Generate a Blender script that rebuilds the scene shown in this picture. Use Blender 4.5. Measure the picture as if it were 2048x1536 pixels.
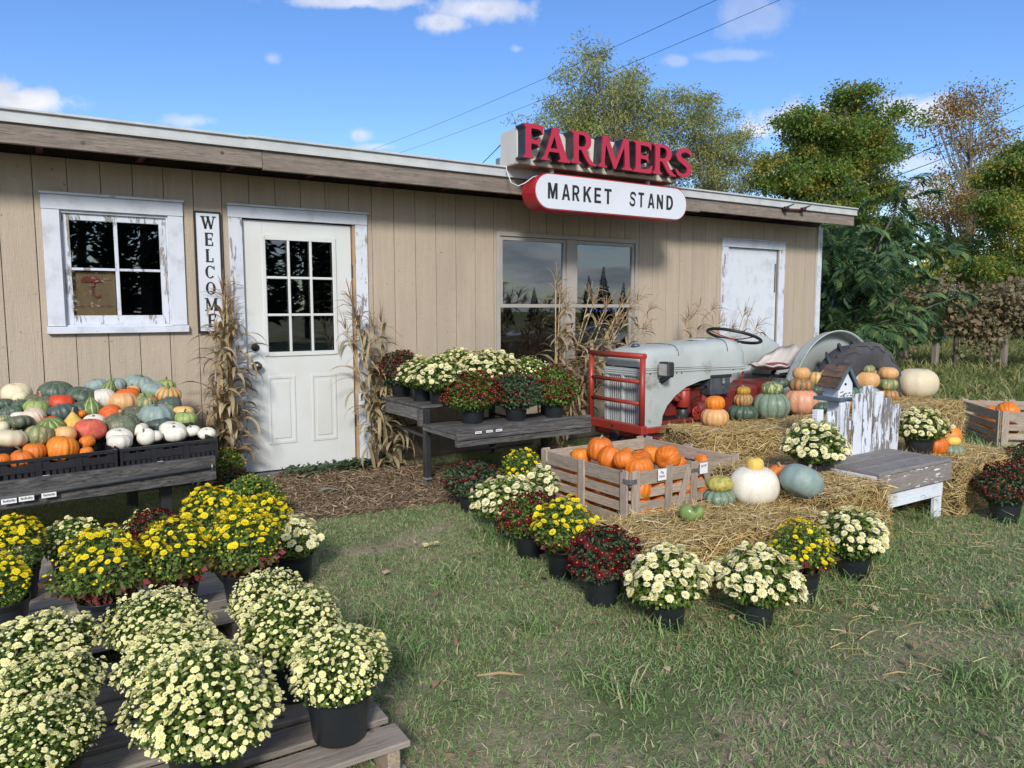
import bpy, math, random
import numpy as np
from mathutils import Vector, Matrix
random.seed(7); rng = np.random.default_rng(11)
PI = math.pi
for o in list(bpy.data.objects): bpy.data.objects.remove(o)
S = bpy.context.scene
COL = S.collection

# ------------------------------------------------------------------ camera
FPX, CW, CH = 1510.0, 1024.0, 768.0
RC = np.array([[0.83809361, -0.05541376, 0.54270473],
               [-0.54552197, -0.08109943, 0.83416345],
               [-0.00221109, -0.99516441, -0.09819834]])
CAM = np.array([0.0, -6.140, 1.344])
cd = bpy.data.cameras.new('camera'); cam = bpy.data.objects.new('camera', cd); COL.objects.link(cam)
cd.sensor_width = 36.0; cd.lens = 36.0*FPX/2048.0; cd.clip_start = 0.05; cd.clip_end = 900
m = Matrix.Identity(4)
for i in range(3):
    m[i][0] = RC[i, 0]; m[i][1] = -RC[i, 1]; m[i][2] = -RC[i, 2]; m[i][3] = CAM[i]
cam.matrix_world = m
S.camera = cam

def ray(x, y):
    r = RC @ np.array([x-CW, y-CH, FPX]); return r/np.linalg.norm(r)
def W(x, y, Y=0.0):
    r = ray(x, y); return CAM + r*((Y-CAM[1])/r[1])
def G(x, y, z=0.0):
    r = ray(x, y); return CAM + r*((z-CAM[2])/r[2])
def depth(P): return float((np.array(P)-CAM) @ RC[:, 2])
def PX(P):
    c = RC.T @ (np.array(P)-CAM); return CW+FPX*c[0]/c[2], CH+FPX*c[1]/c[2]

# ------------------------------------------------------------------ light
SUN_AZ, SUN_EL = math.radians(-33), math.radians(29)   # azimuth to the right of the wall's normal
sd = bpy.data.lights.new('sun', 'SUN'); sun = bpy.data.objects.new('sun', sd); COL.objects.link(sun)
sd.energy = 2.75; sd.angle = math.radians(10); sd.color = (1.0, 0.945, 0.86)
sv = Vector((math.sin(SUN_AZ)*math.cos(SUN_EL), -math.cos(SUN_AZ)*math.cos(SUN_EL), math.sin(SUN_EL)))
sun.rotation_euler = (-sv).to_track_quat('-Z', 'Y').to_euler()
S.view_settings.view_transform = 'Standard'; S.view_settings.look = 'None'
S.view_settings.exposure = 0.46; S.view_settings.gamma = 1.0; S.view_settings.use_curve_mapping = False

# ------------------------------------------------------------------ node helpers
class NT:
    def __init__(s, tree): s.t = tree; tree.nodes.clear()
    def n(s, typ, ins=None, **kw):
        nd = s.t.nodes.new(typ)
        for k, v in kw.items(): setattr(nd, k, v)
        for k, v in (ins or {}).items():
            sk = nd.inputs[k]
            if isinstance(v, bpy.types.NodeSocket): s.t.links.new(v, sk)
            elif isinstance(v, bpy.types.Node): s.t.links.new(v.outputs[0], sk)
            else: sk.default_value = v
        return nd
    def math(s, op, a, b=0.0, c=None, clamp=False):
        d = {0: a, 1: b}
        if c is not None: d[2] = c
        return s.n('ShaderNodeMath', d, operation=op, use_clamp=clamp).outputs[0]
    def vm(s, op, a, b=(0, 0, 0)):
        nd = s.n('ShaderNodeVectorMath', {0: a, 1: b}, operation=op)
        return nd.outputs[1] if op in ('DOT_PRODUCT', 'LENGTH', 'DISTANCE') else nd.outputs[0]
    def mixc(s, f, a, b, bt='MIX'):
        nd = s.n('ShaderNodeMix', data_type='RGBA', blend_type=bt)
        for i, v in ((0, f), (6, a), (7, b)):
            if isinstance(v, bpy.types.NodeSocket): s.t.links.new(v, nd.inputs[i])
            else: nd.inputs[i].default_value = v if i == 0 else (tuple(v)+(1,))[:4]
        return nd.outputs[2]
    def ramp(s, f, lo, hi, a=0.0, b=1.0, smooth=True):
        nd = s.n('ShaderNodeMapRange', {0: f, 1: lo, 2: hi, 3: a, 4: b})
        nd.interpolation_type = 'SMOOTHSTEP' if smooth else 'LINEAR'
        return nd.outputs[0]
    def noise(s, vec, scale=5, detail=4, rough=0.55, dist=0):
        return s.n('ShaderNodeTexNoise', {'Vector': vec, 'Scale': scale, 'Detail': detail, 'Roughness': rough, 'Distortion': dist}).outputs[0]
    def coords(s, kind='Object', stretch=(1, 1, 1), rnd=True):
        tc = s.n('ShaderNodeTexCoord').outputs[kind]
        v = s.vm('MULTIPLY', tc, stretch)
        if rnd:
            r = s.n('ShaderNodeObjectInfo').outputs['Random']
            cx = s.n('ShaderNodeCombineXYZ', {0: s.math('MULTIPLY', r, 37.0), 1: s.math('MULTIPLY', r, 91.0), 2: s.math('MULTIPLY', r, 17.0)}).outputs[0]
            v = s.vm('ADD', v, cx)
        return v
def lin(*c):   # sRGB 0-255 to linear
    return tuple(((v/255.0+0.055)/1.055)**2.4 if v/255.0 > 0.04045 else v/255.0/12.92 for v in c)
MATS = {}
def newmat(name):
    mt = bpy.data.materials.new(name); mt.use_nodes = True; MATS[name] = mt
    return mt, NT(mt.node_tree)
def finish(t, bsdf):
    t.n('ShaderNodeOutputMaterial', {0: bsdf.outputs[0] if isinstance(bsdf, bpy.types.Node) else bsdf})
def mat(name, c1, c2=None, scale=6, stretch=(1, 1, 1), lo=.35, hi=.65, rough=.6, metal=0., bump=0., bscale=None, spec=.5,
        rvar=0.0, dirt=None, dirt_lo=.55, dirt_hi=.75, dscale=3, coords='Object', rnd=True, coat=0.0, detail=5):
    mt, t = newmat(name)
    v = t.coords(coords, stretch, rnd)
    n1 = t.noise(v, scale, detail)
    c = t.mixc(t.ramp(n1, lo, hi), c1, c2 or c1)
    if dirt:
        n2 = t.noise(v, dscale, 6, .65)
        c = t.mixc(t.ramp(n2, dirt_lo, dirt_hi), c, dirt)
    if rvar:
        r = t.n('ShaderNodeObjectInfo').outputs['Random']
        hs = t.n('ShaderNodeHueSaturation', {'Value': t.math('MULTIPLY_ADD', r, 2*rvar, 1-rvar), 'Color': c}); c = hs.outputs[0]
    ins = {'Base Color': c, 'Roughness': rough, 'Metallic': metal, 'Specular IOR Level': spec, 'Coat Weight': coat}
    if bump:
        b = t.noise(v, bscale or scale*3, 5, .6)
        ins['Normal'] = t.n('ShaderNodeBump', {'Strength': bump, 'Distance': 0.01, 'Height': b}).outputs[0]
    finish(t, t.n('ShaderNodeBsdfPrincipled', ins)); return mt
def wood(name, c1, c2, c3, axis=0, rough=.75, bump=.5, rvar=.18, gscale=1.0, paint=None, plo=.45, phi=.5, pscale=1.0):
    """weathered board: long grain along one axis, optional peeling paint"""
    mt, t = newmat(name)
    st = [14*gscale]*3; st[axis] = 1.0*gscale
    v = t.coords('Object', tuple(st))
    g = t.noise(v, 5, 6, .65, .6); g2 = t.noise(v, 16, 4, .6)
    c = t.mixc(t.ramp(g, .35, .65), c1, c2)
    c = t.mixc(t.ramp(g2, .5, .72), c, c3)
    vk = t.coords('Object', (1, 1, 1))
    kn = t.n('ShaderNodeTexVoronoi', {'Vector': vk, 'Scale': 5.0}).outputs['Distance']
    c = t.mixc(t.ramp(kn, .05, .09, .75, 0.), c, tuple(x*.3 for x in c3))
    blotch = t.noise(vk, 4.5, 5, .6)
    c = t.mixc(t.ramp(blotch, .5, .75, 0, .55), c, tuple(x*.55 for x in c1))
    h = g
    if paint:
        sp = [5*pscale]*3; sp[axis] = 1.1*pscale
        vp = t.coords('Object', tuple(sp))
        pn = t.noise(vp, 4.5, 8, .68, .2)
        f = t.ramp(pn, plo, phi)
        dirt = t.noise(vk, 7, 5, .6)
        pc = t.mixc(t.ramp(dirt, .45, .8), paint, tuple(x*.72 for x in paint))
        c = t.mixc(f, pc, c)
        h = t.math('MULTIPLY_ADD', f, -1.5, g)
    if rvar:
        r = t.n('ShaderNodeObjectInfo').outputs['Random']
        c = t.n('ShaderNodeHueSaturation', {'Value': t.math('MULTIPLY_ADD', r, 2*rvar, 1-rvar), 'Color': c}).outputs[0]
    bp = t.n('ShaderNodeBump', {'Strength': bump, 'Distance': 0.006, 'Height': h}).outputs[0]
    finish(t, t.n('ShaderNodeBsdfPrincipled', {'Base Color': c, 'Roughness': rough, 'Normal': bp, 'Specular IOR Level': .25})); return mt
def leafmat(name, c1, c2, c3=None, p3=.15, trans=.35, rough=.55):
    mt, t = newmat(name)
    r = t.n('ShaderNodeNewGeometry').outputs['Random Per Island']
    r2 = t.n('ShaderNodeTexWhiteNoise', {'Vector': t.n('ShaderNodeCombineXYZ', {0: r, 1: 3.1, 2: 7.7}).outputs[0]}).outputs[0]
    c = t.mixc(r, c1, c2)
    if c3: c = t.mixc(t.ramp(r2, 1-p3-.02, 1-p3), c, c3)
    p = t.n('ShaderNodeBsdfPrincipled', {'Base Color': c, 'Roughness': rough, 'Specular IOR Level': .3})
    tr = t.n('ShaderNodeBsdfTranslucent', {0: c})
    finish(t, t.n('ShaderNodeMixShader', {0: trans, 1: p.outputs[0], 2: tr.outputs[0]})); return mt

# ------------------------------------------------------------------ world: physical sky and clouds
wd = bpy.data.worlds.new('World'); S.world = wd; wd.use_nodes = True
t = NT(wd.node_tree)
sky = t.n('ShaderNodeTexSky', sky_type='NISHITA', sun_disc=False, sun_elevation=SUN_EL, sun_rotation=PI-SUN_AZ, altitude=300.0)
sky.air_density = 1.0; sky.dust_density = 0.5; sky.ozone_density = 3.0
d = t.n('ShaderNodeTexCoord').outputs['Generated']
skc = t.n('ShaderNodeHueSaturation', {'Hue': .511, 'Saturation': 1.2, 'Value': .98, 'Color': sky.outputs[0]}).outputs[0]
wn = t.noise(d, 7, 6, .62); wn2 = t.noise(d, 26, 5, .6)
CL = [(55,205,85,26,1.0),(-60,185,90,30,1.),(375,243,62,18,.55),(720,270,30,16,.6),(750,294,50,9,.5),(545,118,20,14,.35),
      (720,2,150,14,.75),(960,18,120,30,.8),(890,45,60,24,.8),(1035,98,22,10,.3),(1355,122,34,14,.4),(1500,32,90,45,.32),(1440,112,60,13,.3),
      (1590,250,105,42,1.0),(1520,262,50,26,.9),(1845,222,90,28,.9),(1560,330,60,22,.85),(1960,400,180,60,.85),(1840,330,70,20,.6),(1700,330,120,30,.6),(2080,330,120,40,.6),(1480,110,70,14,.3)]
tot = None
for (cx, cy, rx, ry, op) in CL:
    c = ray(cx, cy); r_ = ray(cx+60, cy)-c; r_ /= np.linalg.norm(r_); u_ = np.cross(r_, c)
    v = t.vm('SUBTRACT', d, tuple(c))
    a = t.math('MULTIPLY', t.vm('DOT_PRODUCT', v, tuple(r_)), FPX/rx*1.12)
    b = t.math('MULTIPLY', t.vm('DOT_PRODUCT', v, tuple(u_)), FPX/ry*1.12)
    e = t.math('MULTIPLY', t.vm('DOT_PRODUCT', v, tuple(c)), 6.0)
    q = t.math('SQRT', t.math('ADD', t.math('ADD', t.math('MULTIPLY', a, a), t.math('MULTIPLY', b, b)), t.math('MULTIPLY', e, e)))
    q = t.math('ADD', q, t.math('MULTIPLY', t.math('SUBTRACT', wn2, .5), 2.0))
    q = t.math('ADD', q, t.math('MULTIPLY', t.math('SUBTRACT', wn, .5), 1.6))
    mk = t.ramp(q, .35, 1.15, op, 0.)
    tot = mk if tot is None else t.math('MAXIMUM', tot, mk)
# the sky behind the camera is mostly clouded over (it shows in the window panes)
sx = t.n('ShaderNodeSeparateXYZ', {0: d})
den = t.math('ADD', t.math('MAXIMUM', sx.outputs[2], 0.0), .12)
pv = t.n('ShaderNodeCombineXYZ', {0: t.math('DIVIDE', sx.outputs[0], den), 1: t.math('DIVIDE', sx.outputs[1], den), 2: 0.0}).outputs[0]
bn = t.noise(pv, .55, 7, .62, .3)
back = t.math('MULTIPLY', t.ramp(bn, .40, .54), t.ramp(sx.outputs[1], .15, -.25, 0., .85))
tot = t.math('MAXIMUM', tot, back)
shade = t.mixc(t.ramp(wn2, .35, .7), (3.9, 4.1, 4.7), (5.4, 5.4, 5.7))
bshade = t.mixc(t.ramp(bn, .45, .68), (5.2, 5.3, 5.6), (2.3, 2.6, 3.1))
shade = t.mixc(t.ramp(sx.outputs[1], .15, -.15), shade, bshade)
fc = t.mixc(tot, skc, shade)
below = t.ramp(sx.outputs[2], -.03, .0, 0., 1.)
fc = t.mixc(below, (1.1, 1.15, .9), fc)
bg = t.n('ShaderNodeBackground', {0: fc, 1: 0.135})
t.n('ShaderNodeOutputWorld', {0: bg.outputs[0]})

# ------------------------------------------------------------------ mesh helpers
def rootloc(p):
    v = Vector((0, 0, 0))
    while p is not None: v += p.location; p = p.parent
    return v
def link(name, me, parent=None, loc=(0, 0, 0), kind=None):
    o = bpy.data.objects.new(name, me); COL.objects.link(o); o.location = loc
    if parent is not None: o.parent = parent
    if kind: o['kind'] = kind
    return o
def mesh_np(name, V, F, mats, mi=None, smooth=False):
    """V (n,3); F (m,k) or list of such arrays"""
    V = np.asarray(V, dtype=np.float32).reshape(-1, 3)
    Fs = F if isinstance(F, list) else [F]
    Fs = [np.asarray(f, dtype=np.int32) for f in Fs if len(f)]
    me = bpy.data.meshes.new(name)
    me.vertices.add(len(V)); me.vertices.foreach_set('co', V.ravel())
    nl = sum(f.size for f in Fs); npol = sum(len(f) for f in Fs)
    me.loops.add(nl); me.loops.foreach_set('vertex_index', np.concatenate([f.ravel() for f in Fs]))
    me.polygons.add(npol)
    cnt = np.concatenate([np.full(len(f), f.shape[1], dtype=np.int32) for f in Fs])
    st = np.concatenate([[0], np.cumsum(cnt)[:-1]]).astype(np.int32)
    me.polygons.foreach_set('loop_start', st)
    if mi is not None: me.polygons.foreach_set('material_index', np.asarray(mi, dtype=np.int32))
    if smooth: me.polygons.foreach_set('use_smooth', np.ones(npol, dtype=bool))
    for mm in (mats if isinstance(mats, (list, tuple)) else [mats]): me.materials.append(mm)
    me.update(calc_edges=True); me.validate(); return me
def rotz(a): return np.array([[math.cos(a), -math.sin(a), 0], [math.sin(a), math.cos(a), 0], [0, 0, 1.]])
def roty(a): return np.array([[math.cos(a), 0, math.sin(a)], [0, 1, 0], [-math.sin(a), 0, math.cos(a)]])
def rotx(a): return np.array([[1, 0, 0], [0, math.cos(a), -math.sin(a)], [0, math.sin(a), math.cos(a)]])
class MB:
    def __init__(s): s.v = []; s.f = []; s.mi = []; s.sm = []; s.m = 0
    def add(s, vs, fs, smooth=False):
        b = len(s.v); s.v += [tuple(map(float, p)) for p in vs]
        for f in fs: s.f.append([i+b for i in f]); s.mi.append(s.m); s.sm.append(smooth)
        return s
    def box(s, lo, hi, R=None, c=None, bev=0.0):
        lo = np.array(lo, float); hi = np.array(hi, float); c0 = (lo+hi)/2; h = (hi-lo)/2
        if bev > 0 and min(h) > bev*1.05:
            vs = []; b = bev
            for sx_ in (-1, 1):
                for sy in (-1, 1):
                    for sz in (-1, 1):
                        for ax in range(3):
                            q = np.array([sx_*(h[0]-b), sy*(h[1]-b), sz*(h[2]-b)]); q[ax] += np.array([sx_, sy, sz])[ax]*b; vs.append(q)
            def idx(sx_, sy, sz, ax): return (((sx_ > 0)*2+(sy > 0))*2+(sz > 0))*3+ax
            fs = []
            for ax in range(3):
                o1, o2 = [a for a in range(3) if a != ax]
                for sg in (-1, 1):
                    q = []
                    for a, b_ in ((-1, -1), (1, -1), (1, 1), (-1, 1)):
                        s3 = [0, 0, 0]; s3[ax] = sg; s3[o1] = a; s3[o2] = b_; q.append(idx(*s3, ax))
                    fs.append(q)
            for ax in range(3):
                o1, o2 = [a for a in range(3) if a != ax]
                for a in (-1, 1):
                    for b_ in (-1, 1):
                        s0 = [0, 0, 0]; s0[ax] = -1; s0[o1] = a; s0[o2] = b_; s1 = list(s0); s1[ax] = 1
                        fs.append([idx(*s0, o1), idx(*s1, o1), idx(*s1, o2), idx(*s0, o2)])
            for sx_ in (-1, 1):
                for sy in (-1, 1):
                    for sz in (-1, 1): fs.append([idx(sx_, sy, sz, 0), idx(sx_, sy, sz, 1), idx(sx_, sy, sz, 2)])
            vs = np.array(vs)
        else:
            vs = np.array([[x, y, z] for x in (-h[0], h[0]) for y in (-h[1], h[1]) for z in (-h[2], h[2])])
            fs = [(0, 1, 3, 2), (4, 6, 7, 5), (0, 4, 5, 1), (2, 3, 7, 6), (0, 2, 6, 4), (1, 5, 7, 3)]
        if R is not None: vs = vs @ np.asarray(R).T
        vs = vs + (c0 if c is None else np.array(c)); return s.add(vs, fs)
    def bar(s, a, b, w, h, up=(0, 0, 1), bev=0.0):
        a = np.array(a, float); b = np.array(b, float); d_ = b-a; L = np.linalg.norm(d_); x = d_/L
        u = np.array(up, float); y = np.cross(u, x); y /= np.linalg.norm(y); z = np.cross(x, y)
        return s.box((-L/2, -w/2, -h/2), (L/2, w/2, h/2), R=np.array([x, y, z]).T, c=(a+b)/2, bev=bev)
    def tube(s, pts, r, n=8, cap=True, smooth=True):
        pts = [np.array(p, float) for p in pts]; rs = r if hasattr(r, '__len__') else [r]*len(pts)
        base = []; prev = None
        for i, p in enumerate(pts):
            d_ = pts[min(i+1, len(pts)-1)]-pts[max(i-1, 0)]; d_ = d_/max(np.linalg.norm(d_), 1e-9)
            if prev is None:
                a = np.array([0, 0, 1.]) if abs(d_[2]) < .9 else np.array([1., 0, 0])
            else: a = prev
            x = a-d_*(a@d_); x /= max(np.linalg.norm(x), 1e-9); prev = x; y = np.cross(d_, x)
            for k in range(n):
                an = 2*PI*k/n; base.append(p+(x*math.cos(an)+y*math.sin(an))*rs[i])
        fs = []
        for i in range(len(pts)-1):
            for k in range(n):
                fs.append((i*n+k, i*n+(k+1) % n, (i+1)*n+(k+1) % n, (i+1)*n+k))
        s.add(base, fs, smooth)
        if cap:
            b = len(s.v)-len(base)
            s.f.append([b+k for k in range(n)][::-1]); s.mi.append(s.m); s.sm.append(False)
            s.f.append([b+(len(pts)-1)*n+k for k in range(n)]); s.mi.append(s.m); s.sm.append(False)
        return s
    def lathe(s, prof, c=(0, 0, 0), n=24, R=None, smooth=True, closed=False):
        vs = []
        for r, z in prof:
            for k in range(n):
                a = 2*PI*k/n; vs.append((r*math.cos(a), r*math.sin(a), z))
        vs = np.array(vs)
        if R is not None: vs = vs @ np.asarray(R).T
        vs = vs+np.array(c); fs = []
        m_ = len(prof)
        for i in range(m_-1 if not closed else m_):
            j = (i+1) % m_
            for k in range(n): fs.append((i*n+k, i*n+(k+1) % n, j*n+(k+1) % n, j*n+k))
        return s.add(vs, fs, smooth)
    def prism(s, poly, d_, smooth=False):
        """poly: list of 3D points (planar), extruded by vector d_"""
        n = len(poly); a = [np.array(p, float) for p in poly]; b = [p+np.array(d_, float) for p in a]
        fs = [list(range(n))[::-1], list(range(n, 2*n))]+[(i, (i+1) % n, n+(i+1) % n, n+i) for i in range(n)]
        return s.add(a+b, fs, smooth)
    def build(s, name, mats, parent=None, loc=None, kind=None, world=True):
        me = bpy.data.meshes.new(name)
        off = np.array(rootloc(parent)) if (world and parent is not None) else np.zeros(3)
        l = np.array(loc if loc is not None else (0, 0, 0), float)
        if parent is None and loc is not None: off = l
        vs = [tuple(np.array(v)-off) for v in s.v]
        me.from_pydata(vs, [], s.f); me.polygons.foreach_set('material_index', s.mi); me.polygons.foreach_set('use_smooth', s.sm)
        for mm in (mats if isinstance(mats, (list, tuple)) else [mats]): me.materials.append(mm)
        me.update()
        import bmesh
        bm = bmesh.new(); bm.from_mesh(me); bmesh.ops.recalc_face_normals(bm, faces=bm.faces); bm.to_mesh(me); bm.free()
        return link(name, me, parent, tuple(l) if parent is None and loc is not None else (0, 0, 0), kind)
def thing(name, label, cat, loc=(0, 0, 0), rz=0.0, group=None):
    o = bpy.data.objects.new(name, None); COL.objects.link(o); o.empty_display_size = .1
    o.location = tuple(map(float, loc)); o.rotation_euler = (0, 0, rz); o['label'] = label; o['category'] = cat
    if group: o['group'] = group
    return o
def tag(o, label, cat, group=None, kind=None):
    o['label'] = label; o['category'] = cat
    if group: o['group'] = group
    if kind: o['kind'] = kind
    return o
def unit(v): return v/np.maximum(np.linalg.norm(v, axis=-1, keepdims=True), 1e-9)
def diamonds(P, D, N, L, Wd, fold=.25):
    """leaf shaped quads: P base, D direction, N facing; (n,) lengths and widths"""
    D = unit(D); Sd = unit(np.cross(D, N)); Nn = np.cross(Sd, D)
    L = np.asarray(L)[:, None]; Wd = np.asarray(Wd)[:, None]
    a = P; b = P+D*L*.5+Sd*Wd*.5+Nn*L*fold*.3; c = P+D*L-Nn*L*fold*.3; e = P+D*L*.5-Sd*Wd*.5+Nn*L*fold*.3
    V = np.stack([a, b, c, e], 1).reshape(-1, 3); n = len(P)
    F = np.arange(n*4).reshape(n, 4); return V, F
def strips(P, D, L, Wd, up=None, bend=0.0):
    """thin straight or bent strips (straw, grass blades): two quads each"""
    D = unit(D); n = len(P)
    up = np.array([0, 0, 1.]) if up is None else up
    Sd = np.cross(D, up+rng.normal(0, .35, (n, 3))); Sd = unit(Sd); L = np.asarray(L)[:, None]; Wd = np.asarray(Wd)[:, None]
    Nn = np.cross(Sd, D)
    mid = P+D*L*.55+Nn*L*bend*.5; tip = P+D*L-Nn*L*bend
    V = np.stack([P-Sd*Wd*.5, P+Sd*Wd*.5, mid+Sd*Wd*.45, mid-Sd*Wd*.45, tip], 1).reshape(-1, 3)
    b = np.arange(n)[:, None]*5
    return V, [b+np.array([0, 1, 2, 3]), b+np.array([3, 2, 4])]
# ------------------------------------------------------------------ materials
def siding():
    mt, t = newmat('tan_siding'); v = t.coords('Object', (6, 6, .5)); vk = t.coords('Object', (1, 1, 1), False)
    c = t.mixc(t.ramp(t.noise(v, 3, 5), .35, .65), (.43, .36, .28), (.395, .33, .255))
    c = t.mixc(t.ramp(t.noise(vk, .9, 5, .6), .45, .75, 0, .5), c, (.33, .275, .21))
    st = t.noise(t.coords('Object', (9, 9, .35)), 2.2, 5, .65); c = t.mixc(t.ramp(st, .56, .76, 0, .55), c, (.30, .245, .185))
    z = t.n('ShaderNodeSeparateXYZ', {0: vk}).outputs[2]; sp = t.math('ADD', z, t.math('MULTIPLY', t.noise(vk, 6, 5, .7), -.5))
    c = t.mixc(t.ramp(sp, -.12, .12, .75, 0.), c, (.20, .16, .12))
    c = t.mixc(t.ramp(t.noise(vk, 38, 2, .5), .735, .76, 0, .7), c, (.12, .09, .07))
    r_ = t.n('ShaderNodeObjectInfo').outputs['Random']; c = t.n('ShaderNodeHueSaturation', {'Value': t.math('MULTIPLY_ADD', r_, .07, .965), 'Color': c}).outputs[0]
    h = t.math('ADD', t.noise(v, 22, 5, .6), t.math('MULTIPLY', t.noise(t.coords('Object', (2, 2, 9)), 9, 4, .6, 1.5), .7))
    finish(t, t.n('ShaderNodeBsdfPrincipled', {'Base Color': c, 'Roughness': .72, 'Normal': t.n('ShaderNodeBump', {'Strength': .5, 'Distance': .01, 'Height': h}).outputs[0]})); return mt
M_siding = siding()
M_groove = mat('siding_edge', (.20, .16, .12), rough=.9)
M_white = wood('white_paint', (.22, .20, .18), (.30, .28, .26), (.14, .12, .11), axis=2, paint=(.58, .62, .70), plo=.66, phi=.70, rvar=.03, bump=.4)
M_whiteh = wood('white_paint_horizontal', (.22, .20, .18), (.30, .28, .26), (.14, .12, .11), axis=0, paint=(.58, .62, .70), plo=.64, phi=.68, rvar=.03, bump=.4)
M_doorold = wood('white_paint_old_door', (.30, .31, .33), (.36, .37, .39), (.24, .24, .25), axis=2, paint=(.60, .65, .72), plo=.60, phi=.74, rvar=.03, bump=.4)
M_whitepeel = wood('white_paint_peeling', (.25, .23, .21), (.33, .30, .28), (.14, .12, .11), axis=2, paint=(.58, .62, .70), plo=.56, phi=.60, rvar=.04, bump=.5)
M_door = mat('door_paint', (.62, .65, .66), (.57, .58, .56), scale=1.5, rough=.42, dirt=(.42, .40, .33), dirt_lo=.55, dirt_hi=.95, dscale=2.2, bump=.05)
M_vinyl = mat('taupe_vinyl', (.36, .335, .31), (.33, .31, .285), rough=.45)
M_fascia = wood('fascia_wood', (.255, .215, .185), (.18, .15, .13), (.10, .085, .075), axis=0, rvar=.08, gscale=.7)
M_drip = mat('white_metal_trim', (.50, .52, .54), (.43, .45, .46), rough=.45, metal=.0, dirt=(.35, .34, .31), dirt_lo=.6, dirt_hi=.8)
M_roof = mat('grey_roof', (.25, .26, .27), rough=.6)
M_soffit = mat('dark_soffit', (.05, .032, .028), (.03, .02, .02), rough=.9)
M_rafter = mat('red_rafter', (.10, .022, .022), (.06, .018, .018), rough=.8)
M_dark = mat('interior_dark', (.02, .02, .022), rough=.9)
M_iron = mat('dark_metal', (.03, .032, .036), (.045, .045, .05), rough=.45, metal=.3)
M_steel = mat('galvanised_steel', (.36, .37, .38), (.26, .27, .28), rough=.42, metal=.7, scale=14)
M_brass = mat('old_bronze', (.12, .11, .10), (.2, .19, .18), rough=.3, metal=.85)
M_black = mat('black_paint', (.012, .012, .014), rough=.5)
M_signwhite = mat('sign_white', (.62, .66, .73), (.58, .62, .69), rough=.3, scale=1.2, dirt=(.5, .5, .5), dirt_lo=.7, dirt_hi=.9)
M_cabinet = mat('sign_cabinet_white', (.60, .57, .52), (.52, .49, .44), rough=.5, scale=2)
M_tanunder = mat('sign_under', (.30, .24, .19), rough=.7)
M_red = mat('sign_red', (.42, .012, .045), (.36, .010, .04), rough=.35, scale=2, coat=.2)
M_redbox = mat('sign_box_red', (.45, .02, .028), (.35, .016, .022), rough=.4, dirt=(.2, .05, .04), dirt_lo=.6, dirt_hi=.8)
M_letterside = mat('letter_side_black', (.012, .013, .018), (.03, .032, .04), rough=.35)
M_pot = mat('black_plastic_pot', (.011, .014, .018), (.018, .022, .027), rough=.38, bump=.05, rvar=.2, dirt=(.06, .055, .045), dirt_lo=.6, dirt_hi=.85)
M_soil = mat('potting_soil', (.05, .035, .025), (.11, .08, .06), scale=40, rough=.95, bump=1., bscale=60)
M_tray = mat('black_tray', (.012, .012, .015), (.02, .02, .026), rough=.45)
M_tablewood = wood('weathered_grey_board', (.135, .13, .125), (.05, .05, .053), (.02, .02, .022), axis=0, rvar=.12, bump=.9, gscale=.8)
M_tablewoodY = wood('weathered_grey_plank', (.20, .195, .185), (.10, .10, .10), (.04, .04, .04), axis=1, rvar=.12, bump=.9, gscale=.8)
M_pallet = wood('pallet_board', (.32, .275, .235), (.235, .205, .18), (.13, .115, .10), axis=0, rvar=.16, bump=.6, gscale=.8)
M_palletY = wood('pallet_stringer', (.34, .27, .2), (.24, .19, .15), (.14, .11, .09), axis=1, rvar=.15, bump=.6)
M_crateX = wood('crate_slat', (.42, .35, .28), (.31, .25, .20), (.17, .13, .10), axis=0, rvar=.14, bump=.5)
M_crateY = wood('crate_slat_side', (.42, .35, .28), (.31, .25, .20), (.17, .13, .10), axis=1, rvar=.14, bump=.5)
M_crateZ = wood('crate_post', (.42, .35, .29), (.33, .27, .22), (.19, .15, .12), axis=2, rvar=.12, bump=.5)
M_benchX = wood('bench_seat_wood', (.26, .245, .24), (.20, .19, .185), (.12, .105, .10), axis=0, rvar=.08, bump=.6)
M_benchapron = wood('bench_apron_wood', (.27, .24, .225), (.22, .195, .185), (.13, .115, .11), axis=0, rvar=.05, paint=(.70, .74, .82), plo=.40, phi=.41, bump=.6, pscale=1.6)
M_benchwhite = wood('bench_white', (.27, .24, .225), (.22, .195, .185), (.13, .115, .11), axis=0, rvar=.04, paint=(.62, .67, .75), plo=.60, phi=.62, bump=.5, pscale=1.3)
M_picket = wood('bench_picket', (.25, .235, .235), (.20, .19, .19), (.13, .11, .10), axis=2, rvar=.05, paint=(.62, .67, .76), plo=.535, phi=.545, bump=.7, pscale=.9)
M_slate = mat('birdhouse_slate_paint', (.07, .105, .14), (.09, .12, .15), rough=.6)
M_birdroof = wood('birdhouse_roof', (.20, .12, .08), (.10, .07, .055), (.05, .05, .06), axis=1, rvar=.25, bump=1.)
M_straw = leafmat('straw', (.62, .46, .20), (.40, .27, .10), (.78, .66, .38), p3=.2, trans=.12)
M_strawbody = mat('straw_packed', (.20, .13, .05), (.08, .05, .02), scale=30, stretch=(1, 1, 4), rough=.95, bump=1., bscale=50)
M_mulch = leafmat('bark_mulch', (.24, .16, .10), (.12, .08, .05), (.42, .32, .21), p3=.22, trans=.0, rough=.9)
M_husk = leafmat('dry_corn_husk', (.42, .33, .20), (.26, .19, .11), (.50, .42, .28), p3=.25, trans=.25)
M_huskg = leafmat('half_green_corn_husk', (.33, .31, .19), (.40, .30, .18), (.17, .12, .08), p3=.25, trans=.25)
M_stalk = mat('corn_stalk', (.42, .36, .18), (.36, .24, .13), scale=4, rough=.8)
M_tassel = mat('corn_tassel', (.36, .25, .15), (.24, .16, .10), scale=10, rough=.9)
M_paper = mat('white_paper', (.74, .75, .76), rough=.8)
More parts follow.
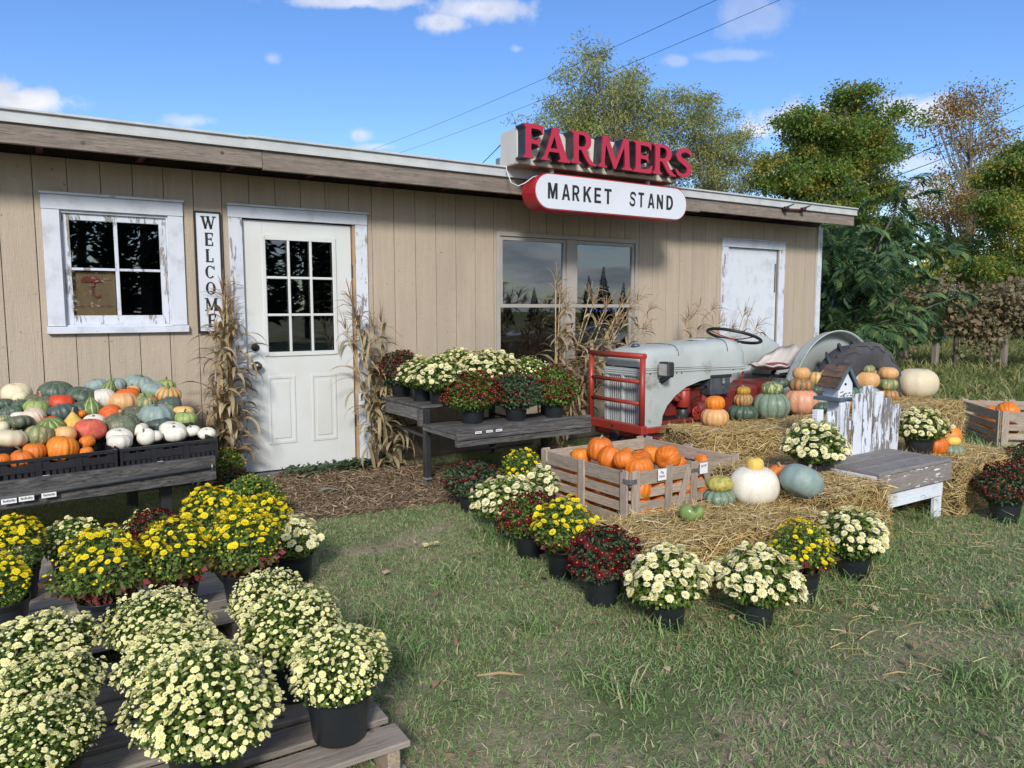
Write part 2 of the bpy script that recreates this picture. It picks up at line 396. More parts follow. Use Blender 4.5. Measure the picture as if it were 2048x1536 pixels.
M_bag = mat('brown_paper', (.46, .30, .15), (.40, .26, .13), scale=2, rough=.8, bump=.6, bscale=4)
M_bagred = mat('bag_print_red', (.42, .09, .06), rough=.8)
M_tgrey = mat('tractor_grey', (.43, .475, .47), (.37, .41, .405), scale=2.5, rough=.42, coat=.1, dirt=(.15, .125, .10), dirt_lo=.55, dirt_hi=.80, dscale=4.5, bump=.03, rnd=False)
M_tred = mat('tractor_red', (.19, .024, .02), (.12, .018, .015), scale=4, rough=.5, dirt=(.09, .03, .025), dirt_lo=.55, dirt_hi=.8, rnd=False)
M_tred2 = mat('guard_red', (.33, .035, .022), (.24, .03, .022), scale=5, rough=.42, dirt=(.12, .04, .03), dirt_lo=.55, dirt_hi=.8, rnd=False)
M_rubber = mat('tyre_rubber', (.045, .045, .052), (.075, .073, .08), scale=4, rough=.75, bump=.2)
M_seat = mat('seat_pan_paint', (.60, .56, .52), (.46, .41, .38), scale=2.5, stretch=(1, 6, 1), rough=.4, rnd=False)
M_cush = mat('maroon_cushion', (.28, .018, .05), (.22, .016, .045), rough=.45)
M_lens = mat('lamp_lens', (.42, .42, .40), (.30, .30, .29), scale=9, rough=.12, coat=.8)
M_cream_p = leafmat('cream_petals', (.86, .82, .33), (.86, .84, .48), (.87, .86, .68), p3=.2, trans=.2, rough=.7)
M_creamc = leafmat('cream_centres', (.80, .72, .18), (.84, .78, .32), trans=.1)
M_white_p = leafmat('white_petals', (.82, .78, .42), (.84, .82, .66), (.80, .70, .22), p3=.25, trans=.2, rough=.7)
M_whitec = leafmat('white_mum_centres', (.80, .70, .20), (.82, .78, .40), trans=.1)
M_yel_p = leafmat('yellow_petals', (.82, .69, .012), (.78, .62, .01), (.86, .76, .05), p3=.3, trans=.2, rough=.7)
M_yelc = leafmat('yellow_centres', (.75, .45, .01), (.80, .55, .015), trans=.1)
M_bur_p = leafmat('burgundy_petals', (.085, .004, .009), (.055, .003, .008), (.17, .007, .008), p3=.3, trans=.15, rough=.6)
M_burc = leafmat('burgundy_centres', (.60, .24, .02), (.45, .12, .012), trans=.1)
M_mumleaf = leafmat('mum_leaves', (.13, .21, .038), (.19, .28, .062), (.08, .14, .03), p3=.3, trans=.3)
M_mumleafd = leafmat('mum_leaves_dark', (.065, .11, .052), (.10, .15, .08), (.035, .065, .03), p3=.3, trans=.25)
M_mumleafr = leafmat('mum_leaves_reddish', (.13, .06, .035), (.10, .13, .035), (.26, .05, .06), p3=.25, trans=.3)
M_stem = mat('mum_stems', (.10, .09, .04), (.07, .05, .03), rough=.9)
M_budg = leafmat('mum_buds', (.30, .34, .07), (.68, .66, .25), trans=.1)
M_grass = leafmat('grass_blades', (.175, .30, .10), (.25, .37, .14), (.48, .43, .27), p3=.22, trans=.3)
M_grassdry = leafmat('dry_grass_blades', (.44, .39, .27), (.36, .32, .21), (.22, .26, .13), p3=.35, trans=.2)
M_meadow = leafmat('meadow_grass', (.11, .16, .04), (.22, .24, .08), (.36, .33, .15), p3=.25, trans=.35)

# ------------------------------------------------------------------ ground
def ground():
    mt, t = newmat('ground_soil')
    v = t.n('ShaderNodeTexCoord').outputs['Object']
    n1 = t.noise(v, 1.1, 6, .6); n2 = t.noise(v, 30, 5, .7); n3 = t.noise(v, .25, 3, .5)
    soil = t.mixc(n2, (.40, .33, .24), (.26, .21, .15))
    grn = t.mixc(n2, (.08, .125, .045), (.15, .18, .08))
    c = t.mixc(t.ramp(n1, .38, .62), grn, soil)
    sp = t.n('ShaderNodeSeparateXYZ', {0: v})
    far = t.ramp(t.math('ADD', sp.outputs[0], t.math('MULTIPLY', sp.outputs[1], .5)), 8, 16)
    fc = t.mixc(t.ramp(n3, .35, .65), (.10, .14, .035), (.20, .21, .07))
    c = t.mixc(far, c, fc)
    bp = t.n('ShaderNodeBump', {'Strength': .8, 'Distance': .02, 'Height': n2}).outputs[0]
    finish(t, t.n('ShaderNodeBsdfPrincipled', {'Base Color': c, 'Roughness': .95, 'Normal': bp, 'Specular IOR Level': .1}))
    mb = MB(); R_ = 260
    mb.add([(-R_, -R_, 0), (R_, -R_, 0), (R_, R_, 0), (-R_, R_, 0)], [(0, 1, 2, 3)])
    mb.build('ground', mt, None, kind='structure')
ground()

MULCH = [tuple(G(*p)[:2]) for p in ((500, 1000), (560, 950), (720, 930), (800, 925), (930, 940), (985, 1000), (930, 1010), (880, 1010), (800, 1020), (680, 1035), (600, 1045), (530, 1020))]
def inpoly(P, poly):
    x = P[:, 0]; y = P[:, 1]; ins = np.zeros(len(P), bool); n = len(poly); j = n-1
    for i in range(n):
        xi, yi = poly[i]; xj, yj = poly[j]
        c = ((yi > y) != (yj > y)) & (x < (xj-xi)*(y-yi)/(yj-yi+1e-12)+xi); ins ^= c; j = i
    return ins
def vnoise(P, s, seed=0):
    """cheap smooth value noise for scatter masks"""
    q = P*s+seed*17.3; i = np.floor(q).astype(int); f = q-i; f = f*f*(3-2*f)
    def h(a, b): return np.modf(np.abs(np.sin(a*127.1+b*311.7+seed*74.7)*43758.5453))[0]
    a = h(i[:, 0], i[:, 1]); b = h(i[:, 0]+1, i[:, 1]); c = h(i[:, 0], i[:, 1]+1); e = h(i[:, 0]+1, i[:, 1]+1)
    return (a*(1-f[:, 0])+b*f[:, 0])*(1-f[:, 1])+(c*(1-f[:, 0])+e*f[:, 0])*f[:, 1]
def fbm(P, s, seed=0): return (vnoise(P, s, seed)+.5*vnoise(P, s*2.1, seed+1)+.25*vnoise(P, s*4.3, seed+2))/1.75
BARE = [(G(*q)[:2], s_) for q, s_ in [((1150, 1290), .16), ((1250, 1385), .2), ((1150, 1430), .2), ((1650, 1350), .2), ((1700, 1270), .25), ((1830, 1320), .25), ((900, 1300), .12), ((1900, 1450), .25), ((1350, 1450), .2), ((950, 1470), .16), ((1190, 1500), .2), ((1500, 1400), .15), ((620, 1040), .15), ((1750, 1230), .2), ((1980, 1230), .3), ((880, 1060), .12), ((1080, 1360), .12)]]
def turf(name, x0, x1, y0, y1, n, h0, h1, wd, material, lean=.9, thr=.40, excl=True, cam_cut=True, tuft=0):
    P = np.c_[rng.uniform(x0, x1, n), rng.uniform(y0, y1, n)]
    if cam_cut:
        q = np.c_[P, np.zeros(n)]-CAM; c = q @ RC; ok = (c[:, 2] > .3) & (np.abs(c[:, 0]/c[:, 2]) < .80) & (c[:, 1]/c[:, 2] < .62)
        P = P[ok]
    k = fbm(P, 1.3, 3)*.55+fbm(P, 5.5, 8)*.45
    pr = np.clip((k-thr+.13)/.2, .05, 1)
    for c_, s_ in BARE: pr = pr*(1-.42*np.exp(-((P-c_)**2).sum(1)/(2*s_*s_))*(.5+fbm(P, 7, 2)))
    P = P[rng.uniform(0, 1, len(P)) < pr]
    if excl: P = P[~(inpoly(P, MULCH) & (rng.uniform(0, 1, len(P)) < .985))]
    P = P[~((P[:, 1] > -.02) & (P[:, 0] < 8.8))]
    n = len(P); k = fbm(P, 2.2, 5)
    D = np.c_[rng.normal(0, lean, n), rng.normal(0, lean, n), np.full(n, .75)]
    L = rng.uniform(h0, h1, n)*(.6+.8*k)
    V, F = strips(np.c_[P, np.full(n, -.002)], D, L, rng.uniform(.6, 1.3, n)*wd, bend=.25)
    o = link(name, mesh_np(name, V, F, material), None, kind='stuff'); return o
o = turf('grass', -1.2, 7.5, -5.4, -.1, 430000, .020, .050, .0036, M_grass, thr=.36)
tag(o, 'short worn green lawn growing in front of the market stand', 'grass')
o = turf('dry_grass', -1.2, 7.5, -5.4, -.1, 90000, .02, .05, .0032, M_grassdry, thr=.30, lean=1.5)
tag(o, 'dead straw-coloured grass lying through the bare patches of the lawn', 'dry grass')
o = turf('mid_grass', 7.3, 17.5, -7.5, 4.0, 150000, .05, .12, .008, M_grass, thr=.33, lean=.7)
tag(o, 'longer green grass between the last straw bales and the grapevines', 'grass')
o = turf('meadow_grass', 9.0, 42, -9, 22, 140000, .12, .34, .022, M_meadow, thr=.28, lean=.5)
tag(o, 'tall sunlit yellow-green meadow grass around and beyond the grapevines', 'meadow grass')
def tufts():
    Ps = []
    for (x, y, n) in [(1010, 1090, 260), (985, 1075, 200), (1745, 1120, 260), (1700, 1135, 120), (760, 1250, 160), (790, 1320, 220), (2030, 1230, 140), (210, 1290, 120), (230, 1300, 120), (500, 920, 60), (1050, 1265, 120),
                      (1330, 1262, 90), (1510, 1258, 90), (1605, 1200, 80), (1705, 1158, 90), (2012, 1046, 90), (1232, 1205, 80), (1850, 1045, 90), (1010, 1072, 80), (1120, 1150, 90), (1830, 730, 0), (1965, 1370, 120), (900, 1170, 120), (1250, 1400, 120)]:
        g = G(x, y); a = rng.normal(0, .055, (n, 2))+g[:2]; Ps.append(a)
    P = np.concatenate(Ps); n = len(P)
    D = np.c_[rng.normal(0, .55, n), rng.normal(0, .55, n), np.full(n, .8)]
    V, F = strips(np.c_[P, np.zeros(n)], D, rng.uniform(.05, .13, n), rng.uniform(.003, .006, n), bend=.4)
    o = link('grass_tufts', mesh_np('grass_tufts', V, F, M_grass), None, kind='stuff')
    tag(o, 'longer blades of grass standing in tufts around the pots and pallet edges', 'grass tufts')
tufts()
def scatter_flat(name, label, cat, poly_pts, n, Lr, Wr, material, zr=(.0, .025), tilt=.25, gauss=None):
    if gauss: P = np.concatenate([rng.normal(0, s, (int(n*w), 2))+np.array(c)[:2] for c, s, w in gauss])
    else:
        pp = np.array(poly_pts); lo = pp.min(0)-.05; hi = pp.max(0)+.05
        P = rng.uniform(lo, hi, (n, 2)); k = inpoly(P, poly_pts)
        P = P[k]
    P = P[~((P[:, 1] > -.02) & (P[:, 0] < 8.78))]
    n = len(P); a = rng.uniform(0, 2*PI, n)
    D = np.c_[np.cos(a), np.sin(a), rng.normal(0, tilt, n)]
    V, F = strips(np.c_[P, rng.uniform(*zr, n)], D, rng.uniform(*Lr, n), rng.uniform(*Wr, n), bend=.1)
    V[:, 2] = np.maximum(V[:, 2], .002)
    o = link(name, mesh_np(name, V, F, material), None, kind='stuff'); tag(o, label, cat); return o
scatter_flat('bark_mulch', 'brown shredded bark mulch on the ground between the door and the right bench', 'mulch', MULCH, 26000, (.02, .075), (.003, .010), M_mulch, (0, .03))
scatter_flat('fallen_husks', 'pale dry corn leaf scraps lying on the mulch', 'husk scraps', MULCH, 900, (.06, .16), (.004, .011), M_huskg, (.02, .04))
gg = [(G(*p), s, w) for p, s, w in [((1600, 1230), .25, .15), ((1780, 1200), .3, .2), ((1900, 1090), .22, .2), ((1960, 1010), .2, .1), ((1480, 1215), .15, .1), ((1700, 1300), .5, .08), ((1950, 1300), .4, .08), ((1250, 1180), .12, .05), ((620, 1020), .2, .04)]]
scatter_flat('loose_straw', 'loose golden straw fallen on the grass around the bales', 'loose straw', None, 900, (.04, .16), (.0015, .004), M_straw, (.0, .035), .08, gg)
def wallweeds():
    P = []
    for k in range(90):
        x = rng.uniform(1.75, 2.6); P.append((x, rng.uniform(-.28, -.04)))
    P = np.array(P).repeat(9, 0)+rng.normal(0, .03, (810, 2)); n = len(P)
    D = np.c_[rng.normal(0, 1, (n, 2)), rng.uniform(.1, .6, n)]
    V, F = diamonds(np.c_[P, rng.uniform(.0, .07, n)], D, np.array([0, 0, 1.])+rng.normal(0, .3, (n, 3)), rng.uniform(.03, .055, n), rng.uniform(.025, .045, n))
    o = link('weeds', mesh_np('weeds', V, F, M_mumleafd), None, kind='stuff'); tag(o, 'low green weeds creeping along the foot of the door', 'weeds')
wallweeds()

# ------------------------------------------------------------------ building
bld = thing('market_building', 'long low tan building with vertical grooved siding, flat roof and overhanging eave', 'building', (2.9, 2.6, 0))
X0 = W(62.6, 335)[0]; PITCH = .2032; WX0, WX1, WTOP = X0-17*PITCH, 8.70, 2.385
OPEN = [(.265, .965, 1.225, 2.035), (1.485, 2.41, -.1, 2.06), (3.84, 5.56, .69, 2.05), (6.99, 7.93, -.1, 2.07)]
k = -17
while True:
    a = X0+k*PITCH; b = min(a+PITCH, WX1)
    if a > WX1-.02: break
    a2, b2 = a+.0024, b-.0024
    cuts = sorted({a2, b2, *[min(max(o_[0], a2), b2) for o_ in OPEN], *[min(max(o_[1], a2), b2) for o_ in OPEN]})
    mb = MB(); lowm = MB(); hasfull = any(all(not (oa < (u+v)/2 < ob) for (oa, ob, _a, _b) in OPEN) for u, v in zip(cuts[:-1], cuts[1:]) if v-u > 1e-4)
    for u, v in zip(cuts[:-1], cuts[1:]):
        if v-u < 1e-4: continue
        zs = [(.02, WTOP)]
        for (oa, ob, oz, ot) in OPEN:
            if (u+v)/2 > oa and (u+v)/2 < ob:
                zs = [(l, h) for (l, h) in ((.02, oz), (ot, WTOP)) if h > l]
        for l, h in zs: (lowm if (h < WTOP-.01 and not hasfull) else mb).box((u, -.014+rng.uniform(-.0006, .0006), l), (v, .0, h), bev=.0016 if v-u > .15 else 0)
    if lowm.v: lowm.build('siding_board', M_siding, bld)
    if mb.v: mb.build('siding_board', M_siding, bld)
    k += 1
mb = MB()      # sheathing behind the grooves, side and back walls
def wall_with_holes(mb, x0, x1, z0, z1, y0, y1):
    xs = sorted({x0, x1, *[o_[0] for o_ in OPEN], *[o_[1] for o_ in OPEN]})
    for u, v in zip(xs[:-1], xs[1:]):
        zs = [(z0, z1)]
        for (oa, ob, oz, ot) in OPEN:
            if oa < (u+v)/2 < ob: zs = [(l, h) for (l, h) in ((z0, oz), (ot, z1)) if h > l+.001]
        for l, h in zs: mb.box((u, y0, l), (v, y1, h))
wall_with_holes(mb, WX0, WX1, 0, WTOP, .001, .09)
mb.build('sheathing', M_groove, bld)
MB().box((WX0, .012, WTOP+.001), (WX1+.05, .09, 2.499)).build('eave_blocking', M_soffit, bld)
mb = MB(); mb.box((WX1-.001, .0, 0), (WX1+.06, 5.2, WTOP)); mb.box((WX0-.05, 0, 0), (WX0, 5.2, WTOP)); mb.box((WX0, 5.1, 0), (WX1, 5.2, WTOP)); mb.build('side_wall', M_siding, bld)
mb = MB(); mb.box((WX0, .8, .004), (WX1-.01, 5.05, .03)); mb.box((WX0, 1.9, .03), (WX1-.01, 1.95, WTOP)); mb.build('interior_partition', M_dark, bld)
mb = MB(); mb.box((8.69, -.03, .0), (8.775, -.0145, WTOP)); mb.build('corner_trim', M_whitepeel, bld)
mb = MB(); mb.box((8.762, -.0144, .0), (8.778, .09, WTOP)); mb.build('corner_trim', M_whitepeel, bld)
# roof
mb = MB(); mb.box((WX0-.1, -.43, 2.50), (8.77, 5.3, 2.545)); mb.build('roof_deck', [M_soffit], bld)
mb = MB(); mb.box((WX0-.1, -.44, 2.545), (8.78, 5.35, 2.556)); mb.build('roof_membrane', [M_roof], bld)
def board(name, a, b, w, h, mt, up=(0, 0, 1), par=bld, bev=.002):
    return MB().bar(a, b, w, h, up, bev).build(name, mt, par)
FJ = [WX0-.1, W(525, 330, -.47)[0], W(1360, 400, -.47)[0]+.3, 8.765]
for i in range(3):
    mb = MB(); dz = (.0, -.012, .0)[i]
    mb.box((FJ[i]+.0015, -.47, 2.368+dz), (FJ[i+1]-.0015, -.432, 2.495), bev=.002); mb.build('fascia_board', M_fascia, bld)
for i, (a, b) in enumerate(((WX0-.1, W(500, 270, -.5)[0]), (W(500, 270, -.5)[0]-.02, 8.79))):
    mb = MB(); e = .004*i
    mb.box((a, -.492-e, 2.492), (b, -.474, 2.515-e), bev=.001); mb.box((a, -.487-e, 2.515-e), (b, -.472, 2.562+e), bev=.001)
    mb.box((a, -.507-e, 2.562+e), (b, -.38, 2.578+e), bev=.003); mb.build('drip_edge', M_drip, bld)
x = W(80, 300, -.3)[0]
x -= .61*5
while x < 8.7:
    MB().box((x-.02, -.43, 2.40), (x+.02, -.016, 2.498)).build('rafter', M_rafter, bld); x += .61
# nail heads and stains on the siding
mb = MB()
for _ in range(170):
    x = X0+PITCH*round(rng.uniform(-4, 42)*1)+rng.choice([-.02, .02, .1]); z = rng.uniform(.4, 2.4)
    if any(o_[0]-.12 < x < o_[1]+.12 and o_[2]-.15 < z < o_[3]+.15 for o_ in OPEN): continue
    mb.lathe([(0, -.0012), (.003, -.001), (.0034, 0)], (x, -.0150, z), 6, rotx(PI/2), False)
mb.build('nail_heads', M_brass, bld, kind='stuff')

GLASS = None
def glassmat():
    mt, t = newmat('window_glass')
    bf = t.n('ShaderNodeNewGeometry').outputs['Backfacing']
    fr = t.n('ShaderNodeFresnel', {0: t.ramp(bf, 0, 1, 2.1, 1/2.1, False)}).outputs[0]
    v = t.n('ShaderNodeTexCoord').outputs['Object']
    nb = t.noise(v, 1.2, 2, .5)
    bp = t.n('ShaderNodeBump', {'Strength': .025, 'Distance': .05, 'Height': nb}).outputs[0]
    g = t.n('ShaderNodeBsdfGlossy', {'Color': (.95, .97, 1, 1), 'Roughness': .01, 'Normal': bp})
    tr = t.n('ShaderNodeBsdfTransparent', {0: (.80, .83, .85, 1)})
    finish(t, t.n('ShaderNodeMixShader', {0: fr, 1: tr.outputs[0], 2: g.outputs[0]})); return mt
GLASS = glassmat()
def frame(mb, x0, x1, z0, z1, w, y0, y1, wt=None, wb=None, bev=.002):
    wt = wt or w; wb = wb or w
    mb.box((x0, y0, z0), (x0+w, y1, z1), bev=bev); mb.box((x1-w, y0, z0), (x1, y1, z1), bev=bev)
    mb.box((x0+w, y0+.001, z1-wt), (x1-w, y1-.001, z1), bev=bev); mb.box((x0+w, y0+.001, z0), (x1-w, y1-.001, z0+wb), bev=bev)

# left window
win = MB(); frame(win, .265, .965, 1.225, 2.035, .018, -.012, .08); win = win.build('window', M_white, bld)
win['label'] = 'old white four pane window with chipped paint'
def sub(fn, name, mt, par): mb = MB(); fn(mb); return mb.build(name, mt, par)
sub(lambda m_: m_.box((.168, -.034, 1.235), (.272, -.0155, 2.033), bev=.002), 'casing', M_white, win)
sub(lambda m_: m_.box((.958, -.034, 1.235), (1.062, -.0155, 2.033), bev=.002), 'casing', M_white, win)
sub(lambda m_: m_.box((.166, -.034, 2.036), (1.064, -.0155, 2.135), bev=.002), 'head_casing', M_whiteh, win)
sub(lambda m_: m_.box((.158, -.052, 2.1365), (1.072, -.0155, 2.152), bev=.002), 'drip_cap', M_whiteh, win)
sub(lambda m_: m_.box((.160, -.055, 1.182), (1.070, -.0155, 1.232), bev=.003), 'sill', M_whiteh, win)
def sash1(m_):
    frame(m_, .284, .946, 1.243, 2.017, .045, .008, .04, wb=.065)
    m_.box((.603, .006, 1.309), (.627, .042, 1.971), bev=.002)
    for a, b in ((.330, .6025), (.6275, .900)): m_.box((a, .009, 1.625), (b, .039, 1.643), bev=.002)
sub(sash1, 'sash', M_whitepeel, win)
for a, b in ((.330, .603), (.627, .900)):
    for c, e in ((1.309, 1.625), (1.643, 1.971)): sub(lambda m_: m_.box((a, .020, c), (b, .023, e)), 'pane', GLASS, win)
# door
dr = MB()
DX0, DX1, DZ0, DZ1 = 1.490, 2.378, .045, 2.045
lx0, lz1 = W(524, 473)[0], W(524, 473)[2]; lx1 = W(668, 482)[0]; lz0 = W(530, 710)[2]
dr.box((DX0, .0, DZ0), (lx0, .045, DZ1), bev=.002); dr.box((lx1, .0, DZ0), (DX1, .045, DZ1), bev=.002)
dr.box((lx0, .001, lz1), (lx1, .044, DZ1)); dr.box((lx0, .001, DZ0), (lx1, .044, lz0))
dr = dr.build('door', M_door, bld); dr['label'] = 'white entrance door with nine small panes and two raised lower panels'
fr = MB(); frame(fr, lx0-.012, lx1+.012, lz0-.012, lz1+.012, .034, -.012, .0002, bev=.005)
gx = [lx0+.022+(lx1-lx0-.044)*i/3 for i in range(4)]; gz = [lz0+.022+(lz1-lz0-.044)*i/3 for i in range(4)]
for i in (1, 2): fr.box((gx[i]-.010, -.009, gz[0]), (gx[i]+.010, .006, gz[3]), bev=.003)
for j in (1, 2):
    for i in range(3): fr.box((gx[i]+(.010 if i else 0), -.007, gz[j]-.010), (gx[i+1]-(.010 if i < 2 else 0), .005, gz[j]+.010), bev=.003)
fr.build('lite_frame', M_door, dr)
for i in range(3):
    for j in range(3): sub(lambda m_: m_.box((gx[i], .012, gz[j]), (gx[i+1], .015, gz[j+1])), 'pane', GLASS, dr)
for (xa, ya, xb, yb) in ((535, 753, 594, 884), (622, 749, 675, 877)):
    a = W(xa, ya); b = W(xb, yb)
    def pan(m_):
        frame(m_, a[0], b[0], b[2], a[2], .020, -.006, .0002, bev=.0029)
        m_.box((a[0]+.045, -.005, b[2]+.045), (b[0]-.045, .0002, a[2]-.045), bev=.0024)
    sub(pan, 'raised_panel', M_door, dr)
kp = W(508, 732); dp = W(505, 695)
def knob(m_):
    Rk = rotx(PI/2)
    m_.lathe([(0, 0.0), (.036, 0.0), (.036, .006), (.014, .010), (.012, .038), (.028, .046), (.030, .060), (.022, .070), (0, .072)], (kp[0]+.02, 0, kp[2]), 20, Rk)
sub(knob, 'door_knob', M_brass, dr)
sub(lambda m_: m_.lathe([(0, .0), (.031, .0), (.030, .012), (.018, .016), (0, .016)], (dp[0]+.02, 0, dp[2]), 20, rotx(PI/2)), 'deadbolt', M_black, dr)
for z in (1.62, .35): sub(lambda m_: m_.box((2.379, -.012, z), (2.39, -.001, z+.10), bev=.001), 'hinge', M_brass, dr)
sub(lambda m_: m_.box((2.389, -.013, .03), (2.408, .03, 2.055)), 'jamb', mat('bare_jamb_wood', (.42, .28, .15), (.36, .23, .12), rough=.8), bld)
for (a, b) in ((1.385, 1.486), (2.409, 2.512)):
    sub(lambda m_: m_.box((a, -.036, .03), (b, -.0155, 2.052), bev=.002), 'door_casing', M_whitepeel, bld)
sub(lambda m_: m_.box((1.383, -.036, 2.055), (2.514, -.0155, 2.142), bev=.002), 'door_head_casing', M_whiteh, bld)
sub(lambda m_: m_.box((1.373, -.055, 2.1435), (2.524, -.0155, 2.158), bev=.002), 'door_drip_cap', M_whiteh, bld)
sub(lambda m_: m_.box((1.487, -.05, .0), (2.408, .06, .034), bev=.003), 'threshold', M_steel, bld)
# double window
dwp = MB(); frame(dwp, 3.805, 5.590, .662, 2.078, .040, -.035, .03); dwm0 = W(1128, 560)[0]; dwm1 = W(1149, 560)[0]
dwp.box((dwm0+.012, -.034, .703), (dwm1-.012, .029, 2.037), bev=.002)
dwp = dwp.build('double_window', M_vinyl, bld); dwp['label'] = 'taupe double window mirroring clouds and dark trees'
for (a, b) in ((3.847, dwm0+.010), (dwm1-.010, 5.548)):
    zr = 1.38
    def su(m_): frame(m_, a, b, zr-.018, 2.035, .034, -.018, .018)
    def sl(m_): frame(m_, a, b, .705, zr+.012, .030, .0185, .05)
    u = sub(su, 'upper_sash', M_vinyl, dwp); sub(lambda m_: m_.box((a+.03, -.001, zr+.014), (b-.03, .002, 2.004)), 'upper_pane', GLASS, dwp)
    l = sub(sl, 'lower_sash', M_vinyl, dwp); sub(lambda m_: m_.box((a+.028, .034, .732), (b-.028, .037, zr-.016)), 'lower_pane', GLASS, dwp)
# right door
rd = MB(); rd.box((7.0, .004, .04), (7.915, .04, 2.065), bev=.002)
rd = rd.build('plank_door', M_doorold, bld); rd['label'] = 'plain weathered white door at the far end behind the tractor'
sub(lambda m_: m_.box((7.88, -.002, 1.55), (7.90, .004, 1.9)), 'hinge', M_brass, rd)
for (a, b) in ((6.893, 6.998), (7.93, 8.03)): sub(lambda m_: m_.box((a, -.036, .02), (b, -.0155, 2.066), bev=.002), 'door_casing', M_whitepeel, bld)
sub(lambda m_: m_.box((6.891, -.036, 2.069), (8.032, -.0155, 2.155), bev=.002), 'door_head_casing', M_whiteh, bld)
sub(lambda m_: m_.box((6.882, -.055, 2.1565), (8.042, -.0155, 2.168), bev=.002), 'door_drip_cap', M_whiteh, bld)
# insulators on the fascia
ins = thing('insulator_bracket', 'rusty red bracket with two black spool insulators on the fascia near the roof end', 'insulator', tuple(W(1583, 420, -.475)))
pa = W(1568, 418, -.49); pb = W(1602, 420, -.49)
MB().bar((pa[0], -.482, pa[2]), (pb[0], -.482, pb[2]), .05, .018).build('bracket', M_tred, ins)
for p in (pa, pb): MB().lathe([(0, -.03), (.026, -.03), (.03, -.015), (.016, -.006), (.016, .006), (.03, .015), (.026, .03), (0, .03)], (p[0], -.515, p[2]), 14, rotx(PI/2)).build('spool', M_black, ins)

# string lights and bag inside the windows
bag = thing('paper_bag', 'brown paper bag with red print standing upside down inside the left window', 'paper bag', (.46, .035, 1.29))
a = (.318, 1.300); b = (.600, 1.62)
mb = MB(); nx, nz = 10, 10; V = []; F = []
for j in range(nz+1):
    for i in range(nx+1): V.append((a[0]+(b[0]-a[0])*i/nx, .044+.008*math.sin(i*1.9+j*1.3)*math.sin(j*.8), a[1]+(b[1]-a[1])*j/nz))
for j in range(nz):
    for i in range(nx): q = j*(nx+1)+i; F.append((q, q+1, q+nx+2, q+nx+1))
n0 = len(V); V += [(v[0], .12, v[2]) for v in V]; F += [tuple(n0+k for k in f)[::-1] for f in F]
mb.add(V, F, True); mb.build('bag_body', M_bag, bag)
mb = MB(); cx, cz = .445, 1.545
arc = [(cx+.065*math.cos(t_), .033, cz+.045*math.sin(t_)) for t_ in np.linspace(0, PI, 12)]
mb.prism(arc, (0, .001, 0))
pth = [(cx+.012, cz), (cx-.005, cz-.05), (cx-.002, cz-.09), (cx+.03, cz-.115), (cx+.055, cz-.105), (cx+.058, cz-.085), (cx+.045, cz-.098), (cx+.028, cz-.10), (cx+.01, cz-.085), (cx+.012, cz-.05), (cx+.026, cz)]
mb.prism([(p[0], .034, p[1]) for p in pth], (0, .001, 0)); mb.build('red_print', M_bagred, bag)
mb = MB()
for i in range(30):
    if i in (7, 14, 22): continue
    mb.box((.335+i*.0083, .0335, 1.374+.001*math.sin(i*2.1)), (.3395+i*.0083, .0345, 1.380+.002*math.sin(i*1.3)))
for i in range(7): mb.box((.52+i*.008, .0335, 1.562), (.525+i*.008, .0345, 1.566))
mb.build('printed_line', M_bagred, bag)
mb = MB()
for i in range(12): mb.lathe([(0, -.004), (.004, 0), (0, .004)], (4.95+i*.045, .10, 1.33+.004*math.sin(i*2)), 6)
for i in range(9): mb.lathe([(0, -.004), (.004, 0), (0, .004)], (5.445, .10, 1.30-i*.055), 6)
me_, te = newmat('blue_light'); finish(te, te.n('ShaderNodeEmission', {0: (.12, .2, 1, 1), 1: 3.0}))
tag(mb.build('string_lights', me_, None), 'tiny blue string lights hanging inside the right half of the double window', 'string lights', kind='stuff')

# ------------------------------------------------------------------ lettering
def polymesh(outer, holes, dep):
    """2D outline with holes -> front-facing extruded mesh data (x right, z up, y depth)"""
    cu = bpy.data.curves.new('c', 'CURVE'); cu.dimensions = '2D'; cu.fill_mode = 'BOTH'; cu.extrude = dep/2
    for pts in [outer]+holes:
        sp = cu.splines.new('POLY'); sp.points.add(len(pts)-1); sp.use_cyclic_u = True
        for i, p in enumerate(pts): sp.points[i].co = (p[0], p[1], 0, 1)
    return curve2mesh(cu)
def curve2mesh(cu):
    o = bpy.data.objects.new('tmp', cu); COL.objects.link(o)
    dg = bpy.context.evaluated_depsgraph_get(); me = bpy.data.meshes.new_from_object(o.evaluated_get(dg))
    bpy.data.objects.remove(o); bpy.data.curves.remove(cu)
    n = len(me.vertices); co = np.empty(n*3, np.float32); me.vertices.foreach_get('co', co); co = co.reshape(-1, 3)
    co = np.c_[co[:, 0], -co[:, 2], co[:, 1]]; me.vertices.foreach_set('co', co.astype(np.float32).ravel()); me.update(); return me
def textmesh(txt, size, dep, sx=1.0, bold=0.0, shear=0.0, space=1.0):
    cu = bpy.data.curves.new('f', 'FONT'); cu.body = txt; cu.size = size; cu.extrude = dep/2; cu.offset = bold; cu.shear = shear; cu.space_character = space
    me = curve2mesh(cu); me.name = 'text'
    n = len(me.vertices); co = np.empty(n*3, np.float32); me.vertices.foreach_get('co', co); co = co.reshape(-1, 3); co[:, 0] *= sx
    me.vertices.foreach_set('co', co.ravel()); me.update(); return me
def bbox(me):
    n = len(me.vertices); co = np.empty(n*3, np.float32); me.vertices.foreach_get('co', co); co = co.reshape(-1, 3); return co.min(0), co.max(0)
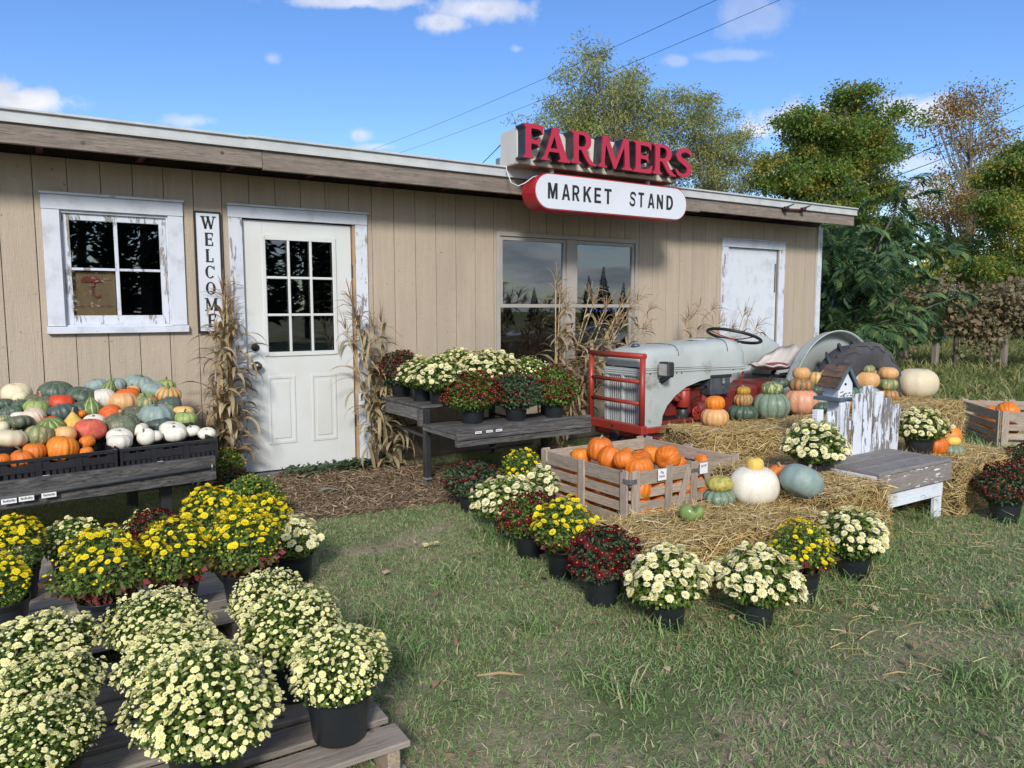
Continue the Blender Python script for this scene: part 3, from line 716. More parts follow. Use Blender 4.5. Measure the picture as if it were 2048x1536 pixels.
def fit(me, x0, x1, z0, z1, y):
    lo, hi = bbox(me); n = len(me.vertices); co = np.empty(n*3, np.float32); me.vertices.foreach_get('co', co); co = co.reshape(-1, 3)
    co[:, 0] = x0+(co[:, 0]-lo[0])/max(hi[0]-lo[0], 1e-6)*(x1-x0); co[:, 2] = z0+(co[:, 2]-lo[2])/max(hi[2]-lo[2], 1e-6)*(z1-z0); co[:, 1] += y
    me.vertices.foreach_set('co', co.ravel()); me.update()
def place_me(name, me, mats, parent, off=True):
    me.materials.clear()
    for mm in (mats if isinstance(mats, (list, tuple)) else [mats]): me.materials.append(mm)
    if off:
        l = rootloc(parent); me.transform(Matrix.Translation(-l))
    return link(name, me, parent)
def arcp(cx, cy, rx, ry, a0, a1, n=10):
    return [(cx+rx*math.cos(math.radians(a)), cy+ry*math.sin(math.radians(a))) for a in np.linspace(a0, a1, n)]
def sweep(pts, ws):
    """variable width band along a centreline -> outline"""
    L = []; R_ = []
    for i, p in enumerate(pts):
        a = pts[max(i-1, 0)]; b = pts[min(i+1, len(pts)-1)]; dx, dy = b[0]-a[0], b[1]-a[1]; q = math.hypot(dx, dy)
        nx_, ny_ = -dy/q, dx/q; L.append((p[0]+nx_*ws[i]/2, p[1]+ny_*ws[i]/2)); R_.append((p[0]-nx_*ws[i]/2, p[1]-ny_*ws[i]/2))
    return L+R_[::-1]
# flared-serif capitals, unit height
GL = {}
GL['F'] = ([(0, 0), (.36, 0), (.36, .04), (.285, .09), (.27, .2), (.27, .43), (.42, .43), (.50, .41), (.54, .34), (.58, .34), (.56, .49), (.58, .64), (.54, .64), (.50, .57), (.42, .55), (.27, .55), (.27, .87), (.50, .87), (.60, .84), (.66, .74), (.70, .74), (.70, .92), (.68, 1), (0, 1), (0, .96), (.075, .91), (.09, .8), (.09, .2), (.075, .09), (0, .04)], [], .70)
GL['A'] = ([(0, 0), (.26, 0), (.26, .035), (.20, .07), (.205, .13), (.255, .27), (.555, .27), (.60, .13), (.605, .07), (.54, .035), (.54, 0), (.90, 0), (.90, .04), (.82, .1), (.55, .88), (.53, 1.02), (.36, 1.02), (.34, .88), (.12, .16), (.07, .07), (0, .035)], [[(.295, .38), (.52, .38), (.41, .74)]], .90)
GL['R'] = ([(0, 0), (.36, 0), (.36, .04), (.285, .09), (.27, .2), (.27, .44), (.36, .44), (.50, .22), (.60, .08), (.70, 0), (.92, -.02), (.92, .03), (.82, .07), (.70, .20), (.54, .45)]+arcp(.50, .72, .24, .28, -70, 90, 9)+[(.3, 1), (0, 1), (0, .96), (.075, .91), (.09, .8), (.09, .2), (.075, .09), (0, .04)], [[(.27, .54), (.40, .54)]+arcp(.42, .72, .13, .175, -80, 80, 7)+[(.40, .90), (.27, .90)]], .92)
GL['M'] = ([(0, 0), (.27, 0), (.27, .035), (.20, .09), (.195, .2), (.235, .72), (.51, -.01), (.58, -.01), (.86, .72), (.89, .2), (.88, .09), (.80, .04), (.80, 0), (1.16, 0), (1.16, .04), (1.08, .09), (1.06, .2), (1.02, .9), (1.04, 1.0), (.86, 1.0), (.81, .87), (.585, .26), (.36, .86), (.32, 1.0), (.12, 1.0), (.13, .9), (.09, .16), (.06, .07), (0, .035)], [], 1.16)
GL['E'] = ([(0, 0), (.68, 0), (.71, .09), (.73, .26), (.69, .26), (.62, .16), (.50, .125), (.27, .125), (.27, .44), (.42, .44), (.50, .42), (.54, .35), (.58, .35), (.56, .50), (.58, .65), (.54, .65), (.50, .58), (.42, .56), (.27, .56), (.27, .875), (.48, .875), (.58, .85), (.64, .76), (.68, .76), (.68, .93), (.66, 1), (0, 1), (0, .96), (.075, .91), (.09, .8), (.09, .2), (.075, .09), (0, .04)], [], .73)
sc = [(.60, .74), (.56, .85), (.45, .93), (.32, .93), (.20, .86), (.155, .74), (.21, .62), (.34, .54), (.47, .45), (.54, .34), (.535, .21), (.44, .10), (.30, .065), (.17, .12), (.08, .27)]
GL['S'] = (sweep(sc, [.04, .10, .135, .145, .15, .165, .175, .18, .18, .17, .155, .14, .13, .11, .04]), [], .66)


GS = {}
q_ = .26
GS['M'] = ([(0, 0), (q_*.8, 0), (q_*.8, .62), (.40, .02), (.60, .02), (1-q_*.8, .62), (1-q_*.8, 0), (1, 0), (1, 1), (1-q_*1.05, 1), (.5, .40), (q_*1.05, 1), (0, 1)], [])
GS['A'] = ([(0, 0), (.25, 0), (.31, .22), (.69, .22), (.75, 0), (1, 0), (.64, 1), (.36, 1)], [[(.36, .38), (.64, .38), (.50, .80)]])
GS['R'] = ([(0, 0), (q_, 0), (q_, .38), (.42, .38), (.70, 0), (1, 0), (.68, .42)]+arcp(.55, .70, .42, .30, -55, 90, 9)+[(0, 1)], [[(q_, .54), (.50, .54)]+arcp(.52, .695, .20, .155, -80, 80, 7)+[(.50, .85), (q_, .85)]])
GS['K'] = ([(0, 0), (q_, 0), (q_, .33), (.38, .48), (.72, 0), (1.02, 0), (.56, .62), (1, 1), (.69, 1), (q_, .58), (q_, 1), (0, 1)], [])
GS['E'] = ([(0, 0), (1, 0), (1, .16), (.30, .16), (.30, .43), (.90, .43), (.90, .58), (.30, .58), (.30, .84), (1, .84), (1, 1), (0, 1)], [])
GS['T'] = ([(.36, 0), (.64, 0), (.64, .84), (1, .84), (1, 1), (0, 1), (0, .84), (.36, .84)], [])
GS['N'] = ([(0, 0), (.24, 0), (.24, .60), (.74, 0), (1, 0), (1, 1), (.76, 1), (.76, .42), (.26, 1), (0, 1)], [])
GS['D'] = ([(0, 0), (.45, 0)]+arcp(.45, .5, .55, .5, -80, 80, 11)+[(.45, 1), (0, 1)], [[(.27, .16), (.42, .16)]+arcp(.42, .5, .31, .34, -80, 80, 9)+[(.42, .84), (.27, .84)]])
GS['S'] = (sweep([(.97, .74), (.86, .88), (.66, .93), (.45, .93), (.25, .87), (.16, .74), (.24, .61), (.50, .53), (.76, .45), (.86, .30), (.78, .15), (.58, .075), (.38, .075), (.18, .13), (.04, .28)], [.17]*15), [])
# FARMERS letters: face plane Y=-.80, sides run back to the cabinet
LY = -.80; CY = -.685
sg = thing('shop_sign', 'roof sign with raised red FARMERS letters over a white oval MARKET STAND box', 'sign', tuple(W(1200, 340, -.5)))
lx = [(1045, 1108, 247, 247), (1083, 1140, 254, 0), (1140, 1190, 261, 0), (1197, 1263, 271, 0), (1265, 1303, 281, 0), (1303, 1349, 288, 0), (1350, 1383, 297, 0)]
xs = [W(1046, 285, LY)[0], W(1081, 290, LY)[0], W(1142, 300, LY)[0], W(1197, 305, LY)[0], W(1266, 315, LY)[0], W(1305, 320, LY)[0], W(1350, 325, LY)[0]]
xe = [W(1085, 285, LY)[0], W(1138, 290, LY)[0], W(1190, 300, LY)[0], W(1263, 310, LY)[0], W(1303, 315, LY)[0], W(1350, 320, LY)[0], W(1382, 325, LY)[0]]
zb_, zt_ = 2.605, 2.880
for ch, a, b in zip('FARMERS', xs, xe):
    o_, h_, w_ = GL[ch]
    def mk(grow, dep):
        me = polymesh(o_, h_, dep); return me
    me = mk(0, 1.0); fit(me, a, b, zb_, zt_, 0)
    n = len(me.vertices); co = np.empty(n*3, np.float32); me.vertices.foreach_get('co', co); co = co.reshape(-1, 3)
    front = co[:, 1] < 0; co[:, 1] = np.where(front, LY+.004, CY); me.vertices.foreach_set('co', co.ravel())
    lt = place_me('letter', me, M_letterside, sg)
    me = mk(0, 1.0); fit(me, a, b, zb_, zt_, 0)
    n = len(me.vertices); co = np.empty(n*3, np.float32); me.vertices.foreach_get('co', co); co = co.reshape(-1, 3)
    front = co[:, 1] < 0; co[:, 1] = np.where(front, LY-.012, LY+.003)
    cxm = (a+b)/2; czm = (zb_+zt_)/2
    co[:, 0] = cxm+(co[:, 0]-cxm)*1.02; co[:, 2] = czm+(co[:, 2]-czm)*1.015; me.vertices.foreach_set('co', co.ravel())
    place_me('letter_face', me, M_red, lt, off=True)
cxa = W(1003, 300, -.33)[0]+.0; cxe = W(1352, 345, CY)[0]
czb = W(1035, 326, CY)[2]; czt = W(1032, 254, CY)[2]
print('cab', cxa, cxe, czb, czt)
mb = MB(); mb.box((W(1034, 290, CY)[0], CY, czb), (cxe, -.42, czt), bev=.004); mb.build('cabinet', M_cabinet, sg)
mb = MB(); mb.box((W(1034, 290, CY)[0]+.003, CY+.003, czb-.006), (cxe-.003, -.423, czb-.0005)); mb.build('cabinet_underside', M_tanunder, sg)
mb = MB(); mb.box((W(998, 300, -.40)[0], -.418, czb-.02), (W(998, 300, -.40)[0]+.06, -.34, czb+.09), bev=.004); mb.build('junction_box', M_steel, sg)
mb = MB()
for px in (1100, 1292):
    x = W(px, 352, -.60)[0]; mb.box((x-.014, -.64, 2.50), (x+.014, -.60, czb-.006))
mb.build('bracket', M_drip, sg)
# oval light box
BY = -.72; bx0, bx1 = W(1069, 395, BY)[0], W(1373, 405, BY)[0]; bz0, bz1 = 2.208, 2.520; br = (bz1-bz0)/2; bcz = (bz0+bz1)/2
def stad(inset, y, n=14):
    r = br-inset
    return [(bx1-br+r*math.cos(a_), y, bcz+r*math.sin(a_)) for a_ in np.linspace(-PI/2, PI/2, n)]+[(bx0+br+r*math.cos(a_), y, bcz+r*math.sin(a_)) for a_ in np.linspace(PI/2, 3*PI/2, n)]
lb = MB().prism(stad(0, BY), (0, BY*-1-.525, 0)).build('light_box', M_redbox, sg)
MB().prism(stad(.010, BY-.006), (0, .0065, 0)).build('box_face', M_signwhite, lb)
for word, zf in (('MARKET', 0), ('STAND', 0)):
    cx_ = dict(MARKET=[(1096, 1115), (1124, 1140), (1145, 1159), (1167, 1183), (1189, 1202), (1209, 1223)], STAND=[(1259, 1272), (1277, 1288), (1296, 1309), (1314, 1326), (1333, 1346)])[word]
    for ch, (pa_, pb_) in zip(word, cx_):
        me = polymesh(GS[ch][0], GS[ch][1], .003); yt = 380+(pa_-1105)*.075
        a = W(pa_, yt, BY-.008)[0]; b = W(pb_, yt, BY-.008)[0]
        fit(me, a, b, 2.302, 2.437, BY-.0085); place_me('letter', me, M_black, lb)
cord = MB(); pts = [W(1011, 310, -.40), W(1013, 340, -.55), W(1022, 365, -.60), W(1036, 372, -.62), W(1050, 366, -.66), W(1066, 354, -.66), W(1085, 349, -.62)]
cord.tube(pts, .0045, 6); tag(cord.build('power_cord', M_signwhite, None), 'white electric cord looping from the roof box to the oval sign', 'cord')

# WELCOME board
ws = thing('welcome_sign', 'tall narrow white board reading WELCOME downwards in a thin black frame', 'sign', (1.23, -.03, 1.17))
sub(lambda m_: m_.box((1.147, -.040, 1.186), (1.318, -.016, 2.072)), 'board', M_signwhite, ws)
sub(lambda m_: frame(m_, 1.136, 1.328, 1.174, 2.084, .0125, -.047, -.017, bev=.001), 'frame', M_black, ws)
def serif_letter(ch, x0, x1, z0, z1, y):
    """thin roman capital built from bars with slab serifs"""
    w = x1-x0; h = z1-z0; K, T, s = .017, .007, .006; mb = MB()
    def v(x, za=0, zc=1, t_=K): mb.box((x0+x*w-t_/2, y, z0+za*h), (x0+x*w+t_/2, y+.004, z0+zc*h))
    def hb(xa, xb, z, t_=T): mb.box((x0+xa*w, y-.0008, z0+z*h-t_/2), (x0+xb*w, y+.003, z0+z*h+t_/2))
    def dg(xa, za, xb, zc, t_): mb.bar((x0+xa*w, y+.002, z0+za*h), (x0+xb*w, y+.002, z0+zc*h), .004-.0003, t_, up=(0, 0, 1.0)) if abs(xa-xb)*w > h else mb.bar((x0+xa*w, y+.002, z0+za*h), (x0+xb*w, y+.002, z0+zc*h), t_, .0038, up=(0, 1, 0))
    if ch == 'E': v(.2); hb(0, 1, .97); hb(0, 1, .03); hb(.2, .8, .52); v(.97, .75, 1, T); v(.97, 0, .27, T); v(.8, .4, .64, T)
    if ch == 'L': v(.22); hb(0, .5, .97); hb(0, 1, .03); v(.96, 0, .32, T)
    if ch == 'M': v(.12, 0, 1, T); v(.86); dg(.14, 1, .5, .06, K*.9); dg(.84, 1, .5, .06, T); hb(-.05, .3, .03); hb(.7, 1.05, .03); hb(-.05, .2, .97); hb(.8, 1.05, .97)
    if ch == 'W': dg(.08, 1, .30, .03, K*.95); dg(.50, .95, .30, .03, T); dg(.46, 1, .70, .03, K*.95); dg(.92, 1, .70, .03, T); hb(-.05, .25, .97); hb(.33, .6, .97); hb(.8, 1.07, .97)
    if ch in 'OC':
        n = 28; rng_ = np.linspace(0, 2*PI, n+1) if ch == 'O' else np.linspace(.75, 2*PI-.75, n+1); P = []
        for a_ in rng_:
            th = T*.9+(K-T*.9)*abs(math.cos(a_)); P.append((a_, th))
        o1 = [(x0+w/2+w/2*math.cos(a_), z0+h/2+h/2*math.sin(a_)) for a_, th in P]; i1 = [(x0+w/2+(w/2-th)*math.cos(a_), z0+h/2+(h/2-T)*math.sin(a_)) for a_, th in P]
        for k in range(n):
            q = [o1[k], o1[k+1], i1[k+1], i1[k]]; mb.prism([(p[0], y, p[1]) for p in q], (0, .004, 0))
        if ch == 'C': v(.93, .68, .98, T)
    return mb.build('letter', M_black, ws)
zz = 2.048
for ch, wd_ in (('W', .098), ('E', .055), ('L', .052), ('C', .068), ('O', .070), ('M', .085), ('E', .055)):
    serif_letter(ch, 1.236-wd_/2, 1.236+wd_/2, zz-.095, zz, -.0445); zz -= .1225

# overhead wires
def wire(a, b, sag, r, label, n=24):
    a = np.array(a); b = np.array(b); pts = [a+(b-a)*t_-np.array([0, 0, sag*4*t_*(1-t_)]) for t_ in np.linspace(0, 1, n)]
    tag(MB().tube(pts, r, 5).build('overhead_wire', M_black, None), label, 'wire', 'overhead wires')
def far(x, y, dist): return CAM+ray(x, y)*dist
wire(far(1560, -60, 15), far(640, 334, 42), .25, .005, 'upper of the two thin wires crossing the open sky behind the roof')
wire(far(1720, -70, 15), far(700, 336, 42), .25, .005, 'lower of the two thin wires crossing the open sky behind the roof')
wire(W(1570, 415, -.52), far(2200, 130, 24), .12, .006, 'upper of the two wires running from the fascia insulators to the right')
wire(W(1604, 417, -.52), far(2200, 178, 24), .12, .006, 'lower of the two wires running from the fascia insulators to the right')
wire(W(1001, 290, -.2), far(930, 355, 14), .02, .005, 'short wire dropping behind the roof just left of the sign')
# ------------------------------------------------------------------ pumpkins
def pumpmesh(ribs, depth_, flat, seed, neck=0.0, shoulder=1.0):
    r_ = np.random.default_rng(seed); nv = 16; nu = ribs*4
    V = []; rib = []
    offs = r_.uniform(-.12, .12, ribs+1); lob = 1+r_.uniform(-.035, .035, ribs)
    for j in range(nv+1):
        t_ = j/nv; th = PI*t_
        for i in range(nu):
            ph = 2*PI*i/nu; k = i//4; q = abs(math.sin(ph*ribs/2.0))
            rr = (1-depth_*(1-q**.55))*lob[k]*(1+.03*math.sin(2*ph+seed))
            st = math.sin(th)**.78
            R_ = .5*st*(rr if st > .15 else 1-(1-rr)*st/.15)
            z = .5*flat*math.copysign(abs(math.cos(th))**.92, math.cos(th))
            dip = max(0, 1-R_/.24); z -= (.10*flat*dip**1.4 if z > 0 else -.07*flat*dip**1.4)
            if neck and z > 0:
                g_ = max(0, 1-R_/.33); z += neck*g_**1.3
            V.append((R_*math.cos(ph), R_*math.sin(ph), z)); rib.append(1-q)
    F = [(j*nu+i, (j+1)*nu+i, (j+1)*nu+(i+1) % nu, j*nu+(i+1) % nu) for j in range(nv) for i in range(nu)]
    me = mesh_np('pumpkin_body', V, np.array(F), [], smooth=True)
    at = me.attributes.new('rib', 'FLOAT', 'POINT'); at.data.foreach_set('value', np.array(rib, np.float32)); return me
def stemmesh(seed, L=.16, r=.045, curl=.08, flare=1.8):
    r_ = np.random.default_rng(seed); mb = MB(); a = r_.uniform(0, 2*PI)
    pts = []; rs = []
    for i in range(7):
        t_ = i/6; pts.append((curl*t_**2*math.cos(a), curl*t_**2*math.sin(a), L*t_)); rs.append(r*(1+(flare-1)*max(0, 1-t_*3.2)**1.5)*(1.12 if i == 6 else 1))
    mb.tube(pts, rs, 7); me = bpy.data.meshes.new('stem'); me.from_pydata(mb.v, [], mb.f); me.polygons.foreach_set('use_smooth', [i < len(mb.f)-2 for i in range(len(mb.f))]); me.update(); return me
PM = {}
def pshape(kind, k):
    key = (kind, k)
    if key not in PM:
        a = dict(rib=(13, .13, .66), smooth=(9, .03, .80), fine=(16, .05, .86), flat=(11, .16, .55), squat=(10, .06, .62), pie=(15, .055, .88), neck=(10, .05, .95), big=(11, .10, .72))[kind]
        PM[key] = pumpmesh(a[0]+k % 2, a[1], a[2]*(1+.06*((k % 3)-1)), 10*k+len(kind), neck={'neck': .42}.get(kind, 0))
    return PM[key]
def pmat(name, c1, c2=None, c3=None, p2=.5, sc=3.5, ribc=None, ribw=(.55, .95), rough=.5, spot=None, st=(1, 1, .5)):
    mt, t = newmat('pumpkin_'+name); v = t.coords('Object', st); v2 = t.coords('Object', (9, 9, 9))
    n1 = t.noise(v, sc*2.2, 6, .6); n2 = t.noise(v, sc*6, 5, .65)
    rb = t.n('ShaderNodeAttribute', attribute_name='rib').outputs['Fac']
    c = t.mixc(t.ramp(n1, p2-.06, p2+.06), c1, c2 or c1)
    if c3: c = t.mixc(t.ramp(n2, .57, .62), c, c3)
    if ribc: c = t.mixc(t.ramp(t.math('ADD', rb, t.math('MULTIPLY', t.math('SUBTRACT', n2, .5), 1.2)), ribw[0], ribw[1]), c, ribc)
    fine = t.noise(v2, 4, 4, .6); c = t.mixc(t.ramp(fine, .3, .8, 0, .22), c, tuple(x*.55 for x in c1)); c = t.mixc(t.ramp(t.noise(v, 2.2, 3, .5), .52, .72, 0, .35), c, tuple(min(.8, x*1.05+.07) for x in c1))
    c = t.mixc(t.ramp(t.noise(v, 28, 2, .5), .70, .74, 0, .6), c, spot or (.30, .22, .12))
    r = t.n('ShaderNodeObjectInfo').outputs['Random']
    c = t.n('ShaderNodeHueSaturation', {'Hue': t.math('MULTIPLY_ADD', r, .012, .494), 'Value': t.math('MULTIPLY_ADD', r, .2, .9), 'Color': c}).outputs[0]
    bp = t.n('ShaderNodeBump', {'Strength': .12, 'Distance': .02, 'Height': t.noise(v, 30, 4, .6)}).outputs[0]
    finish(t, t.n('ShaderNodeBsdfPrincipled', {'Base Color': c, 'Roughness': rough, 'Normal': bp, 'Specular IOR Level': .4})); return mt
PC = dict(
 orange=pmat('orange', (.70, .20, .018), (.62, .155, .014), rough=.46),
 deep=pmat('deep_orange', (.60, .105, .014), (.66, .14, .02)),
 redor=pmat('red_orange', (.66, .085, .028), (.60, .07, .02), spot=(.7, .35, .2)),
 redpink=pmat('red_pink', (.55, .10, .065), (.62, .16, .09), spot=(.7, .35, .25)),
 white=pmat('white', (.74, .70, .62), (.70, .66, .56), rough=.46),
 cream=pmat('cream', (.70, .62, .40), (.68, .60, .44), rough=.46),
 pinkish=pmat('pinkish_white', (.66, .55, .44), (.62, .46, .36)),
 dgreen=pmat('dark_green', (.052, .085, .060), (.075, .11, .075), ribc=(.12, .165, .13), rough=.42),
 slate=pmat('slate_green', (.075, .105, .095), (.06, .085, .075), rough=.4),
 mottle=pmat('mottled_green', (.085, .115, .075), (.11, .14, .09), (.50, .24, .12), rough=.42),
 blue=pmat('blue_grey', (.26, .335, .315), (.22, .30, .285), rough=.5),
 greygreen=pmat('grey_green', (.16, .215, .155), (.20, .26, .19), ribc=(.10, .15, .10), rough=.38),
 lgreen=pmat('light_green', (.24, .32, .09), (.33, .38, .15), ribc=(.15, .23, .06)),
 peach=pmat('peach', (.70, .37, .14), (.68, .42, .20), ribc=(.60, .40, .16), rough=.4),
 peachgreen=pmat('peach_green', (.68, .34, .11), (.66, .38, .15), ribc=(.18, .23, .10), ribw=(.35, .75)),
 pink=pmat('pink', (.58, .25, .16), (.60, .30, .19), (.50, .46, .22), rough=.42),
 cinder=pmat('orange_green_turban', (.15, .19, .09), (.56, .20, .055), p2=.48, ribc=(.07, .11, .06)),
 mottlepeach=pmat('green_peach', (.19, .25, .12), (.62, .40, .17), p2=.55, sc=2.2, ribc=(.11, .16, .08)),
 striped=pmat('green_striped', (.09, .155, .045), (.14, .2, .06), ribc=(.42, .44, .18), ribw=(.5, .8)),
 greenyel=pmat('green_yellow', (.10, .15, .065), (.44, .42, .17), p2=.55, sc=4, st=(1, 1, .35)),
 yellow=pmat('yellow', (.68, .42, .07), (.66, .46, .13)),
 yelgreen=pmat('yellow_green', (.50, .40, .10), (.24, .27, .06), p2=.52),
 mini=pmat('orange_green_mini', (.46, .24, .03), (.36, .22, .03), ribc=(.17, .16, .03)),
)
SM = {k: mat('pumpkin_stem_'+k, a, b, scale=12, rough=.85, bump=.4) for k, a, b in (('grey', (.16, .15, .10), (.09, .085, .06)), ('green', (.15, .19, .06), (.10, .13, .05)), ('tan', (.40, .32, .19), (.28, .22, .13)), ('dark', (.035, .037, .035), (.06, .06, .05)))}
STEMS = {k: [stemmesh(i*7+j, *a) for i in range(3)] for j, (k, a) in enumerate(dict(short=(.10, .05, .02, 1.6), mid=(.20, .042, .09, 2.0), long=(.34, .045, .20, 1.9), nub=(.05, .05, .0, 1.3)).items())}
BODY = {}
def pumpkin(P, dia, col, shape, label, stem=('grey', 'short'), tilt=(0, 0), rz=None, base=False, group='pumpkins and squash', flat=1.0, name='pumpkin'):
    """P: centre (or base point if base) of a pumpkin of given diameter"""
    k = int(rng.integers(0, 3)); src = pshape(shape, k); key = (shape, k, col)
    if key not in BODY:
        me = src.copy(); me.materials.clear(); me.materials.append(PC[col]); BODY[key] = me
    me = BODY[key]; zs = max(v.co.z for v in src.vertices) if 'zt' not in src else src['zt']; src['zt'] = zs
    zmin = src['zb'] if 'zb' in src else min(v.co.z for v in src.vertices); src['zb'] = zmin
    h = -zmin*dia*flat; P = np.array(P, float)
    if base: P = P+np.array([0, 0, h*math.cos(tilt[0])*math.cos(tilt[1])])
    rz = rng.uniform(0, 2*PI) if rz is None else rz
    th = thing(name, label, 'squash' if col in ('dgreen', 'slate', 'mottle', 'blue', 'greygreen', 'lgreen', 'striped', 'cinder', 'mottlepeach', 'greenyel', 'peachgreen') else 'pumpkin', P, 0, group)
    th.rotation_euler = (tilt[0], tilt[1], rz)
    b = link('body', me, th); b.scale = (dia, dia, dia*flat)
    if stem:
        sk = f"{stem[0]}_{stem[1]}_{k}"
        if sk not in BODY: s2 = STEMS[stem[1]][k].copy(); s2.materials.append(SM[stem[0]]); BODY[sk] = s2
        s_ = link('stem', BODY[sk], th); zc = (.40 if shape != 'neck' else .62)*src['zt']/.5*.5*2
        s_.location = (0, 0, dia*flat*(zs*(.78 if shape != 'neck' else .93))); s_.scale = (dia,)*3; s_.rotation_euler = (rng.uniform(-.15, .15), rng.uniform(-.15, .15), rng.uniform(0, 6))
    return th, P, h
def pump_px(px, py, wpx, Y, col, shape, label, **k):
    P = W(px, py, Y); return pumpkin(P, wpx/FPX*depth(P), col, shape, label, **k)
def stack(px, py, z, items, group):
    """a pile of pumpkins standing on each other; items bottom first: (width px, colour, shape, label, stem, kw)"""
    g = G(px, py, z); sc_ = depth(g)/FPX; zc = z-.012; first = True
    for (w, col, shape, label, stem, *kw) in items:
        kw = kw[0] if kw else {}
        dx = kw.pop('dx', 0)
        th, P, h = pumpkin((g[0]+dx*sc_*.85, g[1]-dx*sc_*.5*0, zc), w*sc_, col, shape, label, stem=stem, base=True, group=group, tilt=(rng.uniform(-.05, .05), rng.uniform(-.05, .05)), **kw)
        zc = P[2]+h*.80; first = False

# ---------------- left display bench with trays
LT0 = np.array([.953, -1.35, 0.0]); LA = math.radians(7.0)
ux = np.array([-math.cos(LA), -math.sin(LA), 0]); vy = np.array([-math.sin(LA), math.cos(LA), 0])
def LTp(u, v, z): return LT0+ux*u+vy*v+np.array([0, 0, z])
RL = np.array([ux*-1, vy, [0, 0, 1]]).T
def lbox(mb, u0, u1, v0, v1, z0, z1, bev=.003):
    c = LTp((u0+u1)/2, (v0+v1)/2, (z0+z1)/2); return mb.box((-(u1-u0)/2, -(v1-v0)/2, -(z1-z0)/2), ((u1-u0)/2, (v1-v0)/2, (z1-z0)/2), R=RL, c=c, bev=bev)
lt = thing('display_bench', 'long weathered grey wooden bench carrying black trays of pumpkins by the left window', 'display bench', tuple(LTp(.9, .5, 0)))
lbox(MB(), 0, 2.3, -.02, .018, .318, .464).build('front_board', M_tablewood, lt)
for i in range(3):
    z = (.435, .50, .60)[i]
    for j in range(3): lbox(MB(), .03, 2.3, .03+.36*i+.115*j, .03+.36*i+.115*j+.108, z-.025, z).build('deck_board', M_tablewood, lt)
    if i: lbox(MB(), .03, 2.3, .03+.36*i-.006, .03+.36*i+.016, z-.12, z-.026).build('riser_board', M_tablewood, lt)
for u in (.25, 1.2, 2.1):
    for v in (.15, .95): lbox(MB(), u-.03, u+.03, v-.03, v+.03, .0, .40).build('leg', M_iron, lt)
lbox(MB(), .05, 2.3, .2, .24, .34, .40).build('under_rail', M_iron, lt)
a = LTp(.03, -.036, .405); b = LTp(2.3, -.036, .355)
MB().tube([a, b], .0125, 10).build('pipe', mat('painted_pipe', (.10, .105, .10), (.06, .065, .07), scale=5, rough=.5), lt)
lb_ = MB().lathe([(0, -.004), (.018, -.004), (.018, .004), (0, .004)], a, 12, roty(PI/2)); lb_.build('pipe_cap', M_steel, lt)
for i, px in enumerate((12, 47, 92)):
    p = W(px, 995-i*6, -1.42); u_ = float((p-LT0) @ ux); zt_ = .388-.02*u_
    tg = MB(); lbox(tg, u_-.034, u_+.034, -.052, -.0505, zt_-.013, zt_+.013, bev=0); tg = tg.build('price_label', M_paper, lt)
    lb2 = MB()
    for q in range(9): lbox(lb2, u_-.028+q*.0062, u_-.0245+q*.0062, -.0528, -.0522, zt_-.003-.002*(q % 2), zt_+.004+.002*(q % 3), bev=0)
    lb2.build('writing', M_black, tg, kind='stuff')
def tray(u0, u1, v0, v1, z0, h, label):
    c = LTp((u0+u1)/2, (v0+v1)/2, z0); th = thing('plastic_tray', label, 'tray', c, 0, 'black plastic harvest trays')
    w = .007; mb = MB(); lbox(mb, u0, u1, v0, v1, z0, z0+.006, 0); mb.build('floor', M_tray, th)
    for (a0, a1, b0, b1, nm) in ((u0, u1, v0, v0+w, 'front'), (u0, u1, v1-w, v1, 'back'), (u0, u0+w, v0+w, v1-w, 'end'), (u1-w, u1, v0+w, v1-w, 'end')):
        mb = MB(); long_u = (a1-a0) > (b1-b0); L0, L1 = (a0, a1) if long_u else (b0, b1); out = 0.009
        def seg(s0, s1, zz0, zz1, pr=0.0):
            if long_u: lbox(mb, s0, s1, b0-(pr if nm == 'front' else 0), b1+(pr if nm == 'back' else 0), zz0, zz1, 0)
            else: lbox(mb, a0-pr*0, a1, s0, s1, zz0, zz1, 0)
        seg(L0, L1, z0+h-.016, z0+h, .010); seg(L0, L1, z0+.003, z0+.02, .004); seg(L0, L1, z0+h*.42, z0+h*.50, .005)
        n = max(2, int(round((L1-L0)/.17))); st = (L1-L0)/n
        for i in range(n):
            seg(L0+i*st+.0, L0+i*st+.018, z0+.02, z0+h-.016, .006); seg(L0+(i+1)*st-.012, L0+(i+1)*st, z0+.02, z0+h-.016, .006)
            seg(L0+i*st+.018, L0+(i+1)*st-.012, z0+h*.50, z0+h-.034, 0)
            for q in range(5): seg(L0+i*st+.022+q*(st-.04)/5, L0+i*st+.022+(q+.62)*(st-.04)/5, z0+.02, z0+h*.42, 0)
            seg(L0+i*st+.018, L0+i*st+.05, z0+h-.034, z0+h-.016, 0); seg(L0+(i+1)*st-.05, L0+(i+1)*st-.012, z0+h-.034, z0+h-.016, 0)
            seg(L0+(i+.47)*st, L0+(i+.53)*st, z0+h-.034, z0+h-.016, 0)
        mb.build(nm+'_wall', M_tray, th)
    mb = MB(); uc = u0+(u1-u0)*.62; lbox(mb, uc-.018, uc+.018, v0-.0055, v0-.0045, z0+.012, z0+.028, 0); mb.build('mark', M_paper, th)
tray(-.03, .515, .025, .37, .437, .125, 'black plastic tray full of small white pumpkins at the right end of the bench')
tray(.53, 1.10, .025, .37, .437, .125, 'black plastic tray of small orange pumpkins beside the tray of white ones')
tray(1.115, 1.70, .025, .37, .437, .125, 'black plastic tray cut off by the left edge of the photo')
tray(.0, .55, .39, .72, .502, .12, 'black tray in the second row behind the white pumpkins')
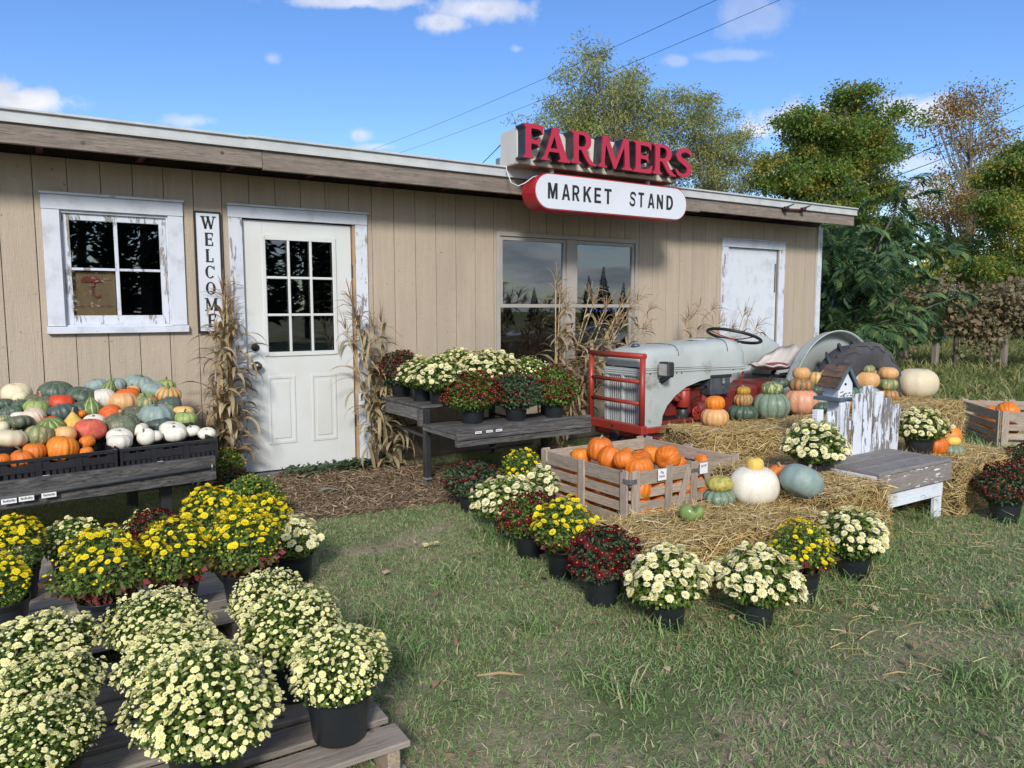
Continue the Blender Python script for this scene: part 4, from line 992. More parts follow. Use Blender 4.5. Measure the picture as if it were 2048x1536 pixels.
tray(.56, 1.13, .39, .72, .502, .12, 'black tray in the second row behind the orange pumpkins')
tray(1.14, 1.70, .39, .72, .502, .12, 'black tray in the second row at the far left')
tray(.02, .56, .74, 1.07, .602, .10, 'black tray in the back row against the wall, right half')
tray(.57, 1.12, .74, 1.07, .602, .10, 'black tray in the back row against the wall, middle')
tray(1.13, 1.70, .74, 1.07, .602, .10, 'black tray in the back row against the wall, left end')

ZP = [  # zoom coordinates x, y, width, colour, shape, stem, label (, extra)
 (145, 375, 225, 'cream', 'smooth', None, 'large pale cream pumpkin at the back left of the heap'),
 (172, 408, 125, 'cream', 'smooth', ('tan', 'short'), 'small cream pumpkin leaning on the large pale cream one'),
 (290, 425, 130, 'redor', 'rib', ('grey', 'nub'), 'orange-red pumpkin half hidden behind dark squash near the cream ones'),
 (480, 368, 270, 'dgreen', 'big', ('tan', 'nub'), 'broad dark green ribbed squash at the back against the wall'),
 (710, 405, 275, 'dgreen', 'squat', ('tan', 'nub'), 'broad dark green squash in the back row just left of the white one'),
 (820, 308, 170, 'blue', 'big', ('green', 'short'), 'blue-grey squash at the very back behind the green gourd, left one'),
 (985, 303, 170, 'blue', 'big', ('tan', 'short'), 'blue-grey squash at the very back behind the black stemmed pumpkin'),
 (925, 345, 118, 'striped', 'neck', ('green', 'long'), 'green gourd with a tall stem in front of two blue-grey squash'),
 (1190, 290, 235, 'blue', 'rib', ('green', 'short'), 'large blue-grey ribbed squash topping the back of the heap'),
 (1130, 348, 120, 'peach', 'smooth', ('green', 'mid'), 'small peach pumpkin behind the orange one with a black stem'),
 (1085, 385, 200, 'deep', 'squat', ('dark', 'mid'), 'deep orange pumpkin with a thick black stem'),
 (1310, 338, 220, 'blue', 'squat', None, 'blue-grey squash right of the topmost one, below the green gourd'),
 (1415, 302, 165, 'lgreen', 'flat', ('green', 'mid'), 'small green gourd at the back right end of the heap'),
 (1430, 382, 210, 'peachgreen', 'rib', ('green', 'mid'), 'peach pumpkin with green stripes at the back right'),
 (880, 422, 200, 'white', 'fine', ('grey', 'nub'), 'white pumpkin in the middle of the back rows'),
 (1050, 450, 240, 'peach', 'big', ('dark', 'nub'), 'large peach-pink pumpkin in the middle of the heap'),
 (1240, 405, 130, 'lgreen', 'rib', None, 'small green mottled squash behind the red-orange one'),
 (1290, 437, 100, 'redor', 'smooth', None, 'small red-orange squash next to the peach striped one'),
 (1230, 458, 190, 'mottlepeach', 'rib', ('green', 'mid'), 'green and peach mottled squash right of the large peach one'),
 (1440, 468, 210, 'slate', 'squat', ('grey', 'short'), 'dark slate squash at the right edge of the upper rows'),
 (40, 462, 140, 'dgreen', 'rib', None, 'dark green squash at the far left edge'),
 (155, 468, 140, 'dgreen', 'squat', ('tan', 'mid'), 'very dark green squash with a pale curled stem at the left'),
 (340, 445, 230, 'mottle', 'flat', ('tan', 'mid'), 'dark mottled flat squash with a long pale stem'),
 (520, 462, 210, 'redor', 'smooth', ('grey', 'nub'), 'bright red-orange squash in the middle left'),
 (305, 520, 212, 'lgreen', 'smooth', ('green', 'short'), 'pale green squash behind the pinkish white one'),
 (285, 582, 190, 'pinkish', 'fine', None, 'pinkish white pumpkin in the left middle rows'),
 (90, 530, 190, 'dgreen', 'flat', ('grey', 'short'), 'grey-green flat squash at the left below the very dark one'),
 (152, 562, 115, 'white', 'squat', ('green', 'mid'), 'small white pumpkin with an upright stem at the left'),
 (520, 545, 250, 'slate', 'rib', ('grey', 'short'), 'wide slate green ribbed squash below the bright red-orange one'),
 (785, 515, 150, 'striped', 'neck', ('green', 'mid'), 'tall green striped gourd standing in the centre of the heap'),
 (690, 500, 180, 'dgreen', 'squat', None, 'dark green squash left of the tall striped gourd'),
 (690, 545, 85, 'orange', 'rib', None, 'small orange pumpkin peeking out left of the tall striped gourd'),
 (950, 565, 192, 'deep', 'pie', ('grey', 'short'), 'orange pumpkin lying on its side with its stem facing out', dict(tilt=(1.2, .35))),
 (1150, 545, 190, 'mottle', 'rib', ('tan', 'nub'), 'dark mottled squash behind the large blue-grey one'),
 (1410, 512, 150, 'lgreen', 'squat', ('green', 'short'), 'pale green squash behind the dark slate green one on the right'),
 (1330, 578, 290, 'blue', 'big', ('grey', 'short'), 'largest blue-grey squash, right of the middle of the heap'),
 (1565, 532, 180, 'peach', 'squat', None, 'peach squash behind the light green one at the right end'),
 (1575, 592, 190, 'lgreen', 'squat', ('green', 'mid'), 'light green squash directly above the white pumpkins at the right end'),
 (1355, 630, 195, 'slate', 'squat', ('grey', 'short'), 'dark slate green squash in front of the largest blue-grey one'),
 (1040, 655, 300, 'mottle', 'big', ('tan', 'mid'), 'large grey-green squash with pink streaks above the white pumpkins'),
 (800, 612, 172, 'white', 'squat', ('grey', 'short'), 'white pumpkin half hidden behind the red-pink one'),
 (765, 682, 245, 'redpink', 'smooth', ('grey', 'short'), 'large bumpy red-pink squash in the middle front'),
 (625, 645, 160, 'yellow', 'neck', ('tan', 'mid'), 'yellow gourd with a pointed neck left of the red-pink squash'),
 (410, 615, 150, 'redor', 'squat', ('grey', 'mid'), 'small red-orange pumpkin between two green striped squash'),
 (430, 658, 225, 'striped', 'rib', ('green', 'nub'), 'dark green striped squash in the left middle front'),
 (145, 625, 232, 'mottle', 'flat', None, 'grey-green squash with an orange patch on top at the left'),
 (30, 592, 110, 'mottlepeach', 'rib', None, 'small striped squash at the far left edge'),
 (95, 755, 255, 'cream', 'squat', ('green', 'short'), 'largest pale cream pumpkin at the front left of the second row'),
 (335, 732, 218, 'mottlepeach', 'smooth', ('green', 'short'), 'green and orange mottled squash beside the largest cream pumpkin'),
 (555, 722, 172, 'peach', 'smooth', None, 'peach-yellow squash in front of the yellow gourd'),
 (10, 660, 120, 'cream', 'smooth', None, 'cream squash cut by the left edge above the largest cream pumpkin'),
 (20, 938, 120, 'orange', 'pie', None, 'small orange pumpkin low in the tray at the left edge of the photo'),
 (190, 932, 185, 'orange', 'pie', ('grey', 'long'), 'small orange pumpkin low in its tray with a long grey stem'),
 (290, 868, 180, 'orange', 'pie', ('green', 'mid'), 'orange pumpkin behind the long grey stem in the orange tray'),
 (530, 842, 240, 'orange', 'pie', ('grey', 'short'), 'largest orange pumpkin in the front tray'),
 (745, 782, 122, 'orange', 'pie', None, 'small upright orange pumpkin at the right corner of the orange tray'),
 (735, 875, 115, 'orange', 'pie', ('tan', 'mid'), 'orange pumpkin mostly sunk at the right corner of the orange tray'),
 (1020, 738, 195, 'white', 'squat', ('dark', 'nub'), 'white pumpkin with a dark stub stem at the left of the white tray, rear one'),
 (1020, 785, 200, 'white', 'squat', None, 'stemless white pumpkin at the left front of the white tray'),
 (1175, 682, 162, 'white', 'squat', ('green', 'short'), 'white pumpkin at the back of the white tray, second from its left'),
 (1250, 742, 150, 'white', 'smooth', ('green', 'mid'), 'white pumpkin with a slanting green stem in the middle of the white tray', dict(tilt=(.3, .5))),
 (1322, 735, 120, 'white', 'smooth', None, 'white pumpkin half hidden in the middle of the white tray'),
 (1475, 682, 210, 'white', 'squat', ('green', 'nub'), 'white pumpkin at the back right of the white tray, larger one behind'),
 (1485, 712, 195, 'white', 'squat', ('grey', 'short'), 'white pumpkin with a grey stem in the right middle of the white tray'),
 (1635, 692, 140, 'white', 'squat', ('green', 'mid'), 'second white pumpkin from the right end of the white tray'),
 (1765, 712, 148, 'white', 'squat', ('grey', 'nub'), 'white pumpkin at the extreme right end of the white tray'),
]
for e in ZP:
    zx, zy, zw, col, shp, stm, lab = e[:7]; kw = e[7] if len(e) > 7 else {}
    px, py = zx/4.267, 700+zy/4.267
    Y = np.interp(py, [765, 790, 820, 850, 868, 890, 930], [-.32, -.48, -.72, -.92, -1.06, -1.16, -1.24])
    Y -= .13*max(0, (430-px)/430)*(.5 if py < 830 else 1)
    pump_px(px, py, zw/4.267*1.04, Y, col, shp, lab, stem=stm, group='pumpkins and squash heaped on the left bench', tilt=kw.get('tilt', (rng.uniform(-.05, .28), rng.uniform(-.18, .18))))

# ---------------- right display bench
rt = thing('rolling_bench', 'weathered two level wooden bench on black legs with casters holding potted mums', 'display bench', (3.1, -.8, 0))
for i in range(5): MB().box((2.50, -1.05+.182*i, .603), (3.72, -1.05+.182*i+.176, .625), bev=.003).build('deck_board', M_tablewood, rt)
for i in range(3): MB().box((2.50, -1.575+.175*i, .468), (3.67, -1.575+.175*i+.169, .49), bev=.003).build('shelf_board', M_tablewood, rt)
MB().box((2.49, -1.615, .392), (3.675, -1.58, .530), bev=.003).build('front_board', M_tablewood, rt)
MB().box((2.49, -1.628, .440), (3.675, -1.6165, .462), bev=.003).build('front_strip', M_tablewood, rt)
MB().box((2.51, -1.00, .50), (2.53, -.12, .601), bev=.003).build('side_board', M_tablewoodY, rt)
MB().box((2.50, -1.575, .44), (2.525, -1.06, .466), bev=.002).build('side_rail', M_tablewoodY, rt)
MB().box((2.48, -1.062, .47), (2.515, -1.012, .60), bev=.002).build('corner_post', M_tablewood, rt)
for (x, y) in ((2.53, -1.07), (2.59, -.235), (3.62, -1.07), (3.62, -.235)):
    lg = MB().box((x-.024, y-.024, .075), (x+.024, y+.024, .60), bev=.004).build('leg', M_iron, rt)
    MB().box((x-.028, y-.028, .062), (x+.028, y+.028, .08), bev=.003).build('collar', M_steel, lg)
    cs = MB(); cs.box((x-.02, y-.014, .02), (x-.016, y+.035, .062)); cs.box((x+.016, y-.014, .02), (x+.02, y+.035, .062)); cs.build('caster_fork', M_steel, lg)
    MB().lathe([(0, -.012), (.024, -.012), (.030, -.008), (.030, .008), (.024, .012), (0, .012)], (x, y+.02, .030), 16, roty(PI/2)).build('caster_wheel', M_rubber, lg)
MB().bar((2.53, -1.05, .39), (2.59, -.25, .39), .02, .02).build('cross_bar', M_iron, rt)
MB().bar((3.62, -1.05, .39), (3.62, -.25, .39), .02, .02).build('cross_bar', M_iron, rt)
MB().bar((2.55, -.25, .35), (3.60, -.25, .35), .02, .02).build('cross_bar', M_iron, rt)
for i, (px, py) in enumerate(((957, 865), (979, 862.5), (998, 860.5))):
    p = W(px, py, -1.63); tg = MB().box((p[0]-.026, -1.6302, p[2]-.008), (p[0]+.026, -1.6292, p[2]+.008)).build('price_label', M_paper, rt)
    mb = MB()
    for q in range(7): mb.box((p[0]-.02+q*.006, -1.6307, p[2]-.003), (p[0]-.0165+q*.006, -1.6303, p[2]+.003+.001*(q % 2)))
    mb.build('writing', M_black, tg, kind='stuff')

# ---------------- pallets
def pallet(c, rz, w, l, z, nb, label, bw=.092, zrand=0.006):
    th = thing('wood_pallet', label, 'pallet', (c[0], c[1], 0), rz, 'weathered wooden pallets on the grass')
    th.rotation_euler[2] = rz
    gap = (l-nb*bw)/(nb-1)
    for i in range(nb):
        y = -l/2+i*(bw+gap); dz = rng.uniform(-zrand, 0)
        MB().box((-w/2+rng.uniform(0, .012), y, z-.019+dz), (w/2-rng.uniform(0, .012), y+bw+rng.uniform(-.004, .004), z+dz), bev=.003).build('deck_board', M_pallet, th, world=False)
    for x in (-w/2+.05, 0, w/2-.05):
        MB().box((x-.019, -l/2+.005, .02), (x+.019, l/2-.005, z-.026), bev=.003).build('stringer', M_palletY, th, world=False)
    for y in (-l/2+.05, 0, l/2-.05): MB().box((-w/2, y-.045, .002), (w/2, y+.045, .0195)).build('bottom_board', M_pallet, th, world=False)
    return th
pa = G(820, 1463, .125); pb_ = G(757, 1390, .125)
pallet((.222, -3.765), math.radians(-1.2), 1.32, .98, .125, 7, 'grey slatted pallet in the front left corner under the cream button mums', bw=.112)
pallet((.06, -2.66), math.radians(1), 1.30, .88, .12, 8, 'grey slatted pallet behind the front one under the yellow mums', bw=.098)
pallet((.02, -1.80), math.radians(2), 1.2, .74, .10, 7, 'shaded pallet in front of the left bench')

# ---------------- slatted field crates
def slat(name, mb, mt, par): return mb.build(name, mt, par, world=False)
def field_crate(c, rz, w, l, h, label, signs=False, ns=4):
    th = thing('slatted_crate', label, 'crate', (c[0], c[1], 0), rz, 'slatted wooden field crates')
    t_ = .016; hs = (h-.02)/ns
    for i in range(ns):
        z0 = .012+i*hs; z1 = z0+hs-.024 if i < ns-1 else h
        for s_, yy in ((-1, -l/2), (1, l/2)):
            y0, y1 = (yy, yy+t_) if s_ < 0 else (yy-t_, yy)
            slat('slat', MB().box((-w/2+.002, y0, z0), (w/2-.002, y1, z1+rng.uniform(-.004, 0)), bev=.002), M_crateX, th)
        for s_, xx in ((-1, -w/2), (1, w/2)):
            x0, x1 = (xx+.001, xx+t_) if s_ < 0 else (xx-t_, xx-.001)
            slat('slat', MB().box((x0, -l/2+t_+.001, z0), (x1, l/2-t_-.001, z1+rng.uniform(-.004, 0)), bev=.002), M_crateY, th)
    p = .062; o = .015
    for x in (-w/2+.012, w/2-.012-p):      # posts on the long faces
        for yy in (-l/2-o, l/2+.001): slat('post', MB().box((x, yy, .004), (x+p, yy+o-.001, h+.012), bev=.002), M_crateZ, th)
    for x in (-w*.20, -p/2+w*.06):
        slat('post', MB().box((x, -l/2-o, .004), (x+p*.9, -l/2-.001, h+.016), bev=.002), M_crateZ, th)
    for yy in (-l/2+.01, -p/2, l/2-.01-p):
        for xx in (-w/2-o, w/2+.001): slat('post', MB().box((xx, yy, .004), (xx+o-.001, yy+p, h+.012), bev=.002), M_crateZ, th)
    for zz in (.06, h-.055):
        mb = MB(); mb.box((-w/2-o-.003, -l/2-o-.003, zz-.014), (-w/2+.045, -l/2-o-.0003, zz+.016)); mb.box((-w/2-o-.003, -l/2-o, zz-.014), (-w/2-o-.0003, -l/2+.045, zz+.016)); slat('metal_corner', mb, M_steel, th)
        mb = MB(); mb.box((w/2-.045, -l/2-o-.003, zz-.014), (w/2+o+.003, -l/2-o-.0003, zz+.016)); slat('metal_corner', mb, M_steel, th)
    slat('metal_strap', MB().box((w*.02, -l/2-o-.004, h-.055), (w*.17, -l/2-o-.0012, h-.032)), M_steel, th)
    for (xa, xb) in ((-w*.10, w*.015), (w*.26, w*.15)):
        slat('diagonal_brace', MB().bar((xa, -l/2-o+.007, .03), (xb, -l/2-o+.007, h-.015), .010, .055, up=(0, 0, 1), bev=.001) if False else MB().bar((xa, -l/2-o+.006, .035), (xb, -l/2-o+.006, h-.02), .048, .010, up=(0, 1, 0), bev=.001), M_crateZ, th)
    slat('floor_board', MB().box((-w/2+t_+.002, -l/2+t_+.002, .012), (w/2-t_-.002, l/2-t_-.002, .022)), M_crateX, th)
    if signs:
        for (px, py, lines) in ((1324, 949, ('Pie', 'Pumpkins')), (1407, 936, ('$4.99', ''))):
            q = W(px, py, c[1]-l/2-.02); x = q[0]-c[0]; z = q[2]
            sgn = MB().box((x-.036, -l/2-o-.008, z-.036), (x+.036, -l/2-o-.0065, z+.036), R=None).build('price_sign', M_paper, th, world=False)
            zz = z+.012
            for ln in lines:
                if not ln: continue
                me = textmesh(ln, .02, .0005, shear=.25); wl = .05 if len(ln) > 4 else .03
                fit(me, x-wl/2-.002, x+wl/2-.002, zz-.008, zz+.012, -l/2-o-.0085)
                place_me('writing', me, M_black, sgn, off=False); zz -= .026
    return th
field_crate((3.565, -2.27), 0, .985, .925, .347, 'big slatted wooden crate of orange pie pumpkins with two paper price signs', signs=True)
cz = .347
for (zx, zy, zw, dy, lab, stm, tl) in [
 (1025, 165, 180, .30, 'pie pumpkin with a pale stalk standing highest at the back left of the big crate', ('tan', 'mid'), (0, 0)),
 (895, 215, 145, .42, 'pie pumpkin in the back left corner of the big crate', ('tan', 'short'), (.1, 0)),
 (1015, 262, 145, .06, 'pie pumpkin touching the left slats of the big crate', None, (.3, .2)),
 (1095, 228, 175, .20, 'large pie pumpkin resting left of centre in the big crate', None, (.4, .3)),
 (1212, 215, 120, .42, 'darker pie pumpkin at the back centre of the big crate', ('tan', 'mid'), (.6, -.4)),
 (1300, 250, 165, .22, 'pie pumpkin in the centre of the big crate behind the flat one', None, (.2, 0)),
 (1290, 295, 205, -.02, 'wide pie pumpkin at the front slats of the big crate left of the paper sign', None, (.1, 0)),
 (1372, 200, 125, .44, 'pie pumpkin far back right of centre in the big crate', None, (0, 0)),
 (1485, 222, 180, .05, 'pie pumpkin on its side with the stem facing out above the paper sign', ('tan', 'mid'), (1.25, .1)),
 (1560, 255, 100, .20, 'pie pumpkin peeping out right of the one lying on its side', None, (0, 0)),
 (1730, 245, 112, .15, 'lone pie pumpkin in the right part of the big crate', None, (0, 0))]:
    px, py = 900+zx/3.413, 850+zy/3.413
    Y = -2.62+max(dy, .0)*1.5*.9 if dy > 0 else -2.62
    P = W(px, py, Y)
    for _ in range(30):
        if P[0] < 3.19: Y += .0; P[0] = 3.19
        break
    pumpkin(P, zw/3.413/FPX*depth(P), 'orange', 'pie', lab, stem=stm, tilt=tl, group='orange pie pumpkins in the big crate')
k = 0
LOWL = ['left slats, rear end', 'left slats, middle', 'left slats, front end', 'front slats, left end', 'front slats, between the posts', 'front slats, behind the left brace', 'front slats, behind the strap', 'front slats, right end']
for j, zz in enumerate((.09, .205)):
    for i, (x, y) in enumerate(((3.18, -1.97), (3.18, -2.22), (3.19, -2.46), (3.22, -2.645), (3.42, -2.64), (3.60, -2.64), (3.78, -2.64), (3.94, -2.62))):
        if j == 1 and i == 7: continue
        pumpkin((x+rng.uniform(-.015, .015), y+rng.uniform(-.01, .01), zz+rng.uniform(-.01, .01)+(.0 if x < 3.7 else -.02*j)), .185, 'orange', 'pie',
                ('pie pumpkin low behind the ' if j == 0 else 'pie pumpkin higher up behind the ')+LOWL[i]+' of the big crate', stem=('tan', 'short') if rng.random() < .4 else None, tilt=(rng.uniform(-.6, .6), rng.uniform(-.6, .6)), group='orange pie pumpkins in the big crate')
for i, (x, y) in enumerate(((3.45, -2.3), (3.65, -2.2), (3.45, -2.0), (3.75, -2.42), (3.9, -2.3))):
    pumpkin((x, y, .12), .2, 'orange', 'pie', 'pie pumpkin deep inside the big crate, '+['left front', 'centre rear', 'left rear', 'right front', 'right rear'][i]+' of the hidden layer', stem=None, group='orange pie pumpkins in the big crate')
# far right crate, turned about 45 degrees
cN = np.array([7.80, -2.70]); e1 = np.array([.70, .714]); e2 = np.array([.714, -.70])
cc = cN+e1*.5+e2*.5
field_crate(cc, math.atan2(e1[1], e1[0]) + PI/2*0 + math.pi/2*0 - 0.0, 1.0, 1.0, .36, 'slatted wooden crate of orange pumpkins turned cornerwise on the right behind the bales', signs=False)
for (zx, zy, zw, dd, lab, stm, tl) in [
 (550, 492, 185, .22, 'broad orange pumpkin with forked stem in the left corner of the right crate', ('tan', 'long'), (.1, .2)),
 (660, 455, 122, .45, 'small upright orange pumpkin standing highest in the right crate', ('tan', 'short'), (0, .3)),
 (745, 528, 170, .12, 'orange pumpkin along the front slats of the right crate', None, (0, 0)),
 (865, 503, 175, .40, 'orange pumpkin with a thick pale stalk at the right of the right crate', ('tan', 'long'), (.4, .9)),
 (600, 590, 130, .06, 'orange pumpkin low behind the left slats of the right crate', None, (0, 0)),
 (715, 605, 120, .06, 'orange pumpkin low behind the middle slats of the right crate', None, (0, 0)),
 (650, 700, 120, .06, 'orange pumpkin at the bottom behind the left slats of the right crate', None, (0, 0)),
 (740, 712, 110, .06, 'orange pumpkin at the bottom behind the middle slats of the right crate', None, (0, 0)),
 (900, 632, 110, .06, 'orange pumpkin behind the right hand slats of the right crate', None, (0, 0))]:
    px, py = 1800+zx/4.04, 700+zy/4.04
    # intersect the ray with the plane dd behind the crate's left face
    r = ray(px, py); nrm = np.array([e2[0], e2[1], 0]); o_ = np.array([*(cN+e2*(dd+.10)), 0])
    if zx > 850: nrm = np.array([e1[0], e1[1], 0]); o_ = np.array([*(cN+e1*(.14+dd*.4)), 0])
    tt = ((o_-CAM) @ nrm)/(r @ nrm); P = CAM+r*tt
    pumpkin(P, zw/4.04/FPX*depth(P), 'orange', 'pie', lab, stem=stm, tilt=tl, group='orange pumpkins in the right crate')

# ---------------- straw bales
def bale(c, rz, l, w, h, label, n=3600, z0=0.0, wild=1.0):
    th = thing('straw_bale', label, 'straw bale', (c[0], c[1], z0), rz, 'golden straw bales')
    nx, ny, nz = 14, 7, 6; V = []; idx = {}
    F = []
    def vid(i, j, k):
        if (i, j, k) not in idx:
            p = np.array([(i/nx-.5)*l, (j/ny-.5)*w, k/nz*h]); q = (i in (0, nx))+(j in (0, ny))+(k == nz)
            s_ = .965 if q >= 2 else 1.0; p = p*np.array([s_, s_, 1])+rng.normal(0, .006, 3)*np.array([1, 1, .8])
            if k == nz and q >= 2: p[2] -= .015
            idx[(i, j, k)] = len(V); V.append(p)
        return idx[(i, j, k)]
    for i in range(nx):
        for k in range(nz):
            for j in (0, ny): F.append((vid(i, j, k), vid(i+1, j, k), vid(i+1, j, k+1), vid(i, j, k+1)))
    for j in range(ny):
        for k in range(nz):
            for i in (0, nx): F.append((vid(i, j, k), vid(i, j+1, k), vid(i, j+1, k+1), vid(i, j, k+1)))
    for i in range(nx):
        for j in range(ny):
            for k in (0, nz): F.append((vid(i, j, k), vid(i+1, j, k), vid(i+1, j+1, k), vid(i, j+1, k)))
    link('packed_core', mesh_np('packed_core', V, np.array(F), M_strawbody), th)
    # straws lying on the five open faces
    ar = np.array([l*w*1.3, l*h*.8, l*h, w*h*.8, w*h]); fc = rng.choice(5, n, p=ar/ar.sum()); u = rng.uniform(-.5, .5, n); v = rng.uniform(-.5, .5, n)
    P = np.zeros((n, 3)); N = np.zeros((n, 3)); T = np.zeros((n, 3))
    ang = rng.normal(0, .75, n)
    for f, (ax, sgn, a1, a2, L1, L2) in enumerate(((2, 1, 0, 1, l, w), (1, -1, 0, 2, l, h), (1, 1, 0, 2, l, h), (0, -1, 1, 2, w, h), (0, 1, 1, 2, w, h))):
        m_ = fc == f; P[m_, a1] = u[m_]*L1; P[m_, a2] = v[m_]*L2+(h/2 if a2 == 2 else 0)
        P[m_, ax] = sgn*(w/2 if ax == 1 else l/2) if ax != 2 else h
        N[m_, ax] = sgn; T[m_, a1] = np.cos(ang[m_]); T[m_, a2] = np.sin(ang[m_])
    out = np.abs(rng.normal(0, .009, n))*wild; P += N*out[:, None]
    D = T+N*(rng.normal(.02, .16, n)*wild)[:, None]
    D[rng.random(n) < .5] *= -1; L = rng.uniform(.04, .15, n)
    V, F = strips(P-unit(D)*L[:, None]*.4, D, L, rng.uniform(.0018, .0052, n), up=N, bend=.04)
    V[:, 2] = np.maximum(V[:, 2], .002)
    link('loose_straws', mesh_np('loose_straws', V, F, M_straw), th, kind='stuff')
    # a few stiff ones sticking out
    n2 = int(n*.09); k_ = rng.choice(n, n2); D2 = T[k_]*rng.normal(0, 1, (n2, 1))+N[k_]*rng.uniform(.15, .8, (n2, 1)); V, F = strips(P[k_], D2, rng.uniform(.03, .10, n2), rng.uniform(.0014, .003, n2), up=N[k_], bend=.1)
    link('stray_straws', mesh_np('stray_straws', V, F, M_straw), th, kind='stuff')
    mb = MB()
    for y in (-w*.22, w*.22):
        pts = [(-l/2-.004, y, .02), (-l/2-.006, y, h-.02), (-l/2+.02, y, h+.004), (l/2-.02, y, h+.004), (l/2+.006, y, h-.02), (l/2+.004, y, .02)]
        mb.tube(pts, .002, 4)
    mb.build('twine', M_strawbody, th, world=False)
bale((2.92, -3.52), math.radians(-3), 1.14, .50, .27, 'front left straw bale with the dented green gourd beside the big crate', 7000)
bale((3.82, -3.50), math.radians(5), .60, .56, .345, 'straw bale between the front left bale and the white bench', 5200)
bale((4.13, -2.99), 0, .64, .46, .30, 'straw bale under the potted cream mum behind the white bench', 4200)
bale((4.62, -2.20), math.radians(-15), .95, .50, .42, 'straw bale in front of the tractor engine, left end of the rear row', 7000)
bale((5.50, -2.42), math.radians(-4), .90, .50, .44, 'straw bale in the middle of the rear row under the big pink pumpkin', 5000)
bale((6.30, -2.36), math.radians(3), .74, .50, .485, 'straw bale behind the birdhouse in the rear row', 3600)
bale((6.86, -2.40), math.radians(4), .72, .52, .485, 'straw bale under the huge cream pumpkin at the right end of the rear row', 6500)
bale((5.40, -3.47), math.radians(4), .90, .44, .33, 'straw bale against the right side of the white bench', 7000)
bale((5.36, -3.01), math.radians(0), .90, .44, .32, 'straw bale behind the right side of the bench under a potted cream mum', 3600)

# pumpkins on the bales
GA = 'stacked pumpkins on the rear straw bales'
stack(1429.5, 850, .43, [(54, 'peach', 'big', 'ribbed peach pumpkin at the left end of the rear row', None), (39, 'orange', 'big', 'orange pumpkin on the peach one at the left end of the rear row', None)], GA)
stack(1485.7, 838, .43, [(61, 'dgreen', 'flat', 'dark green flat squash at the bottom of the three high stack near the engine', None), (38, 'cinder', 'rib', 'orange and green squash in the middle of the three high stack near the engine', None), (27, 'mini', 'squat', 'tiny golden pumpkin topping the three high stack near the engine', ('tan', 'mid'))], GA)
stack(1542, 835, .445, [(73, 'greygreen', 'big', 'big grey-green ribbed squash in the rear row', None), (43, 'greenyel', 'big', 'green and yellow streaked squash on the big grey-green one', ('green', 'short'))], GA)
stack(1600, 826, .45, [(70, 'pink', 'big', 'big salmon pink pumpkin in the rear row', None), (49, 'cinder', 'flat', 'green squash with orange belly on the big salmon pink one', None), (33, 'peach', 'smooth', 'peach pumpkin topping the stack over the salmon pink one', ('grey', 'short'))], GA)
stack(1630, 812, .47, [(45, 'blue', 'squat', 'pale grey squash half hidden left of the birdhouse', None), (38, 'slate', 'squat', 'slate squash between two stacks left of the birdhouse', None), (34, 'peachgreen', 'smooth', 'peach squash with a green cap left of the birdhouse', None)], GA)
pump_px(1563, 766, 30, -1.95, 'dgreen', 'squat', 'dark green squash half hidden behind the streaked one', stem=None, group=GA)
pump_px(1660, 748, 34, -2.05, 'peach', 'squat', 'peach pumpkin with a curved stem behind the birdhouse roof', stem=('tan', 'mid'), group=GA)
stack(1700, 815, .49, [(42, 'cinder', 'flat', 'green and orange squash right of the birdhouse, lower one', None), (36, 'dgreen', 'big', 'dark green ribbed squash right of the birdhouse, upper one', None)], GA)
stack(1645, 822, .48, [(40, 'dgreen', 'flat', 'dark green squash below the birdhouse floor', None)], GA)
stack(1733, 802, .49, [(50, 'blue', 'squat', 'pale grey-green squash behind the tallest picket', None), (47, 'peach', 'smooth', 'round peach pumpkin above the tallest picket', None), (27, 'mottlepeach', 'squat', 'small green topped squash on the round peach pumpkin', ('green', 'short'))], GA)
stack(1774, 800, .49, [(44, 'cinder', 'flat', 'flat orange striped squash at the bottom of the stack beside the huge cream one', None), (40, 'mottlepeach', 'squat', 'mottled green squash in the middle of the stack beside the huge cream pumpkin', None), (39, 'peach', 'squat', 'peach squash topping the stack beside the huge cream pumpkin', ('tan', 'nub'))], GA)
g_ = G(1833, 793, .49); pumpkin(g_+np.array([0, 0, -.012]), 78/FPX*depth(g_), 'cream', 'smooth', 'huge pale cream pumpkin at the right end of the rear bales', stem=None, base=True, flat=.98, group=GA, rz=.3)
GB = 'pumpkins on the front straw bales'
stack(1438, 1006, .27, [(66, 'greygreen', 'flat', 'flat dark green ribbed squash on the front bale under the yellow-green one', None), (51, 'yelgreen', 'squat', 'yellow-green squash on the flat dark green one beside the big white pumpkin', None)], GB)
stack(1508, 1003, .27, [(97, 'white', 'smooth', 'big round white pumpkin on the front bales', None), (34, 'yellow', 'smooth', 'small yellow squash on top of the big round white pumpkin', ('green', 'short'))], GB)
stack(1560, 972, .335, [(58, 'orange', 'pie', 'orange pumpkin behind the blue-grey one on the front bales', ('tan', 'mid'))], GB)
gq = G(1603, 984, .345); pumpkin(gq+np.array([0, 0, -.01]), 84/FPX*depth(gq), 'blue', 'smooth', 'blue-grey pumpkin with a cream patch leaning in front of the orange one', stem=('tan', 'mid'), base=True, group=GB, tilt=(.05, .55), rz=0, flat=.92)
g_ = G(1872, 908, .33); pumpkin(g_, .155, 'orange', 'pie', 'orange pumpkin partly behind the right hand cream mum, lower one', stem=None, base=True, group=GB)
g_ = G(1892, 893, .33); pumpkin(g_, .20, 'orange', 'pie', 'orange pumpkin behind the yellow squash on the right bale', stem=None, base=True, group=GB)
stack(1903, 908, .33, [(47, 'greygreen', 'flat', 'flat dark green squash on the bale right of the bench', None), (30, 'yellow', 'squat', 'small golden yellow squash on the flat green one right of the bench', ('tan', 'nub'))], GB)
